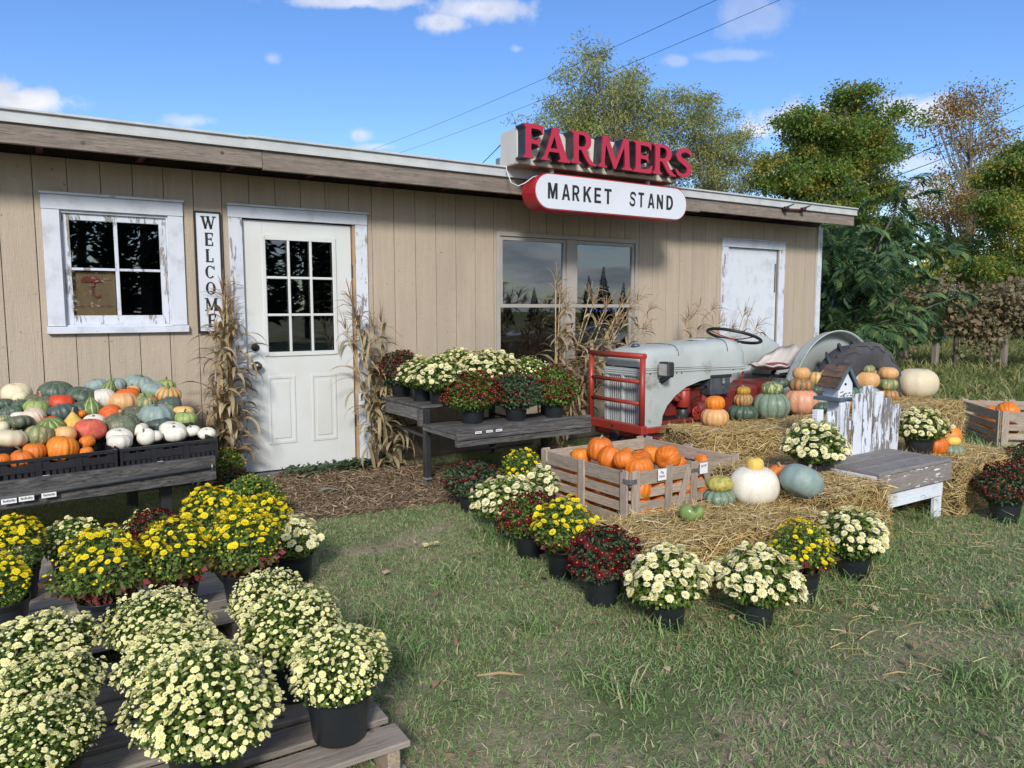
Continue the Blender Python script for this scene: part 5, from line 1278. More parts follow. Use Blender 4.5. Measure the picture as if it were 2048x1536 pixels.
# dented (kidney shaped) green gourd
kg = G(1383, 1043, .27); kd = 50/FPX*depth(kg)
kn_ = thing('gourd', 'smooth pale green gourd with a deep dent lying alone on the front bale', 'gourd', kg, 0, GB)
def kidney():
    nu, nv = 32, 18; V = []
    for j in range(nv+1):
        th_ = PI*j/nv
        for i in range(nu):
            ph = 2*PI*i/nu; x = math.sin(th_)*math.cos(ph); y = math.sin(th_)*math.sin(ph); z = math.cos(th_)
            dent = max(0, z)*math.exp(-((x-.12)/.24)**2)*.50
            V.append((x*.5*kd*(1.0+.12*max(0, z)), y*.36*kd, (z*(.40 if x < 0 else .345)-dent*.5)*kd+.37*kd))
    F = [(j*nu+i, (j+1)*nu+i, (j+1)*nu+(i+1) % nu, j*nu+(i+1) % nu) for j in range(nv) for i in range(nu)]
    return mesh_np('body', V, np.array(F), pmat('gourd_green', (.25, .33, .11), (.16, .26, .08), rough=.3), smooth=True)
b_ = link('body', kidney(), kn_); b_.rotation_euler = (0, 0, math.radians(-33))
# ------------------------------------------------------------------ potted chrysanthemums
def potmesh(r, h):
    mb = MB(); n = 28
    mb.lathe([(0, .004), (r*.78, 0), (r*.80, .004), (r*.95, h*.80), (r*.955, h*.82), (r*.99, h*.83), (r*1.0, h*.97), (r*1.03, h*.98), (r*1.03, h), (r*.97, h), (r*.95, h*.9), (r*.945, h*.80)], (0, 0, 0), n)
    return mb
POTS = {}
def bloommesh(kind, k):
    """open flower: two or three petal rings round a centre"""
    spec = dict(cream=((11, 1.0, .62, .06), (9, .74, .60, .30), (7, .46, .60, .62)), white=((13, 1.0, .50, -.05), (11, .84, .52, .26), (9, .60, .55, .55)), yellow=((12, 1.0, .50, .08), (10, .76, .50, .30), (7, .48, .5, .55)), burgundy=((12, 1.0, .50, .02), (10, .76, .48, .22)))[kind]
    r_ = np.random.default_rng(k+5); V = []; F = []; mi = []
    for (n, R_, w, rise) in spec:
        for i in range(n):
            a = 2*PI*(i+.5*(R_ < .9))/n+r_.normal(0, .05); d_ = np.array([math.cos(a), math.sin(a), 0]); s_ = np.array([-d_[1], d_[0], 0]); RR = R_*r_.uniform(.9, 1.06)*.5; ww = w*.5*R_*.62
            dr_ = -.06 if R_ > .9 else 0
            b = len(V); V += [d_*.06, d_*RR*.62+s_*ww+np.array([0, 0, rise*RR*.75]), d_*RR+np.array([0, 0, rise*RR+dr_*RR]), d_*RR*.62-s_*ww+np.array([0, 0, rise*RR*.75])]
            F.append((b, b+1, b+2, b+3)); mi.append(0)
    cr = dict(cream=.12, white=.10, yellow=.12, burgundy=.09)[kind]; cz_ = dict(cream=.17, white=.20, yellow=.16, burgundy=.11)[kind]
    b = len(V); V.append(np.array([0, 0, cz_+.05])); T = []
    for i in range(7): V.append(np.array([cr*math.cos(i*2*PI/7), cr*math.sin(i*2*PI/7), cz_-.04]))
    for i in range(7): T.append((b, b+1+i, b+1+(i+1) % 7)); mi.append(1)
    pm = dict(cream=(M_cream_p, M_creamc), white=(M_white_p, M_whitec), yellow=(M_yel_p, M_yelc), burgundy=(M_bur_p, M_burc))[kind]
    return mesh_np('blossom', V, [np.array(F), np.array(T)], list(pm), mi)
BL = {(k, i): bloommesh(k, i) for k in ('cream', 'white', 'yellow', 'burgundy') for i in range(3)}
def align(nrm):
    """rotation taking +Z to nrm with random spin"""
    q = Vector(nrm).to_track_quat('Z', 'Y').to_matrix(); return q @ Matrix.Rotation(rng.uniform(0, 6.28), 3, 'Z')
def mum(px, py, zb, wpx, top, kind, label, group, nb=90, bs=.030, buds=60, leaf='g', pot=True, Rp=None, hp=.145, ind=True, side=.75, Hs=1.0, sprawl=1.0, nl=None, dense=1.0):
    g = G(px, py, zb); dep = depth(g); Wd = wpx/FPX*dep*(1.06 if 'bench' in group else .84 if 'front pallet' in group else .88 if kind == 'yellow' else .92); R_ = Wd/2
    g = g+np.array([RC[0, 2], RC[1, 2], 0])*0.0
    ztop = W(px, top, g[1]+.0)[2]-zb
    Rp = Rp or .092; hp = min(hp, ztop*.5)
    th = thing('chrysanthemum', label, 'potted mum', g, 0, group)
    key = (round(Rp, 3), round(hp, 3))
    if key not in POTS:
        mb = potmesh(*key); o_ = mb.build('pot', M_pot, th, world=False); POTS[key] = (o_.data, MB().lathe([(0, key[1]*.84), (key[0]*.5, key[1]*.86), (key[0]*.94, key[1]*.83)], (0, 0, 0), 20).build('soil', M_soil, th, world=False).data)
    else:
        link('pot', POTS[key][0], th); link('soil', POTS[key][1], th)
    # crown: dome of radius R_ over a lower taper to the rim
    H_ = ztop-hp*.9; zc = hp*.9+H_*.29; up = ztop-zc; dn = zc-hp*(.95 if leaf == 'r' else .66)
    def dome(n, thmax, jit):
        ct = rng.uniform(math.cos(thmax), 1, n); st = np.sqrt(1-ct**2); ph = rng.uniform(0, 2*PI, n)
        wob = 1+.09*np.sin(2*ph+g[0]*9)+.06*np.sin(3*ph+g[0]*19)+.05*np.sin(5*ph+g[1]*7)+.05*np.sin(6*ct+g[0]*5)
        N = np.c_[st*np.cos(ph), st*np.sin(ph), ct]
        S_ = np.where(ct >= 0, up, dn)
        rr = np.where(ct < 0, 1-(.62*(-ct)**.9 if leaf == 'r' else .30*(-ct)**1.6), 1.0)
        P = np.c_[N[:, 0]*R_*wob*rr, N[:, 1]*R_*wob*rr, N[:, 2]*S_]
        Nn = unit(np.c_[N[:, 0]/R_, N[:, 1]/R_, N[:, 2]/S_]); return P*jit[:, None]+np.array([0, 0, zc]), Nn, ct
    fine = .74 if 'front pallet' in group else 1.0; nl = nl or int(2600/fine**1.8*min(2.2, max(.8, (R_/.17)**1.6)))
    lm = {'g': M_mumleaf, 'd': M_mumleafd, 'r': M_mumleaf}[leaf]
    P, N, ct = dome(nl, 2.5, rng.uniform(.35, .965, nl)**.55)
    D = N*rng.uniform(.2, 1.0, (nl, 1))+rng.normal(0, .55, (nl, 3))+np.array([0, 0, -.15]); Nf = N+rng.normal(0, .6, (nl, 3))+np.array([0, 0, .5])
    V, F = diamonds(P-unit(D)*.01, D, Nf, fine*rng.uniform(.014, .028, nl)*min(1.2, R_/.16), fine*rng.uniform(.009, .017, nl)*min(1.2, R_/.16))
    link('foliage', mesh_np('foliage', V, F, lm), th, kind='stuff')
    if leaf == 'r':
        n_ = int(nl*.28); P, N, ct = dome(n_, 2.6, rng.uniform(.75, 1.0, n_)); k_ = P[:, 2] < zc+up*.08; P, N = P[k_], N[k_]; n_ = len(P)
        V, F = diamonds(P, N+rng.normal(0, .5, (n_, 3)), N+rng.normal(0, .5, (n_, 3)), rng.uniform(.024, .04, n_), rng.uniform(.016, .028, n_)); link('red_leaves', mesh_np('red_leaves', V, F, M_mumleafr), th, kind='stuff')
    mb = MB()
    for i in range(9):
        a = i*2.4; r0 = Rp*.35*rng.random(); e = np.array([R_*.55*math.cos(a), R_*.55*math.sin(a), zc+up*.1])
        s0 = np.array([r0*math.cos(a), r0*math.sin(a), hp*.84]); mb.tube([s0, s0*.5+e*.5+np.array([0, 0, dn*.2]), e], .0035, 4)
    mb.build('stems', M_stem, th, world=False, kind='stuff')
    # blossoms
    thm = {'cream': 1.62, 'white': 1.62, 'yellow': 1.45, 'burgundy': 1.7}[kind]*sprawl
    bs *= {'cream': 1.15, 'white': 1.15, 'yellow': .95, 'burgundy': 1.3}[kind]; nb = int(nb*(1.5 if 'bench' in group else 1.3 if 'front pallet' in group else 1.0)*{'cream': 1.15, 'white': 1.2, 'yellow': 1.05, 'burgundy': 1.6}[kind]*dense); P, N, ct = dome(nb*4, thm, np.ones(nb*4)*1.0)
    # blue-noise thinning
    keep = []; md = bs*.62
    for i in range(len(P)):
        if len(keep) >= nb: break
        if all((abs(P[i]-P[j]) > md).any() or np.linalg.norm(P[i]-P[j]) > md for j in keep): keep.append(i)
    P, N = P[keep], N[keep]; n = len(P)
    sz = bs*(rng.uniform(.62, 1.18, n) if kind != 'cream' else .42+.85*rng.beta(1.6, 2.2, n))
    Nn = unit(N*.6+np.array([0, 0, .6])+rng.normal(0, .34, (n, 3)))
    P = P+N*rng.uniform(-.014, .016, (n, 1))
    if ind:
        for i in range(n):
            o_ = bpy.data.objects.new('blossom', BL[(kind, i % 3)]); COL.objects.link(o_); o_.parent = th
            mm = align(Nn[i]).to_4x4(); mm.translation = Vector(P[i]); o_.matrix_local = mm @ Matrix.Diagonal((sz[i], sz[i], sz[i], 1))
    else:
        Vs = []; Q = []; T = []; mi = []; off = 0; mi2 = []
        for i in range(n):
            me = BL[(kind, i % 3)]; nv = len(me.vertices)
            if i < 3: pass
            co = BLC[(kind, i % 3)][0]; q, t_ = BLC[(kind, i % 3)][1:]
            Rm = np.array(align(Nn[i])); Vs.append(co @ Rm.T*sz[i]+P[i]); Q.append(q+off); T.append(t_+off); off += nv
        Vs = np.concatenate(Vs); Q = np.concatenate(Q); T = np.concatenate(T)
        pm = [m_ for m_ in BL[(kind, 0)].materials]
        link('blossoms', mesh_np('blossoms', Vs, [Q, T], pm, np.r_[np.zeros(len(Q), int), np.ones(len(T), int)]), th, kind='stuff')
    # small buds, half open
    if buds:
        P, N, ct = dome(buds, min(1.9, thm+.35), rng.uniform(.97, 1.05, buds)); s_ = bs*rng.uniform(.2, .5, buds)
        base = np.array([[0, 0, .45], [.5, 0, 0], [0, .5, 0], [-.5, 0, 0], [0, -.5, 0], [0, 0, -.4]]); V = (base[None]*s_[:, None, None]+P[:, None]).reshape(-1, 3)
        F = np.array([(0, 1, 2), (0, 2, 3), (0, 3, 4), (0, 4, 1), (5, 2, 1), (5, 3, 2), (5, 4, 3), (5, 1, 4)]); F = (F[None]+(np.arange(buds)*6)[:, None, None]).reshape(-1, 3)
        bm_ = dict(cream=M_cream_p, white=M_whitec, yellow=M_yel_p, burgundy=M_bur_p)[kind]
        link('buds', mesh_np('buds', V, F, bm_), th, kind='stuff')
    return th
BLC = {}
for kk, me in BL.items():
    co = np.empty(len(me.vertices)*3, np.float32); me.vertices.foreach_get('co', co)
    q = np.array([list(p.vertices) for p in me.polygons if len(p.vertices) == 4]); t_ = np.array([list(p.vertices) for p in me.polygons if len(p.vertices) == 3]); BLC[kk] = (co.reshape(-1, 3), q, t_)

GC = 'cream button mums on the front pallet'
cb = dict(nb=300, bs=.0175, buds=300, leaf='g', Rp=.095, hp=.15)
mum(680, 1468, .125, 232, 1262, 'cream', 'cream button mum in a black pot at the right corner of the front pallet', GC, **cb)
mum(418, 1590, .125, 318, 1292, 'cream', 'largest cream button mum at the centre front with many open blooms', GC, **{**cb, 'nb': 380, 'bs': .0205})
mum(85, 1625, .125, 262, 1405, 'cream', 'cream button mum with mostly closed buds in the bottom left corner', GC, **{**cb, 'nb': 240, 'bs': .0145, 'buds': 420})
mum(92, 1510, .125, 255, 1320, 'cream', 'cream button mum at the left edge just above the bottom left one', GC, **cb)
mum(85, 1405, .125, 248, 1236, 'cream', 'cream button mum at the left edge with large open flowers, topmost of that column', GC, **{**cb, 'nb': 230, 'bs': .0235})
mum(322, 1372, .125, 222, 1184, 'cream', 'cream button mum in front of the pot of the left hand yellow mum', GC, **cb)
mum(362, 1468, .125, 240, 1250, 'cream', 'cream button mum squeezed behind the largest one', GC, **cb)
mum(588, 1385, .125, 250, 1184, 'cream', 'cream button mum with a broad dome just behind the right corner one', GC, **cb)
mum(540, 1310, .125, 178, 1147, 'cream', 'cream button mum at the back of the front pallet by the grass', GC, **cb)
GY = 'yellow mums on the rear pallet'
yb = dict(nb=75, bs=.034, buds=80, leaf='r', Rp=.092, hp=.135, sprawl=.80)
mum(212, 1262, .12, 190, 1056, 'yellow', 'yellow mum with reddish lower leaves on the bare pallet boards, left of two', GY, **yb)
mum(352, 1228, .12, 172, 1036, 'yellow', 'yellow mum with reddish lower leaves and sparse large blooms, right of two', GY, **yb)
mum(492, 1205, .12, 160, 1012, 'yellow', 'yellow mum with tan lower leaves next to the white mum', GY, **yb)
mum(8, 1268, .12, 132, 1112, 'yellow', 'yellow mum cut by the left edge, nearer one', GY, **{**yb, 'leaf': 'g'})
mum(35, 1195, .12, 135, 1032, 'yellow', 'yellow mum cut by the left edge, farther one', GY, **{**yb, 'leaf': 'g'})
mum(425, 1125, .10, 140, 974, 'yellow', 'bright yellow mum at the back of the yellow group near the bench end', GY, **{**yb, 'leaf': 'g', 'nb': 100})
mum(525, 1130, .10, 130, 990, 'yellow', 'bright yellow mum behind the white mum', GY, **{**yb, 'leaf': 'g', 'nb': 90})
mum(505, 1052, 0, 140, 950, 'yellow', 'green mum with tiny yellow buds in front of the door', GY, nb=60, bs=.016, buds=90, leaf='g', hp=.10)
mum(458, 985, 0, 84, 895, 'yellow', 'small green mum with tiny yellow buds beside the corn stalks', GY, nb=45, bs=.018, buds=50, leaf='g', hp=.10)
mum(478, 1005, 0, 110, 940, 'burgundy', 'dark burgundy mum in shade behind the small green ones', GY, nb=60, bs=.022, buds=40, leaf='d', hp=.08)
mum(592, 1163, 0, 96, 1035, 'white', 'white mum with large flowers at the right end of the yellow group', GY, nb=60, bs=.046, buds=20, leaf='g', Rp=.088)
mum(148, 1160, .10, 130, 1040, 'cream', 'cream mum behind the left hand yellow mum', GY, nb=110, bs=.026, buds=60, leaf='g')
mum(292, 1115, .0, 90, 1022, 'cream', 'cream mum behind the burgundy one under the bench', GY, nb=70, bs=.024, buds=40, leaf='g', hp=.1)
mum(310, 1132, .0, 128, 1023, 'burgundy', 'deep burgundy mum in the shade of the bench behind the yellow mums', GY, nb=150, bs=.028, buds=40, leaf='d', hp=.1)
GR = 'mums in a curve around the big crate'
mum(945, 1022, 0, 132, 922, 'burgundy', 'sparsely blooming burgundy mum at the back left of the big crate', GR, nb=45, bs=.028, buds=60, leaf='d')
mum(1045, 1005, 0, 108, 898, 'yellow', 'yellow mum under the right bench beside the big crate', GR, nb=50, bs=.034, buds=40, leaf='g')
mum(1083, 1035, 0, 78, 932, 'white', 'white mum pressed against the left slats of the big crate', GR, nb=40, bs=.042, buds=10, leaf='g')
mum(1015, 1072, 0, 142, 955, 'white', 'large flowered white mum left of the big crate on the grass', GR, nb=70, bs=.044, buds=15, leaf='g')
mum(1062, 1112, 0, 128, 985, 'burgundy', 'burgundy mum with orange eyes between the white and yellow mums', GR, nb=100, bs=.028, buds=40, leaf='g')
mum(1128, 1152, 0, 140, 997, 'yellow', 'bright yellow mum in front of the big crate corner', GR, nb=60, bs=.040, buds=30, leaf='r', sprawl=.9)
mum(1205, 1205, 0, 156, 1054, 'burgundy', 'largest burgundy mum with orange eyes left of the front bale', GR, nb=75, bs=.034, buds=60, leaf='d')
mum(1332, 1253, 0, 172, 1098, 'white', 'cream and white mum in front of the front bale, left of two', GR, nb=85, bs=.042, buds=30, leaf='g', Rp=.086, hp=.13)
mum(1510, 1249, 0, 174, 1096, 'white', 'cream and white mum in front of the front bale, right of two', GR, nb=85, bs=.044, buds=30, leaf='g', Rp=.084, hp=.13)
mum(1600, 1197, 0, 148, 1043, 'yellow', 'airy yellow mum with pink lower leaves behind the right hand white pair', GR, nb=62, bs=.032, buds=60, leaf='r', Rp=.085)
mum(1706, 1153, 0, 146, 1020, 'white', 'cream and white mum in front of the white bench leg', GR, nb=85, bs=.038, buds=30, leaf='g', Rp=.088)
mum(2008, 1043, 0, 118, 928, 'burgundy', 'burgundy mum in a black pot at the right edge of the photo', GR, nb=110, bs=.026, buds=60, leaf='d', Rp=.095)
mum(2052, 1000, 0, 110, 888, 'burgundy', 'burgundy mum half out of the photo behind the right edge one', GR, nb=110, bs=.028, buds=40, leaf='d')
mum(1628, 957, .30, 132, 845, 'white', 'cream and white mum on a bale at the left of the white bench', GR, nb=85, bs=.046, buds=20, leaf='g', Rp=.10, hp=.12)
mum(1838, 908, .33, 100, 817, 'white', 'cream and white mum on a bale at the right of the picket back', GR, nb=90, bs=.044, buds=20, leaf='g', Rp=.10, hp=.12)
GT = 'mums on the right wooden bench'
mum(803, 792, .625, 94, 701, 'burgundy', 'burgundy mum at the back left of the bench by the corn stalks', GT, nb=110, bs=.028, buds=50, leaf='d', Rp=.09, hp=.12)
mum(843, 801, .625, 84, 713, 'white', 'pale cream mum second from the left on the bench', GT, nb=60, bs=.034, buds=20, leaf='g', Rp=.08, hp=.12)
mum(880, 806, .625, 112, 711, 'white', 'cream mum with bare stems in front of the pale one on the bench', GT, nb=75, bs=.040, buds=20, leaf='g', Rp=.088, hp=.12)
mum(915, 783, .625, 92, 698, 'cream', 'small flowered cream mum at the back of the bench', GT, nb=100, bs=.032, buds=20, leaf='g')
mum(978, 796, .625, 112, 701, 'white', 'fullest white mum in the middle of the bench', GT, nb=90, bs=.046, buds=20, leaf='g')
mum(1056, 795, .625, 84, 714, 'cream', 'green mum with tiny cream buds at the right end of the bench', GT, nb=90, bs=.020, buds=60, leaf='g')
mum(945, 845, .49, 112, 744, 'burgundy', 'burgundy mum with glowing orange eyes on the lower shelf, left of three', GT, nb=110, bs=.030, buds=30, leaf='g', Rp=.098, hp=.12)
mum(1032, 840, .49, 100, 741, 'burgundy', 'mostly green burgundy mum on the lower shelf, middle of three', GT, nb=40, bs=.026, buds=50, leaf='d', Rp=.09, hp=.11)
mum(1107, 833, .49, 102, 731, 'burgundy', 'dark burgundy mum on the lower shelf, right of three', GT, nb=75, bs=.026, buds=50, leaf='g', Rp=.088, hp=.11)
# dropped blossoms on the grass
for i, (px, py) in enumerate(((852, 1099), (864, 1097), (874, 1101))):
    pass
fb = thing('fallen_blossoms', 'small cluster of dropped cream blossoms lying on the lawn', 'fallen flowers', G(862, 1103))
for i in range(5):
    o_ = link('blossom', BL[('white', i % 3)], fb, (rng.uniform(-.04, .04), rng.uniform(-.02, .02), .045)); o_.scale = (.036,)*3; o_.rotation_euler = (rng.uniform(-.6, .6), rng.uniform(-.6, .6), 0)
def stickobj(px, py, L, ang, r, label):
    g = G(px, py); a = np.array([math.cos(ang), math.sin(ang), 0])*L/2
    tag(MB().tube([g-a+[0, 0, .012], g+[0, 0, .022], g+a+[0, 0, .012]], [r*.8, r, r*.6], 6).build('twig', M_stalk, None), label, 'twig', 'twigs and stalks on the lawn')
stickobj(1000, 1357, .17, -.55, .006, 'tan split stick lying on the lawn below the middle')
stickobj(1740, 1274, .16, .05, .0035, 'thin golden straw stalk on the lawn, upper right')
stickobj(1795, 1355, .12, -.5, .0035, 'thin golden straw stalk on the lawn, lower right')
stickobj(660, 1028, .2, .3, .004, 'dry stalk at the edge of the mulch')
scatter_flat('fallen_leaves', 'small brown and grey leaves scattered thinly over the lawn', 'fallen leaves', None, 130, (.02, .045), (.012, .03), M_mulch, (.02, .045), .3, [(G(*q), 1.0, .5) for q in ((1000, 1300), (1500, 1350), (800, 1150), (1800, 1250))])
# corn leaf curled on the mulch
hs = G(660, 992); V = []; F = []
for i in range(14):
    t_ = i/13; c_ = hs+np.array([-.10+.22*t_, .05*math.sin(t_*6), .02+.03*math.sin(t_*PI)**2]); w_ = .018*math.sin(PI*min(1, t_+.1))+.004
    V += [c_+np.array([.0, w_, .006]), c_-np.array([0, w_, -.004])]
F = [(2*i, 2*i+1, 2*i+3, 2*i+2) for i in range(13)]
tag(link('corn_leaf', mesh_np('corn_leaf', V, np.array(F), mat('grey_green_leaf', (.20, .24, .20), (.15, .18, .15), rough=.7))), 'curled grey-green corn leaf lying on the mulch before the door', 'corn leaf')

# ------------------------------------------------------------------ corn shocks
def husk(mb_V, mb_F, p0, az, L, wd, droop, up0=.9, twist=0.0):
    """long arching leaf: strip with a midrib fold"""
    n = 9; b = len(mb_V); p = np.array(p0, float); e = up0; d_h = np.array([math.cos(az), math.sin(az), 0])
    for i in range(n):
        t_ = i/(n-1); ang = e-droop*t_**1.2; az2 = az+twist*t_; d_h = np.array([math.cos(az2), math.sin(az2), 0])
        s_ = np.array([-d_h[1], d_h[0], 0]); ws = wd*(math.sin(PI*min(1, .18+t_*.82))**.7)*.5+.0008
        curl = math.sin(t_*7+az)*.35
        s2 = s_*math.cos(curl)+np.array([0, 0, 1])*math.sin(curl)
        mb_V += [p+s2*ws, p-np.array([0, 0, .25*ws])-d_h*0, p-s2*ws]
        p = p+(d_h*math.cos(ang)+np.array([0, 0, math.sin(ang)]))*L/(n-1)
    for i in range(n-1):
        q = b+3*i; mb_F += [(q, q+1, q+4, q+3), (q+1, q+2, q+5, q+4)]
def cornshock(c, top_pts, label, nhusk=40, spread=.07, green=False, zmin=.15, Lh=(.25, .5), seed=1, tassels=True):
    r_ = np.random.default_rng(seed)
    th = thing('corn_shock', label, 'corn stalks', (c[0], c[1], 0), 0, 'tied bundles of dry corn stalks')
    c = np.array([c[0], c[1], 0.]); hm = M_huskg if green else M_husk; lines = []
    for i, tp in enumerate(top_pts):
        b = c+np.array([r_.uniform(-spread, spread), r_.uniform(-spread*.5, spread*.5), 0]); tp = np.array(tp, float)
        mid = (b+tp)/2+r_.normal(0, .02, 3); tt = np.linspace(0, 1, 9)
        pts = [(1-q)**2*b+2*q*(1-q)*mid+q*q*tp for q in tt]; lines.append(pts)
        mb = MB(); rr = r_.uniform(.007, .011); rads = [rr*(1-.55*q)*(1.0+.12*(k % 2)) for k, q in enumerate(tt)]
        mb.tube(pts, rads, 6); st = mb.build('stalk', M_stalk, th)
        if tassels:
            mb = MB(); e = pts[-1]; dd = unit(pts[-1]-pts[-3])
            for k in range(int(r_.integers(7, 13))):
                s0 = e-dd*r_.uniform(0, .10); d_ = unit(dd*r_.uniform(.5, 1.2)+r_.normal(0, .45, 3)); L = r_.uniform(.10, .22)
                mb.tube([s0, s0+d_*L*.5+dd*.01, s0+d_*L-np.array([0, 0, L*.22])], [.0026, .0034, .0010], 4)
            mb.tube([e, e+dd*r_.uniform(.1, .22)], [.004, .0022], 4); mb.build('tassel', M_tassel, st)
    off = np.array(c)
    for g_ in range(8):   # leaves in separate sprays
        V = []; F = []
        for k in range(nhusk//8+1):
            ln = lines[int(r_.integers(0, len(lines)))]; q = r_.uniform(zmin/1.6, .85); i = int(q*8); p = ln[i]*(1-(q*8-i))+ln[min(8, i+1)]*(q*8-i)
            husk(V, F, p, r_.uniform(0, 2*PI) if r_.random() < .35 else r_.uniform(PI, 2*PI), r_.uniform(*Lh)*(1.1-.3*q), r_.uniform(.018, .042), r_.uniform(1.6, 3.4), r_.uniform(.5, 1.4), r_.normal(0, .9))
        V = np.array(V)-off; V[:, 2] = np.maximum(V[:, 2], .004)
        V[:, 1] = np.minimum(V[:, 1], -.045-off[1])
        link('dry_leaves', mesh_np('dry_leaves', V, np.array(F), hm, smooth=True), th)
    # sheath leaves hugging the stalks low down
    V = []; F = []
    for k in range(nhusk):
        ln = lines[int(r_.integers(0, len(lines)))]; q = r_.uniform(0.03, .5); i = int(q*8)
        p = ln[i]+r_.normal(0, .02, 3)*np.array([1, .6, 0]); husk(V, F, p, r_.uniform(PI, 2*PI), r_.uniform(.15, .32), r_.uniform(.03, .055), r_.uniform(.1, .9)+2.6*(r_.random() < .5), 1.3, r_.normal(0, .5))
    V = np.array(V)-off; V[:, 2] = np.maximum(V[:, 2], .004); V[:, 1] = np.minimum(V[:, 1], -.045-off[1])
    link('sheath_leaves', mesh_np('sheath_leaves', V, np.array(F), hm, smooth=True), th, kind='stuff')
    mb = MB(); z = .55; cc_ = np.mean([l[3] for l in lines], 0); mb.lathe([(spread*.9, -.006), (spread*.95, 0), (spread*.9, .006)], (cc_[0], cc_[1], cc_[2]), 14); mb.build('twine', M_tassel, th)
    return th
c1 = G(460, 905); c1[1] = -.20; c1[0] = 1.27
cornshock(c1, [W(446, 570, -.12), W(452, 595, -.14), W(458, 610, -.1), W(448, 625, -.16), W(466, 625, -.12), W(430, 665, -.2), W(470, 645, -.15)], 'brown bundle of corn stalks leaning between the WELCOME board and the door', 130, .075, False, seed=3, Lh=(.22, .42))
c2 = G(752, 930); 
cornshock((2.56, -.25), [W(700, 590, -.14), W(708, 625, -.2), W(716, 640, -.16), W(745, 650, -.18), W(762, 640, -.14), W(730, 670, -.2), W(690, 655, -.25)], 'bundle of corn stalks with half green leaves standing on the right side of the door', 120, .085, True, seed=5, Lh=(.22, .42))
cornshock((3.98, -.62), [W(1112, 560, -.5), W(1120, 590, -.5), W(1135, 610, -.5), W(1125, 600, -.45), W(1180, 585, -.6), W(1215, 610, -.5), W(1255, 620, -.6), W(1275, 600, -.55), W(1225, 650, -.6), W(1190, 600, -.6), W(1205, 640, -.55), W(1248, 600, -.6), W(1262, 590, -.5), W(1300, 615, -.6), W(1290, 655, -.7), W(1235, 640, -.6)], 'tall pale corn stalks fanning out behind the red tractor guard before the double window', 190, .15, False, seed=9, Lh=(.25, .5), zmin=.5)
cornshock((6.1, -.42), [W(1378, 625, -.4), W(1372, 640, -.4), W(1400, 612, -.4), W(1425, 615, -.35), W(1440, 640, -.4), W(1490, 622, -.45), W(1500, 625, -.4), W(1515, 650, -.4), W(1465, 655, -.4)], 'corn stalks rising behind the tractor hood and steering wheel', 110, .2, False, seed=13, Lh=(.2, .42))

# ------------------------------------------------------------------ tractor (faces left, parallel to the wall)
TY = -1.37; NY = -1.60; FYY = -1.14
tr = thing('tractor', 'old small grey tractor with red engine and red pipe grille guard among the straw bales', 'tractor', (5.3, TY, 0))
def hood():
    mb = MB(); xs_ = [4.20, 4.215, 4.26, 4.34, 4.6, 5.0, 5.30, 5.40, 5.455, 5.47]; prof = []
    tops = [.95, .975, 1.015, 1.035, 1.045, 1.07, 1.085, 1.07, 1.01, .96]; hw = [.19, .212, .228, .232, .235, .235, .235, .230, .222, .21]
    bot = [.875, .868, .862, .860, .858, .850, .842, .840, .838, .838]; n = 13; vs = []
    for x, tz, h_, bz in zip(xs_, tops, hw, bot):
        for k in range(n):
            a = PI*k/(n-1); c_ = math.cos(a); s_ = math.sin(a)
            yy = TY-h_*math.copysign(abs(c_)**.42, c_); z = bz+(tz-bz)*abs(s_)**.50
            vs.append((x, yy, z))
    fs = [(i*n+k, i*n+k+1, (i+1)*n+k+1, (i+1)*n+k) for i in range(len(xs_)-1) for k in range(n-1)]
    fs.append(list(range(n))); fs.append([(len(xs_)-1)*n+k for k in range(n)][::-1]); mb.add(vs, fs, True); return mb
hd = hood().build('hood', M_tgrey, tr)
mb = MB()
for yy, s_ in ((NY-.004, -1), (FYY+.004, 1)):
    for dz in (.0, .022): mb.bar((4.24, yy-.002*s_*0, .853-dz), (5.46, yy, .834-dz*.8), .010, .011, bev=.002)
mb.build('hood_moulding', M_tgrey, hd)
MB().lathe([(0, .0), (.036, 0), (.038, .014), (.030, .024), (.010, .027), (0, .027)], (4.33, TY-.02, 1.03), 16).build('radiator_cap', mat('cap_blue_grey', (.10, .13, .17), (.06, .07, .09), rough=.4, metal=.4), hd)
MB().box((4.95, TY-.07, 1.072), (5.12, TY+.02, 1.082), bev=.002).build('fuel_door', M_tgrey, hd)
mb = MB()
for xx in (4.62, 5.22): 
    for q in range(13):
        a0_ = PI*q/13+.02; a1_ = PI*(q+1)/13; f_ = lambda a: np.array([xx, TY-.2375*math.copysign(abs(math.cos(a))**.42, math.cos(a)), .858+((1.048 if xx < 5 else 1.083)-.858)*abs(math.sin(a))**.5+.001]); 
        if .25 < a0_ < 2.9: mb.bar(f_(a0_), f_(a1_), .004, .003, up=(1, 0, 0))
for xx in (4.30, 4.60, 4.66, 5.0, 5.30, 5.42): mb.lathe([(0, -.004), (.006, -.003), (.007, 0)], (xx, NY-.004, .812+.004*math.sin(xx*9)), 8, rotx(PI/2))
mb.build('seams_and_bolts', M_iron, hd, kind='stuff')
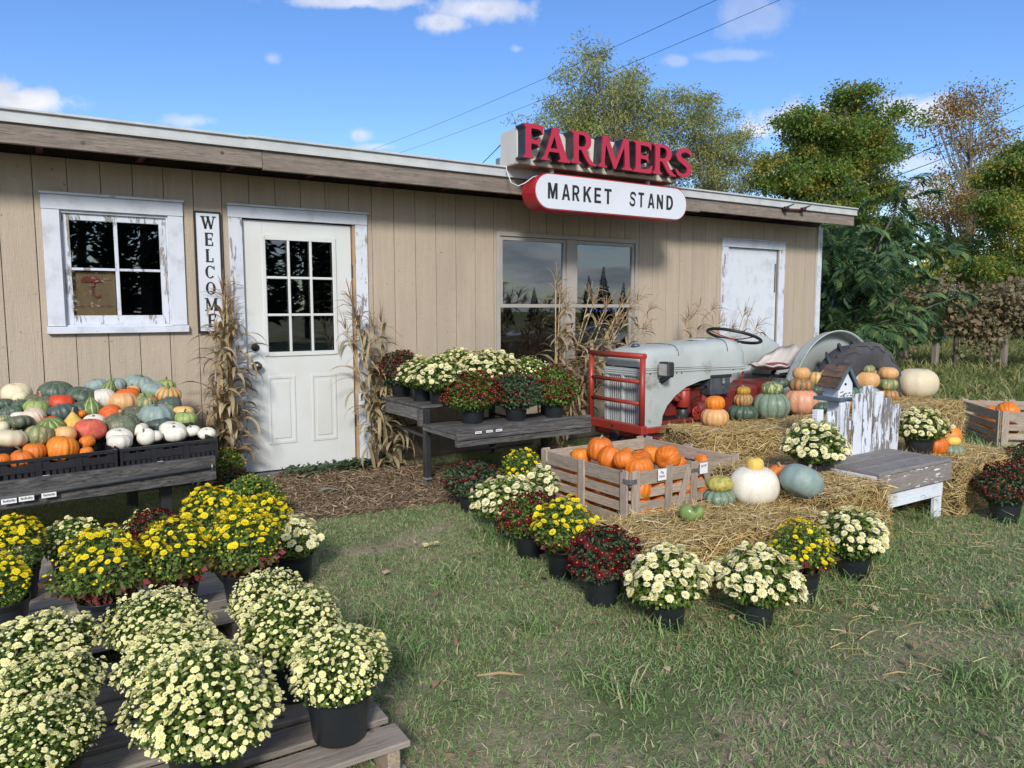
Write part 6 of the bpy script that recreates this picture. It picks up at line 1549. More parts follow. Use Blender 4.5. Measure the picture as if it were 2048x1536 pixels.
# nose shell and grille
P_ = [W(px, py, NY) for px, py in ((1284, 746), (1284, 858), (1322, 858), (1325, 832), (1334, 812), (1350, 792), (1372, 774), (1400, 762), (1440, 752), (1500, 740), (1503, 731), (1284, 742))]
for yy, dd in ((NY, .012), (FYY, -.012)):
    MB().prism([(p[0], yy, p[2]) for p in P_], (0, dd, 0)).build('side_panel', M_tgrey, tr)
x0 = P_[0][0]; gz0 = P_[1][2]; 
mb = MB(); mb.box((x0-.006, NY, gz0), (x0+.02, NY+.045, .845), bev=.004); mb.box((x0-.006, FYY-.045, gz0), (x0+.02, FYY, .845), bev=.004); mb.box((x0-.006, NY+.045, gz0), (x0+.02, FYY-.045, gz0+.03), bev=.004)
mb.box((x0-.010, NY+.002, .79), (x0+.02, FYY-.002, .86), bev=.004); mb.build('grille_shell', M_tgrey, tr)
MB().box((x0+.03, NY+.05, gz0+.03), (x0+.05, FYY-.05, .79)).build('radiator', M_black, tr)
for i in range(15):
    y = NY+.06+i*.0243
    if abs(y-TY) < .012: continue
    MB().box((x0+.000, y-.0046, gz0+.03), (x0+.006, y+.0046, .79)).build('grille_bar', M_drip, tr)
MB().box((x0-.012, TY-.016, gz0+.02), (x0+.014, TY+.016, .80), bev=.004).build('grille_centre', M_tgrey, tr)
mb = MB(); 
for dz in (0, .018, .036): mb.box((x0-.016, NY+.01, .80+dz), (x0-.009, FYY-.01, .808+dz), bev=.002)
mb.build('nose_trim', M_tgrey, tr)
# red guard
GX = 4.125; ya, yb = -1.70, -1.06; r_ = .024
gd = MB(); gd.tube([(GX, ya, .40), (GX, ya, .965)], r_, 12); gd.tube([(GX, yb, .40), (GX, yb, .965)], r_, 12); gd.tube([(GX, ya-.024, .972), (GX, yb+.024, .972)], r_, 12)
gd = gd.build('grille_guard', M_tred2, tr)
for z in (.765, .59): MB().tube([(GX, ya, z), (GX, yb, z)], .017, 10).build('guard_rail', M_tred2, gd)
MB().box((GX-.03, ya-.035, .345), (GX+.03, yb+.035, .415), bev=.006).build('guard_beam', M_tred2, gd)
MB().lathe([(.0, -.002), (.012, -.002), (.012, .002), (0, .002)], (GX-.031, TY-.01, .382), 12, roty(PI/2)).build('beam_hole', M_black, gd)
MB().box((GX+.031, ya-.03, .35), (GX+.75, ya+.01, .395), bev=.004).build('side_rail', M_tred2, gd)
MB().box((GX+.031, yb-.01, .35), (GX+.75, yb+.03, .395), bev=.004).build('side_rail', M_tred2, gd)
# headlight
hp_ = W(1333, 739, NY-.09)
hl = MB().box((hp_[0]-.04, hp_[1]-.062, hp_[2]-.062), (hp_[0]+.035, hp_[1]+.062, hp_[2]+.062), bev=.012)
hl = hl.build('headlight', M_iron, tr); hl['label'] = 'square black work light'
MB().box((hp_[0]-.0435, hp_[1]-.047, hp_[2]-.047), (hp_[0]-.0405, hp_[1]+.047, hp_[2]+.047), bev=.001).build('lens', M_lens, hl)
mb = MB(); mb.bar((hp_[0]+.02, hp_[1]+.01, hp_[2]-.06), (hp_[0]+.02, NY+.0, hp_[2]-.11), .03, .012); mb.bar((hp_[0]+.02, NY-.004, hp_[2]-.11), (hp_[0]+.13, NY-.004, hp_[2]-.05), .008, .05); mb.build('lamp_bracket', M_iron, hl)
# engine and driveline
eng = MB(); eng.box((4.42, TY-.12, .42), (5.02, TY+.12, .66), bev=.015); eng.box((4.45, TY-.10, .66), (4.95, TY+.10, .74), bev=.012); eng = eng.build('engine_block', M_tred, tr)
def cyl(mb, c_, r0, h_, ax='z', n=20, b=.008):
    R_ = {'z': None, 'y': rotx(PI/2), 'x': roty(PI/2)}[ax]; mb.lathe([(0, -h_/2), (r0-b, -h_/2), (r0, -h_/2+b), (r0, h_/2-b), (r0-b, h_/2), (0, h_/2)], c_, n, R_); return mb
ac = W(1370, 795, NY+.03); cyl(MB(), (ac[0], NY+.05, ac[2]-.01), .055, .15).build('oil_filter_can', M_tred2, eng)
mb = cyl(MB(), (ac[0], NY+.05, ac[2]+.072), .060, .018); cyl(mb, (ac[0]-.085, NY+.05, ac[2]+.01), .042, .06, 'y'); mb.build('filter_cap', M_tred2, eng)
gn = W(1390, 825, NY+.02); mb = cyl(MB(), (gn[0]+.16, NY+.06, gn[2]+.02), .07, .24, 'x'); mb.build('generator', M_tred, eng)
mb = MB(); cyl(mb, (gn[0]+.02, NY+.02, gn[2]), .055, .014, 'y', 18, .003)
for k in range(8): a = k*PI/4; mb.bar((gn[0]+.02, NY+.008, gn[2]), (gn[0]+.02+.05*math.cos(a), NY+.008, gn[2]+.05*math.sin(a)), .012, .012, up=(0, 1, 0))
mb.build('pulley', M_tred2, eng)
mb = MB(); cyl(mb, (gn[0]-.09, NY+.08, gn[2]-.01), .05, .10); cyl(mb, (gn[0]-.09, NY+.07, gn[2]-.05), .04, .05, 'y'); mb.box((gn[0]-.15, NY+.06, gn[2]-.1), (gn[0]-.04, NY+.12, gn[2]-.02), bev=.01); mb.build('carburettor', M_iron, eng)
mb = MB(); mb.tube([(4.36, NY+.06, .70), (4.33, NY+.05, .58), (4.36, NY+.04, .47), (4.45, NY+.05, .43)], .032, 10); mb.build('radiator_hose', M_tred, eng)
mb = MB(); mb.tube([(4.5, NY+.04, .71), (4.62, NY+.02, .62), (4.75, NY+.02, .55), (4.95, NY+.03, .60)], .005, 5); mb.tube([(4.42, NY+.03, .66), (4.44, NY+.03, .52), (4.52, NY+.03, .44)], .004, 5); mb.tube([(4.7, NY+.02, .69), (4.9, NY+.02, .70), (5.05, NY+.05, .66)], .006, 5); mb.build('cables', M_black, eng)
mb = MB(); cyl(mb, (4.62, TY-.06, .79), .05, .08); cyl(mb, (4.72, TY-.08, .77), .035, .06); mb.build('distributor', M_iron, eng)
bb = W(1440, 770, NY+.01)
bt = MB().box((5.02, NY+.0, bb[2]-.085), (5.27, NY+.26, bb[2]+.085), bev=.006).build('battery_box', mat('blue_black_steel', (.035, .042, .055), (.08, .09, .10), scale=8, rough=.42, rnd=False), tr)
mb = MB(); mb.box((5.01, NY-.008, bb[2]+.066), (5.28, NY+.265, bb[2]+.094), bev=.004); mb.build('battery_lid', M_iron, bt)
mb = MB(); mb.box((5.16, NY-.012, bb[2]+.015), (5.185, NY-.001, bb[2]+.06), bev=.002); cyl(mb, (5.172, NY-.012, bb[2]+.02), .018, .008, 'y', 12, .002); mb.build('latch', M_steel, bt)
mb = MB(); mb.box((5.02, TY-.16, .40), (5.75, TY+.16, .64), bev=.03); mb.box((5.75, TY-.22, .32), (6.6, TY+.22, .66), bev=.04); mb.build('gearbox', M_tred, tr)
mb = MB(); cyl(mb, (6.45, TY, .44), .075, 1.0, 'y'); mb.build('rear_axle', M_tred, tr)
mb = MB(); mb.box((4.28, TY-.45, .25), (4.38, TY+.45, .31), bev=.01); mb.box((4.45, NY+.0, .385), (5.6, NY+.07, .41), bev=.005); mb.build('front_axle', M_tred, tr)
MB().box((5.35, TY-.20, .84), (5.47, TY+.20, 1.04), bev=.02).build('dash_panel', M_tgrey, tr)
mb = MB(); mb.bar((5.32, NY+.03, .84), (5.17, NY+.03, .62), .012, .012); mb.bar((5.48, NY+.03, .80), (5.36, NY+.02, .50), .014, .014); mb.build('control_rod', M_tred2, tr)
# steering wheel
wc = W(1468, 672, TY-.03); tl_ = math.radians(17)
Rw = roty(tl_)
def torus(mb, c_, R_, r0, Rm, n=40, m_=8):
    vs = []
    for i in range(n):
        a = 2*PI*i/n
        for j in range(m_): b_ = 2*PI*j/m_; rr = R_+r0*math.cos(b_); vs.append((rr*math.cos(a), rr*math.sin(a), r0*math.sin(b_)))
    vs = np.array(vs) @ Rm.T+np.array(c_); fs = [(i*m_+j, ((i+1) % n)*m_+j, ((i+1) % n)*m_+(j+1) % m_, i*m_+(j+1) % m_) for i in range(n) for j in range(m_)]; return mb.add(vs, fs, True)
wr = 50/FPX*depth(wc)*1.05
swl = torus(MB(), wc, wr, .0145, Rw).build('steering_wheel', M_black, tr)
mb = MB(); hub = wc-Rw[:, 2]*.035; cyl(mb, hub, .022, .03)
for k in range(3): a = k*2*PI/3+.5; e = wc+Rw @ np.array([wr*math.cos(a), wr*math.sin(a), 0]); mb.tube([hub, (hub+e)/2-Rw[:, 2]*.006, e], .0055, 6)
mb.build('spokes', M_tred2, swl)
MB().tube([hub, (5.38, TY, .93)], .013, 8).build('steering_column', M_iron, tr)
# seat
sc_ = W(1553, 722, TY-.02)
def seatpan():
    nu, nv = 40, 8; vs = []
    for j in range(nv+1):
        t_ = j/nv
        for i in range(nu):
            a = 2*PI*i/nu; back = max(0, math.cos(a))    # +X side is the backrest
            R_ = (.235+.03*abs(math.cos(a)))*t_; z = (.055+.17*back**1.2)*t_**2.2+.010*math.cos(a*11)*t_**2
            vs.append((R_*math.cos(a)*1.05, R_*math.sin(a)*.98, z))
    top = np.array(vs); m_ = len(top); bot = top-np.array([0, 0, .012]); fs = []
    for off in (0, m_): fs += [(off+j*nu+i, off+j*nu+(i+1) % nu, off+(j+1)*nu+(i+1) % nu, off+(j+1)*nu+i) for j in range(nv) for i in range(nu)]
    fs += [(nv*nu+i, nv*nu+(i+1) % nu, m_+nv*nu+(i+1) % nu, m_+nv*nu+i) for i in range(nu)]
    return np.r_[top, bot], fs
vs, fs = seatpan(); so = sc_+np.array([-.02, 0, -.075]); mb = MB(); mb.add(vs+so, fs, True)
torus_ = None
st_ = mb.build('seat', M_seat, tr)
mb = MB(); n = 24; vs = []
for j, (q, zz) in enumerate(((0, .034), (.7, .038), (.95, .026), (1.0, .012), (.96, .002))):
    for i in range(n): a = 2*PI*i/n; vs.append((so[0]-.02+.145*q*math.cos(a), so[1]+.135*q*math.sin(a), so[2]+.012+zz+.015*math.cos(a)*q))
fs = [(j*n+i, j*n+(i+1) % n, (j+1)*n+(i+1) % n, (j+1)*n+i) for j in range(4) for i in range(n)]; mb.add(vs, fs, True); mb.build('seat_cushion', M_cush, st_)
mb = MB(); mb.tube([so+[0, 0, -.01], so+[-.10, 0, -.12], so+[-.18, 0, -.26]], .02, 8); mb.build('seat_spring', M_iron, st_)
# wheels and fenders
def wheel(xc, yc, zc, R_, w, side, nl=18):
    ty = MB(); prof = [(R_*.60, -w*.42), (R_*.66, -w*.5), (R_*.86, -w*.52), (R_*.95, -w*.42), (R_*.965, -w*.15), (R_*.965, w*.15), (R_*.95, w*.42), (R_*.86, w*.52), (R_*.66, w*.5), (R_*.60, w*.42)]
    ty.lathe(prof, (xc, yc, zc), 40, rotx(PI/2), True, closed=True); t_ = ty.build('rear_tyre' if R_ > .45 else 'front_tyre', M_rubber, tr)
    if nl:
        for k in range(nl*2):     # chevron lugs: curved bars from shoulder to centre
            mb = MB(); s_ = -1 if k % 2 else 1; a0 = 2*PI*k/(nl*2); pts = []
            for q in range(6):
                u = q/5; yy = s_*w*(.50-.46*u); aa = a0+u*.26; rr = R_*(.955+.012*math.sin(u*PI)) if u > 0.15 else R_*(.90+.055*u/.15)
                pts.append((xc+rr*math.cos(aa), yc+yy, zc+rr*math.sin(aa)))
            vs = []; fs = []
            for q, p in enumerate(pts):
                p = np.array(p); rad = unit(p-np.array([xc, p[1], zc])); tan = np.array([-rad[2], 0, rad[0]]); hh = .034*(R_/.6); ww = .026*(R_/.6)
                vs += [p-tan*ww, p-tan*ww*.65+rad*hh, p+tan*ww*.65+rad*hh, p+tan*ww]
            for q in range(5): b = 4*q; fs += [(b, b+1, b+5, b+4), (b+1, b+2, b+6, b+5), (b+2, b+3, b+7, b+6)]
            fs += [(0, 1, 2, 3), (20, 21, 22, 23)]; mb.add(vs, fs); mb.build('tread_lug', M_rubber, t_)
    mb = MB(); mb.lathe([(0, .02), (R_*.25, .02), (R_*.30, -.02), (R_*.52, -.03), (R_*.60, -w*.35), (R_*.625, -w*.42), (R_*.60, -w*.38), (R_*.60, w*.38), (0, w*.3)], (xc, yc, zc), 28, rotx(PI/2)); mb.build('wheel_rim', M_tgrey, t_)
wheel(6.63, -1.95, .44, .585, .30, -1)
wheel(6.50, -.78, .44, .58, .27, 1)
wheel(4.42, -1.53, .19, .19, .10, -1, 0); wheel(4.42, -1.20, .19, .19, .10, 1, 0)
def fender(xc, zc, R_, y_in, y_out, a0=-8, a1=188):
    """clamshell: inner disc wall and an arched cover with rolled rim"""
    n = 28; vs = []; prof = [(0.30, y_in), (.93, y_in), (.985, y_in+(y_out-y_in)*.10), (1.0, y_in+(y_out-y_in)*.30), (1.0, y_in+(y_out-y_in)*.86), (1.015, y_out), (1.03, y_out), (1.03, y_out+(y_in-y_out)*.04)]
    for i in range(n+1):
        a = math.radians(a0+(a1-a0)*i/n)
        for q, y in prof: vs.append((xc+R_*q*math.cos(a), y, zc+R_*q*math.sin(a)))
    m_ = len(prof); fs = [(i*m_+k, i*m_+k+1, (i+1)*m_+k+1, (i+1)*m_+k) for i in range(n) for k in range(m_-1)]
    mb = MB(); mb.add(vs, fs, True); vs2 = [np.array(v)+np.array([0, 0, -.0]) for v in vs]; return mb
fd = fender(6.57, .43, .69, -1.66, -1.79, 4, 172).build('rear_fender', M_tgrey, tr); md = fd.modifiers.new('s', 'SOLIDIFY'); md.thickness = .006
fd = fender(6.42, .42, .66, -.96, -.66, 10, 170).build('rear_fender', M_tgrey, tr); md = fd.modifiers.new('s', 'SOLIDIFY'); md.thickness = .006
mb = MB(); mb.bar((6.0, TY-.2, .73), (6.35, TY-.2, .74), .03, .02); mb.bar((6.1, TY-.22, .70), (6.1, TY+.2, .70), .03, .03); mb.build('lift_arm', M_iron, tr)

# ------------------------------------------------------------------ picket bench and birdhouse
bn = thing('picket_bench', 'low white bench with chipped paint and a back of uneven pickets', 'bench', (4.53, -3.48, 0))
bx0, bx1, by0, by1, sz_ = 4.125, 4.93, -3.70, -3.28, .395
for i in range(3):
    y0 = by0+i*(by1-by0)/3; MB().box((bx0, y0+.0015, sz_-.022), (bx1, y0+(by1-by0)/3-.0015, sz_), bev=.003).build('seat_board', M_benchX, bn)
MB().box((bx0+.002, by0-.001, sz_-.135), (bx1-.002, by0+.020, sz_-.0235), bev=.002).build('apron', M_benchapron, bn)
MB().box((bx0+.03, by0+.022, sz_-.235), (bx1-.055, by0+.042, sz_-.150), bev=.002).build('lower_rail', M_benchwhite, bn)
for x in (bx0, bx1-.02): MB().box((x, by0+.021, sz_-.135), (x+.018, by1, sz_-.0235), bev=.002).build('side_apron', M_benchwhite, bn)
for x in (bx0+.02, bx1-.105):
    for y in (by0+.0215, by1-.05): MB().box((x, y+.0215, 0), (x+.085, y+.045, sz_-.137), bev=.002).build('leg', M_benchwhite, bn)
tops = [(1664, 817, 1702, 0), (1700, 803, 0, 0), (1720, 789, 0, 0), (1739, 772, 0, 0), (1759, 784, 0, 0), (1777, 797, 0, 0), (1793, 809, 0, 0)]
PK = [(1686, 822), (1704, 805), (1720, 788), (1739, 772), (1759, 784), (1777, 797), (1793, 809)]
PXS = [(1663, 1683, 822), (1687, 1706, 805), (1711, 1729, 788), (1730, 1749, 772), (1751, 1767, 784), (1769, 1784, 797), (1786, 1801, 809)]
by_ = by1-.01; xp = bx0+.06; pw = .087
ZT = [W((a+b)/2, t_, by_)[2] for a, b, t_ in PXS]
for i, (a, b, t_) in enumerate(PXS):
    xa = W(a, 850, by_)[0]; xb = W(b, 850, by_)[0]; cx_ = (xa+xb)/2; w_ = max(.06, (xb-xa)*.9)
    lean = math.radians((i-3)*1.3)
    o_ = MB().box((-w_/2, -.010, 0), (w_/2, .010, ZT[i]-sz_+.06), R=roty(lean), c=(cx_+math.sin(lean)*(ZT[i]-sz_)/2, by_+.02+.004*(i % 2), (ZT[i]+sz_-.06)/2), bev=.004)
    o_.build('picket', M_picket, bn)
MB().box((bx0+.03, by_+.034, sz_+.16), (bx1-.03, by_+.052, sz_+.22), bev=.002).build('back_rail', M_benchwhite, bn)
MB().box((bx0, by_+.01, .2), (bx0+.06, by_+.05, W(1663, 818, by_)[2]), bev=.002).build('back_post', M_benchwhite, bn)
bp = W(1664, 850, -3.05); BYc = -3.08
bh = thing('birdhouse', 'white birdhouse with brown wooden roof and slate blue trim on a white post', 'birdhouse', (bp[0], BYc, 0))
sc2 = depth((bp[0], BYc, .8))/FPX
zf_ = W(1664, 797, BYc)[2]; zr_ = W(1664, 742, BYc)[2]; bw_ = .078; bl_ = .10
MB().box((bp[0]-.042, BYc-.042, .0), (bp[0]+.042, BYc+.042, zf_-.012), bev=.003).build('post', M_benchwhite, bh)
MB().box((bp[0]-.115, BYc-.105, zf_-.012), (bp[0]+.115, BYc+.105, zf_+.012), bev=.003).build('floor_plate', M_slate, bh)
ze = zf_+.105; zp = zf_+.21
# ridge along X-ish axis turned so that the gable faces front right
Rb = rotz(math.radians(-42)); cb_ = np.array([bp[0], BYc, 0])
def rp(p): q = np.array(p, float); q[2] = zf_+(q[2]-zf_)*1.0; o_ = Rb @ np.array([q[0], q[1], 0])+cb_; o_[2] = q[2]; return o_
mb = MB(); g5 = [rp((-.07, -.085, zf_+.012)), rp((.07, -.085, zf_+.012)), rp((.07, -.085, ze)), rp((0, -.085, zp-.012)), rp((-.07, -.085, ze))]
Rb = rotz(math.radians(-14))*.84; g5 = [rp((-.07, -.085, zf_+.012)), rp((.07, -.085, zf_+.012)), rp((.07, -.085, ze)), rp((0, -.085, zp-.012)), rp((-.07, -.085, ze))]
mb.prism(g5, Rb @ np.array([0, .17, 0])); body_ = mb.build('house_body', M_benchwhite, bh)
hc = rp((0, -.0865, ze-.005)); MB().lathe([(0, -.0016), (.011, -.0016), (.011, .001), (0, .001)], hc, 14, Rb @ rotx(PI/2)).build('entrance_hole', M_black, body_)
def chip(m_):
    for k in range(12):
        u = rng.uniform(-.05, .06); zz = zf_+.02+rng.uniform(0, .05)*rng.random(); m_.prism([rp((u+dx, -.0858, zz+dz)) for dx, dz in ((-.012*rng.uniform(.5, 1.4), 0), (0, -.005), (.014*rng.uniform(.5, 1.4), .001), (.002, .006))], Rb @ np.array([0, .0005, 0]))
sub(chip, 'bare_wood_chips', mat('bare_wood', (.10, .065, .05), (.2, .15, .12), scale=20), body_)
for s_ in (-1, 1):
    for k in range(4):
        u0, u1 = k/4, (k+1)/4+.04; pe = np.array([s_*.105, 0, ze-.035]); pr = np.array([s_*.0, 0, zp+.008])
        a_ = pr+(pe-pr)*u0; b__ = pr+(pe-pr)*min(u1, 1.0); nn = unit(np.array([s_*(zp+.043-ze), 0, .105])); lift = nn*(.006+.003*(k % 2))
        q = [a_+[0, -.115, 0]+lift*.3, b__+[0, -.115, 0]+lift, b__+[0, .115, 0]+lift, a_+[0, .115, 0]+lift*.3]
        MB().prism([rp(v) for v in q], Rb @ (nn*.008)).build('roof_board', M_birdroof, bh)
    a_ = rp((0, -.118, zp+.006)); b__ = rp((s_*.108, -.118, ze-.036)); MB().bar(a_, b__, .012, .018, up=Rb @ np.array([0, 1, 0]) if False else (0, 0, 1)).build('gable_trim', M_slate, bh)

# ------------------------------------------------------------------ trees
M_bark = mat('tree_bark', (.13, .11, .09), (.07, .055, .045), scale=6, stretch=(3, 3, .6), rough=.95, bump=.8)
M_barkpale = mat('pale_bark', (.26, .23, .19), (.17, .15, .125), scale=6, stretch=(3, 3, .6), rough=.95, bump=.6)
M_locust = leafmat('locust_leaves', (.26, .32, .11), (.36, .41, .18), (.44, .42, .16), p3=.22, trans=.4)
M_maple = leafmat('maple_leaves', (.11, .20, .045), (.18, .28, .065), (.32, .34, .07), p3=.15, trans=.45)
M_mapley = leafmat('maple_leaves_golden', (.26, .30, .06), (.36, .37, .08), (.40, .30, .06), p3=.3, trans=.4)
M_rust = leafmat('rust_leaves', (.28, .15, .055), (.20, .16, .05), (.38, .20, .06), p3=.3, trans=.4)
M_dkleaf = leafmat('dark_leaves', (.055, .11, .05), (.085, .155, .065), (.15, .22, .075), p3=.15, trans=.3, rough=.42)
M_vine = leafmat('grape_leaves', (.18, .17, .085), (.26, .23, .14), (.27, .18, .11), p3=.3, trans=.35)
M_spruce = leafmat('conifer_needles', (.016, .032, .018), (.028, .05, .024), trans=.1)
def tree(Y, lobes, label, cat, leafm, base_px, leaf=.16, ncl=260, per=70, bark=None, dr=1.0, name='tree', leafm2=None, f2=.3, clr=.34, group=None, trunk_r=.14, nbr=34, flat=1.0, base_z=0.0, bough=0):
    """lobes: list of (px, py, rx px, ry px); the crown is filled with leaf clumps hung on limbs"""
    bk = bark or M_bark; B = W(base_px, 620, Y); B = np.array([B[0], Y, base_z])
    th = thing(name, label, cat, B, 0, group); D0 = depth((B[0], Y, 4)); s_ = D0/FPX
    C_ = []; ar = np.array([l[2]*l[3] for l in lobes], float); pick = rng.choice(len(lobes), ncl, p=ar/ar.sum())
    for k in pick:
        px, py, rx, ry = lobes[k][:4]; c_ = W(px, py, Y); u = unit(rng.normal(0, 1, 3)); rr = rng.uniform(.25, 1)**.45
        C_.append(c_+np.array([u[0]*rx*s_*1.02, u[1]*min(rx, ry)*s_*dr, u[2]*ry*s_])*rr)
    C_ = np.array(C_)
    if bough:
        nb_ = ncl//bough; C_ = np.repeat(C_[:nb_], bough, 0); C_ = C_+rng.normal(0, 1, C_.shape)*np.array([.62, .62, .20])*clr*1.9+np.repeat(rng.uniform(-.3, .3, nb_), bough)[:, None]*np.array([0, 0, 1])
    C_[:, 2] = np.maximum(C_[:, 2], .3)
    ctr = C_.mean(0); zt = C_[:, 2].max()
    tp = np.array([ctr[0], Y, zt*.93]); mb = MB(); pts = [B+(tp-B)*q+np.array([.10*math.sin(q*5), .08*math.sin(q*4+1), 0])*trunk_r*6 for q in np.linspace(0, 1, 9)]
    mb.tube(pts, [trunk_r*(1-.9*q)+.01 for q in np.linspace(0, 1, 9)], 9); mb.build('trunk', bk, th)
    mb = MB(); 
    for k in rng.choice(len(C_), min(nbr*2, len(C_)), replace=False):
        e = C_[k]; q = np.clip((e[2]-B[2])/(tp[2]-B[2])-.28, .08, .9); i = int(q*8); s0 = pts[i]+(pts[min(8, i+1)]-pts[i])*(q*8-i)
        md_ = s0*.45+e*.55+np.array([0, 0, -.12*np.linalg.norm(e-s0)]); r0 = trunk_r*.30*(1-q*.6); mb.tube([s0, md_, e], [r0, r0*.55, r0*.15+.004], 5, cap=False)
    mb.build('limbs', bk, th)
    def clumps(CC, mat_, nm, per_):
        n = len(CC)*per_; idx = np.repeat(np.arange(len(CC)), per_); sz = (rng.uniform(.6, 1.3, len(CC))*clr)[idx]
        off = rng.normal(0, 1, (n, 3))*sz[:, None]*np.array([1, 1, .62])*.62; P = CC[idx]+off; P[:, 2] = np.maximum(P[:, 2], .05)
        Dd = unit(off)+rng.normal(0, .6, (n, 3))+np.array([0, 0, -.25]); N = rng.normal(0, .6, (n, 3))+np.array([0, 0, .9])
        V, F = diamonds(P, Dd, N, rng.uniform(.6, 1.25, n)*leaf, rng.uniform(.6, 1.25, n)*leaf*.62*flat); link(nm, mesh_np(nm, V-B, F, mat_), th, kind='stuff')
    if leafm2 is not None:
        m_ = rng.random(len(C_)) < f2; clumps(C_[~m_], leafm, 'crown', per); clumps(C_[m_], leafm2, 'crown', per)
    else: clumps(C_, leafm, 'crown', per)
    return th
tree(15, [(1212, 150, 52, 45), (1180, 190, 85, 60), (1270, 200, 75, 60), (1120, 240, 65, 40), (1225, 260, 120, 70), (1310, 250, 50, 60), (1075, 250, 35, 22), (1200, 330, 120, 60), (1290, 330, 80, 60)], 'tall feathery locust tree rising behind the roof sign', 'tree', M_locust, 1215, leaf=.15, ncl=480, per=66, bough=6, dr=1.1, bark=M_barkpale, leafm2=M_mapley, f2=.12, clr=.30, flat=.45, nbr=90, trunk_r=.13)
tree(14, [(1395, 205, 40, 26), (1375, 250, 55, 45), (1430, 270, 60, 50), (1400, 330, 85, 60), (1470, 320, 55, 45), (1500, 360, 45, 30), (1440, 370, 90, 40)], 'lower feathery locust tree just right of the roof sign', 'tree', M_locust, 1420, leaf=.14, ncl=330, per=66, bough=5, bark=M_barkpale, leafm2=M_mapley, f2=.2, clr=.28, flat=.45, nbr=60, trunk_r=.1)
tree(12, [(1698, 205, 28, 30), (1725, 240, 42, 42), (1650, 240, 48, 46), (1692, 260, 60, 55), (1620, 270, 50, 45), (1745, 290, 65, 45), (1670, 320, 110, 60), (1780, 340, 40, 40), (1610, 350, 60, 50), (1700, 400, 120, 70), (1640, 470, 80, 80), (1770, 430, 60, 60), (1720, 500, 80, 60)], 'big dense green maple with golden tips right of the building', 'tree', M_maple, 1700, leaf=.13, ncl=840, per=150, leafm2=M_mapley, f2=.22, clr=.36, bough=8, nbr=40, trunk_r=.25)
tree(13, [(1930, 195, 40, 25), (1955, 240, 55, 40), (1985, 215, 35, 40), (1905, 250, 30, 40), (1960, 300, 60, 45), (1890, 400, 60, 45), (1960, 390, 60, 60), (1900, 460, 60, 40), (1990, 330, 30, 40), (1850, 395, 35, 30)], 'thin rust coloured autumn tree with bare twigs at the right', 'tree', M_rust, 1940, leaf=.14, ncl=300, per=50, bough=5, bark=M_barkpale, leafm2=M_mapley, f2=.25, clr=.50, nbr=85, trunk_r=.18)
tree(8, [(2050, 300, 40, 40), (2030, 370, 60, 50), (2060, 430, 70, 70), (1990, 420, 40, 30), (2040, 520, 80, 60), (1980, 560, 70, 30), (2100, 400, 80, 90)], 'dark green tree at the right edge with spreading lower boughs', 'tree', M_maple, 2050, leaf=.13, ncl=560, per=110, leafm2=M_mapley, f2=.25, clr=.30, bough=7, trunk_r=.22)
tree(10, [(1960, 560, 70, 28), (1900, 520, 55, 35), (1850, 560, 50, 30), (1990, 520, 40, 30)], 'yellow-green young tree above the grapevines', 'tree', M_mapley, 1930, leaf=.2, ncl=110, per=60, leafm2=M_maple, f2=.4, clr=.36, trunk_r=.12, nbr=20)
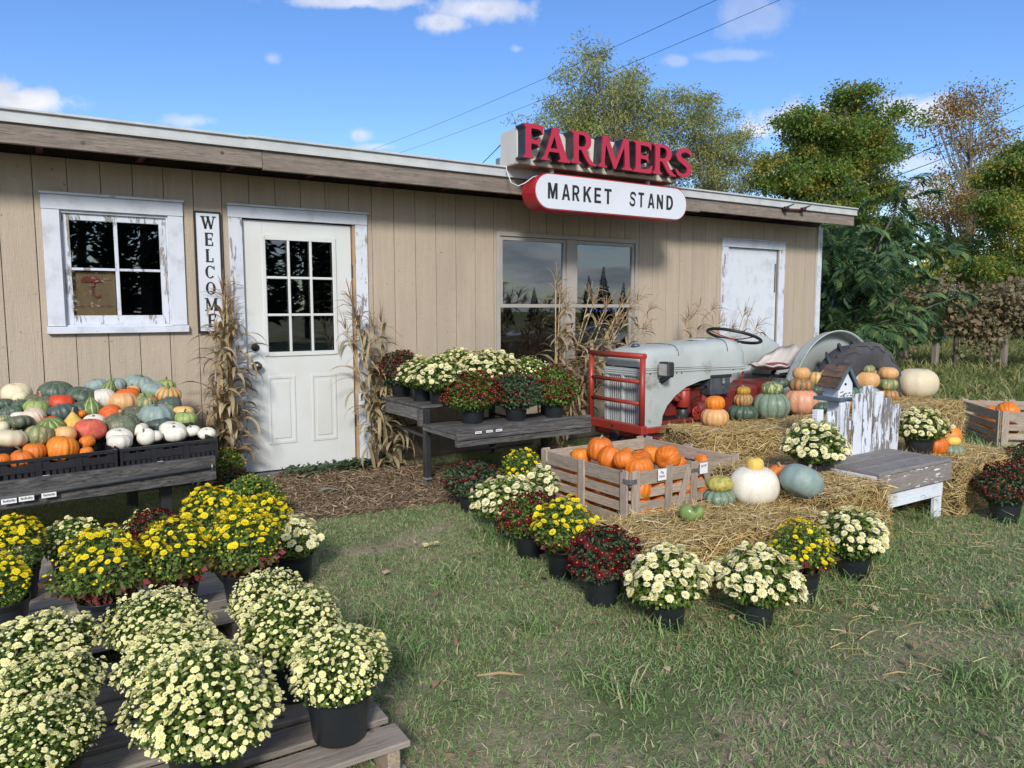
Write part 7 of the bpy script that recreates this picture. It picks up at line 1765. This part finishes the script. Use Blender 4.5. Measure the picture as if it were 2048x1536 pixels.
# tree of heaven: compound fronds near the building corner, each frond a part
def heaven():
    B = np.array([10.4, .6, 0.]); th = thing('walnut_tree', 'dark tree with long drooping compound leaves beside the building corner', 'tree', B)
    mb = MB(); tops_ = [W(1830, 350, 1.2), W(1700, 430, 1.0), W(1780, 430, 1.6), W(1660, 520, .8), W(1900, 480, 1.2), W(1720, 560, .5), W(1840, 560, .6), W(1930, 590, 1.4), W(1640, 620, .8), W(1690, 660, .2), W(1780, 640, .1), W(1760, 520, .0), W(1650, 460, 1.4), W(1870, 430, 1.6)]
    pts0 = [B, B+[.1, 0, .8], B+[.25, .05, 1.6], B+[.5, .1, 2.3]]; mb.tube(pts0, [.06, .05, .04, .03], 8); mb.build('trunk', M_bark, th); branches = []
    for tp in tops_:
        s0 = pts0[1] if tp[2] < 2 else pts0[2]; md_ = (s0+tp)/2+np.array([0, 0, .15]); pp = [(1-q)**2*s0+2*q*(1-q)*md_+q*q*tp for q in np.linspace(0, 1, 7)]
        mb = MB(); mb.tube(pp, list(np.linspace(.022, .007, 7)), 6, cap=False); mb.build('branch', M_bark, th); branches.append(pp)
    fm = []
    for k in range(4):     # frond meshes: arching rachis with paired leaflets
        V = []; F = []; mi = []; L = 1.0; n = 13+k; rr = np.random.default_rng(k)
        rach = [np.array([q*math.cos(.2-1.1*q*q), 0, .18*q-.52*q*q]) for q in np.linspace(0, 1, n)]
        for i in range(1, n):
            dd = unit(rach[i]-rach[i-1])
            for s_ in (-1, 1):
                if i == n-1 and s_ > 0: continue
                lf = (.17+.07*math.sin(PI*i/n))*rr.uniform(.85, 1.15); d_ = unit(dd*.55+np.array([0, s_*1.0, -.28])+rr.normal(0, .08, 3)); nn = unit(np.array([0, 0, 1.])+rr.normal(0, .15, 3)); sd_ = unit(np.cross(d_, nn)); b = len(V); w_ = lf*.165
                p = rach[i]; V += [p, p+d_*lf*.28+sd_*w_, p+d_*lf*.65+sd_*w_*.8-nn*lf*.06, p+d_*lf-nn*lf*.16, p+d_*lf*.65-sd_*w_*.8-nn*lf*.06, p+d_*lf*.28-sd_*w_, p+d_*lf*.5-nn*lf*.07]
                F += [(b, b+1, b+6, b+5), (b+1, b+2, b+3, b+6), (b+6, b+3, b+4, b+5)]
        me = mesh_np('frond', V, np.array(F), M_dkleaf, smooth=False); fm.append(me)
    for i in range(290):
        pp = branches[i % len(branches)]; q = rng.uniform(.25, 1); j = min(5, int(q*6)); p = pp[j]+(pp[j+1]-pp[j])*(q*6-j)+rng.normal(0, .10, 3)
        o_ = link('frond', fm[i % 4], th, tuple(p-B)); s_ = rng.uniform(.42, .78); o_.scale = (s_,)*3; o_.rotation_euler = (rng.normal(0, .25), rng.normal(.1, .4), rng.uniform(0, 2*PI))
heaven()
def shrub(name, label, cat, Y, lobes, lm, lm2=None, leaf=.09, ncl=120, per=60, clr=.25, base=1700, **k): return tree(Y, lobes, label, cat, lm, base, leaf=leaf, ncl=ncl, per=per, clr=clr, trunk_r=.05, nbr=25, name=name, leafm2=lm2, **k)
shrub('shrub', 'dense dark shrub filling the space right beside the building corner', 'shrub', 2.2, [(1665, 600, 35, 60), (1660, 520, 30, 60), (1700, 640, 50, 60), (1750, 660, 40, 40), (1690, 690, 60, 30), (1720, 590, 50, 50), (1640, 680, 20, 50)], M_dkleaf, M_maple, leaf=.10, ncl=260, per=70, clr=.26, base=1690)
shrub('shrub', 'shrub behind the tyre with drooping yellow-green leaves', 'shrub', 4.5, [(1700, 560, 70, 60), (1780, 600, 60, 50), (1840, 620, 50, 40), (1660, 570, 40, 60)], M_maple, M_mapley, leaf=.16, ncl=200, per=60, clr=.35, base=1760)
# grapevine row
vn = [W(1700, 700, 4.1), W(1812, 700, 3.2), W(1915, 700, 2.5), W(1985, 700, 2.3), W(2060, 700, 1.6)]
row0 = np.array([15.9, 4.4, 0]); row1 = np.array([19.6, .2, 0])
gv = thing('grapevine_row', 'browning grapevines trained along a wire trellis at the right', 'grapevines', (17.5, 2.5, 0))
def vine():
    n = 420; u = rng.uniform(-.12, 1.1, n); C_ = row0[None]+(row1-row0)[None]*u[:, None]+np.c_[rng.normal(0, .22, n), rng.normal(0, .22, n), rng.uniform(.95, 1.75, n)]
    C_[:, 2] += .12*np.sin(u*22); lo = rng.random(n) < .25; C_[lo, 2] -= rng.uniform(0, .45, lo.sum())
    per = 34; idx = np.repeat(np.arange(n), per); m_ = n*per; off = rng.normal(0, .13, (m_, 3)); P = C_[idx]+off
    V, F = diamonds(P, off+rng.normal(0, .1, (m_, 3))+np.array([0, 0, -.1]), rng.normal(0, .6, (m_, 3))+np.array([0, -.3, .7]), rng.uniform(.07, .14, m_), rng.uniform(.06, .12, m_))
    link('foliage', mesh_np('foliage', V-np.array([17.5, 2.5, 0]), F, M_vine), gv, kind='stuff')
    for px, lean in ((1725, .1), (1815, -.1), (1912, .15), (1985, -.15), (2062, .1)):
        t_ = np.linspace(0, 1, 40); best = min(t_, key=lambda q: abs(PX(row0+(row1-row0)*q)[0]-px)); b = row0+(row1-row0)*best; mb = MB()
        mb.tube([b, b+[lean*.5, .05, .45], b+[-lean*.4, 0, .85], b+[lean, .05, 1.25]], [.07, .055, .05, .035], 8)
        for s_ in (-1, 1):
            d_ = unit(row1-row0)*s_; mb.tube([b+[-lean*.4, 0, .85], b+d_*.35+[0, 0, 1.05], b+d_*.95+[0, 0, 1.15+.1*s_]], [.035, .028, .015], 6)
        mb.build('vine_trunk', M_bark, gv)
vine()
for px, top in ((2002, 628), (1868, 560), (1808, 640)):
    t_ = np.linspace(-.05, 1.05, 60); best = min(t_, key=lambda q: abs(PX(row0+(row1-row0)*q)[0]-px)); b = row0+(row1-row0)*best; zt = max(1.2, W(px, top, b[1])[2])
    tag(MB().box((b[0]-.06, b[1]-.06, 0), (b[0]+.06, b[1]+.06, zt), bev=.01).build('trellis_post', M_barkpale, None), {2002: 'weathered trellis post at the right among the grapevines', 1868: 'tall pale post rising out of the leaves above the grapevines', 1808: 'leaning trellis post nearest the tractor tyre'}[px], 'post', 'trellis posts')
wr_ = MB()
for z in (1.0, 1.4): wr_.tube([row0+[0, 0, z], row1+[0, 0, z]], .004, 4)
wr_.build('trellis_wires', M_steel, gv)
for i, (px, lab) in enumerate(((1655, 'low hedge in the distance behind the grapevines, left part'), (1860, 'sunlit hedge in the distance beyond the grapevines'), (2040, 'bright distant hedge at the right edge of the meadow'))):
    shrub('hedge', lab, 'hedge', 24, [(px+dx, 628, 60, 26) for dx in (-90, 0, 90)], M_mapley if i else M_maple, M_maple, leaf=.3, ncl=170, per=40, clr=.6, base=px)
# conifers and bushes across the yard behind the camera: they are mirrored in the windows
def conifer(x, y, h, label):
    B = np.array([x, y, 0.]); th = thing('spruce_tree', label, 'tree', B, 0, 'spruces across the yard'); MB().tube([B, B+[0, 0, h]], [h*.022, .01], 8).build('trunk', M_bark, th)
    n = int(2600); z = rng.uniform(.06, 1, n)**.8; tier = (z*h*2.2) % 1; r = h*.19*(1-z)*(.55+.45*tier)*rng.uniform(.2, 1, n)**.5+.02; a = rng.uniform(0, 2*PI, n)
    P = np.c_[r*np.cos(a), r*np.sin(a), z*h]; D = np.c_[np.cos(a), np.sin(a), rng.uniform(-.5, .15, n)]; V, F = diamonds(P, D, np.array([0, 0, 1.])+rng.normal(0, .4, (n, 3)), h*rng.uniform(.05, .10, n)*(1.1-z), h*rng.uniform(.02, .04, n)*(1.15-z)); link('crown', mesh_np('crown', V, F, M_spruce), th, kind='stuff')
for i, (xw, d_, h) in enumerate(((3.95, 40, 4.2), (4.25, 44, 5.0), (4.55, 38, 4.0), (4.95, 40, 6.3), (5.15, 41, 7.6), (5.4, 43, 5.8), (5.6, 40, 4.6), (5.9, 42, 6.5), (2.0, 30, 9.5), (1.55, 26, 9), (2.3, 28, 9.8), (.4, 24, 10), (.8, 22, 9.5), (1.1, 25, 10.5))):
    conifer(xw*(d_+6.14)/6.14, -d_, h*(.62 if i < 8 else 1), ['lowest', 'second', 'third', 'tall pointed', 'tallest pointed', 'sixth', 'short', 'far right', 'big near', 'big left', 'big middle', 'dark left', 'dark second', 'dark third'][i]+' dark spruce across the yard mirrored in the window panes')
print('objects', len(bpy.data.objects), 'faces', sum(len(me.polygons)*max(1, 1) for me in bpy.data.meshes))
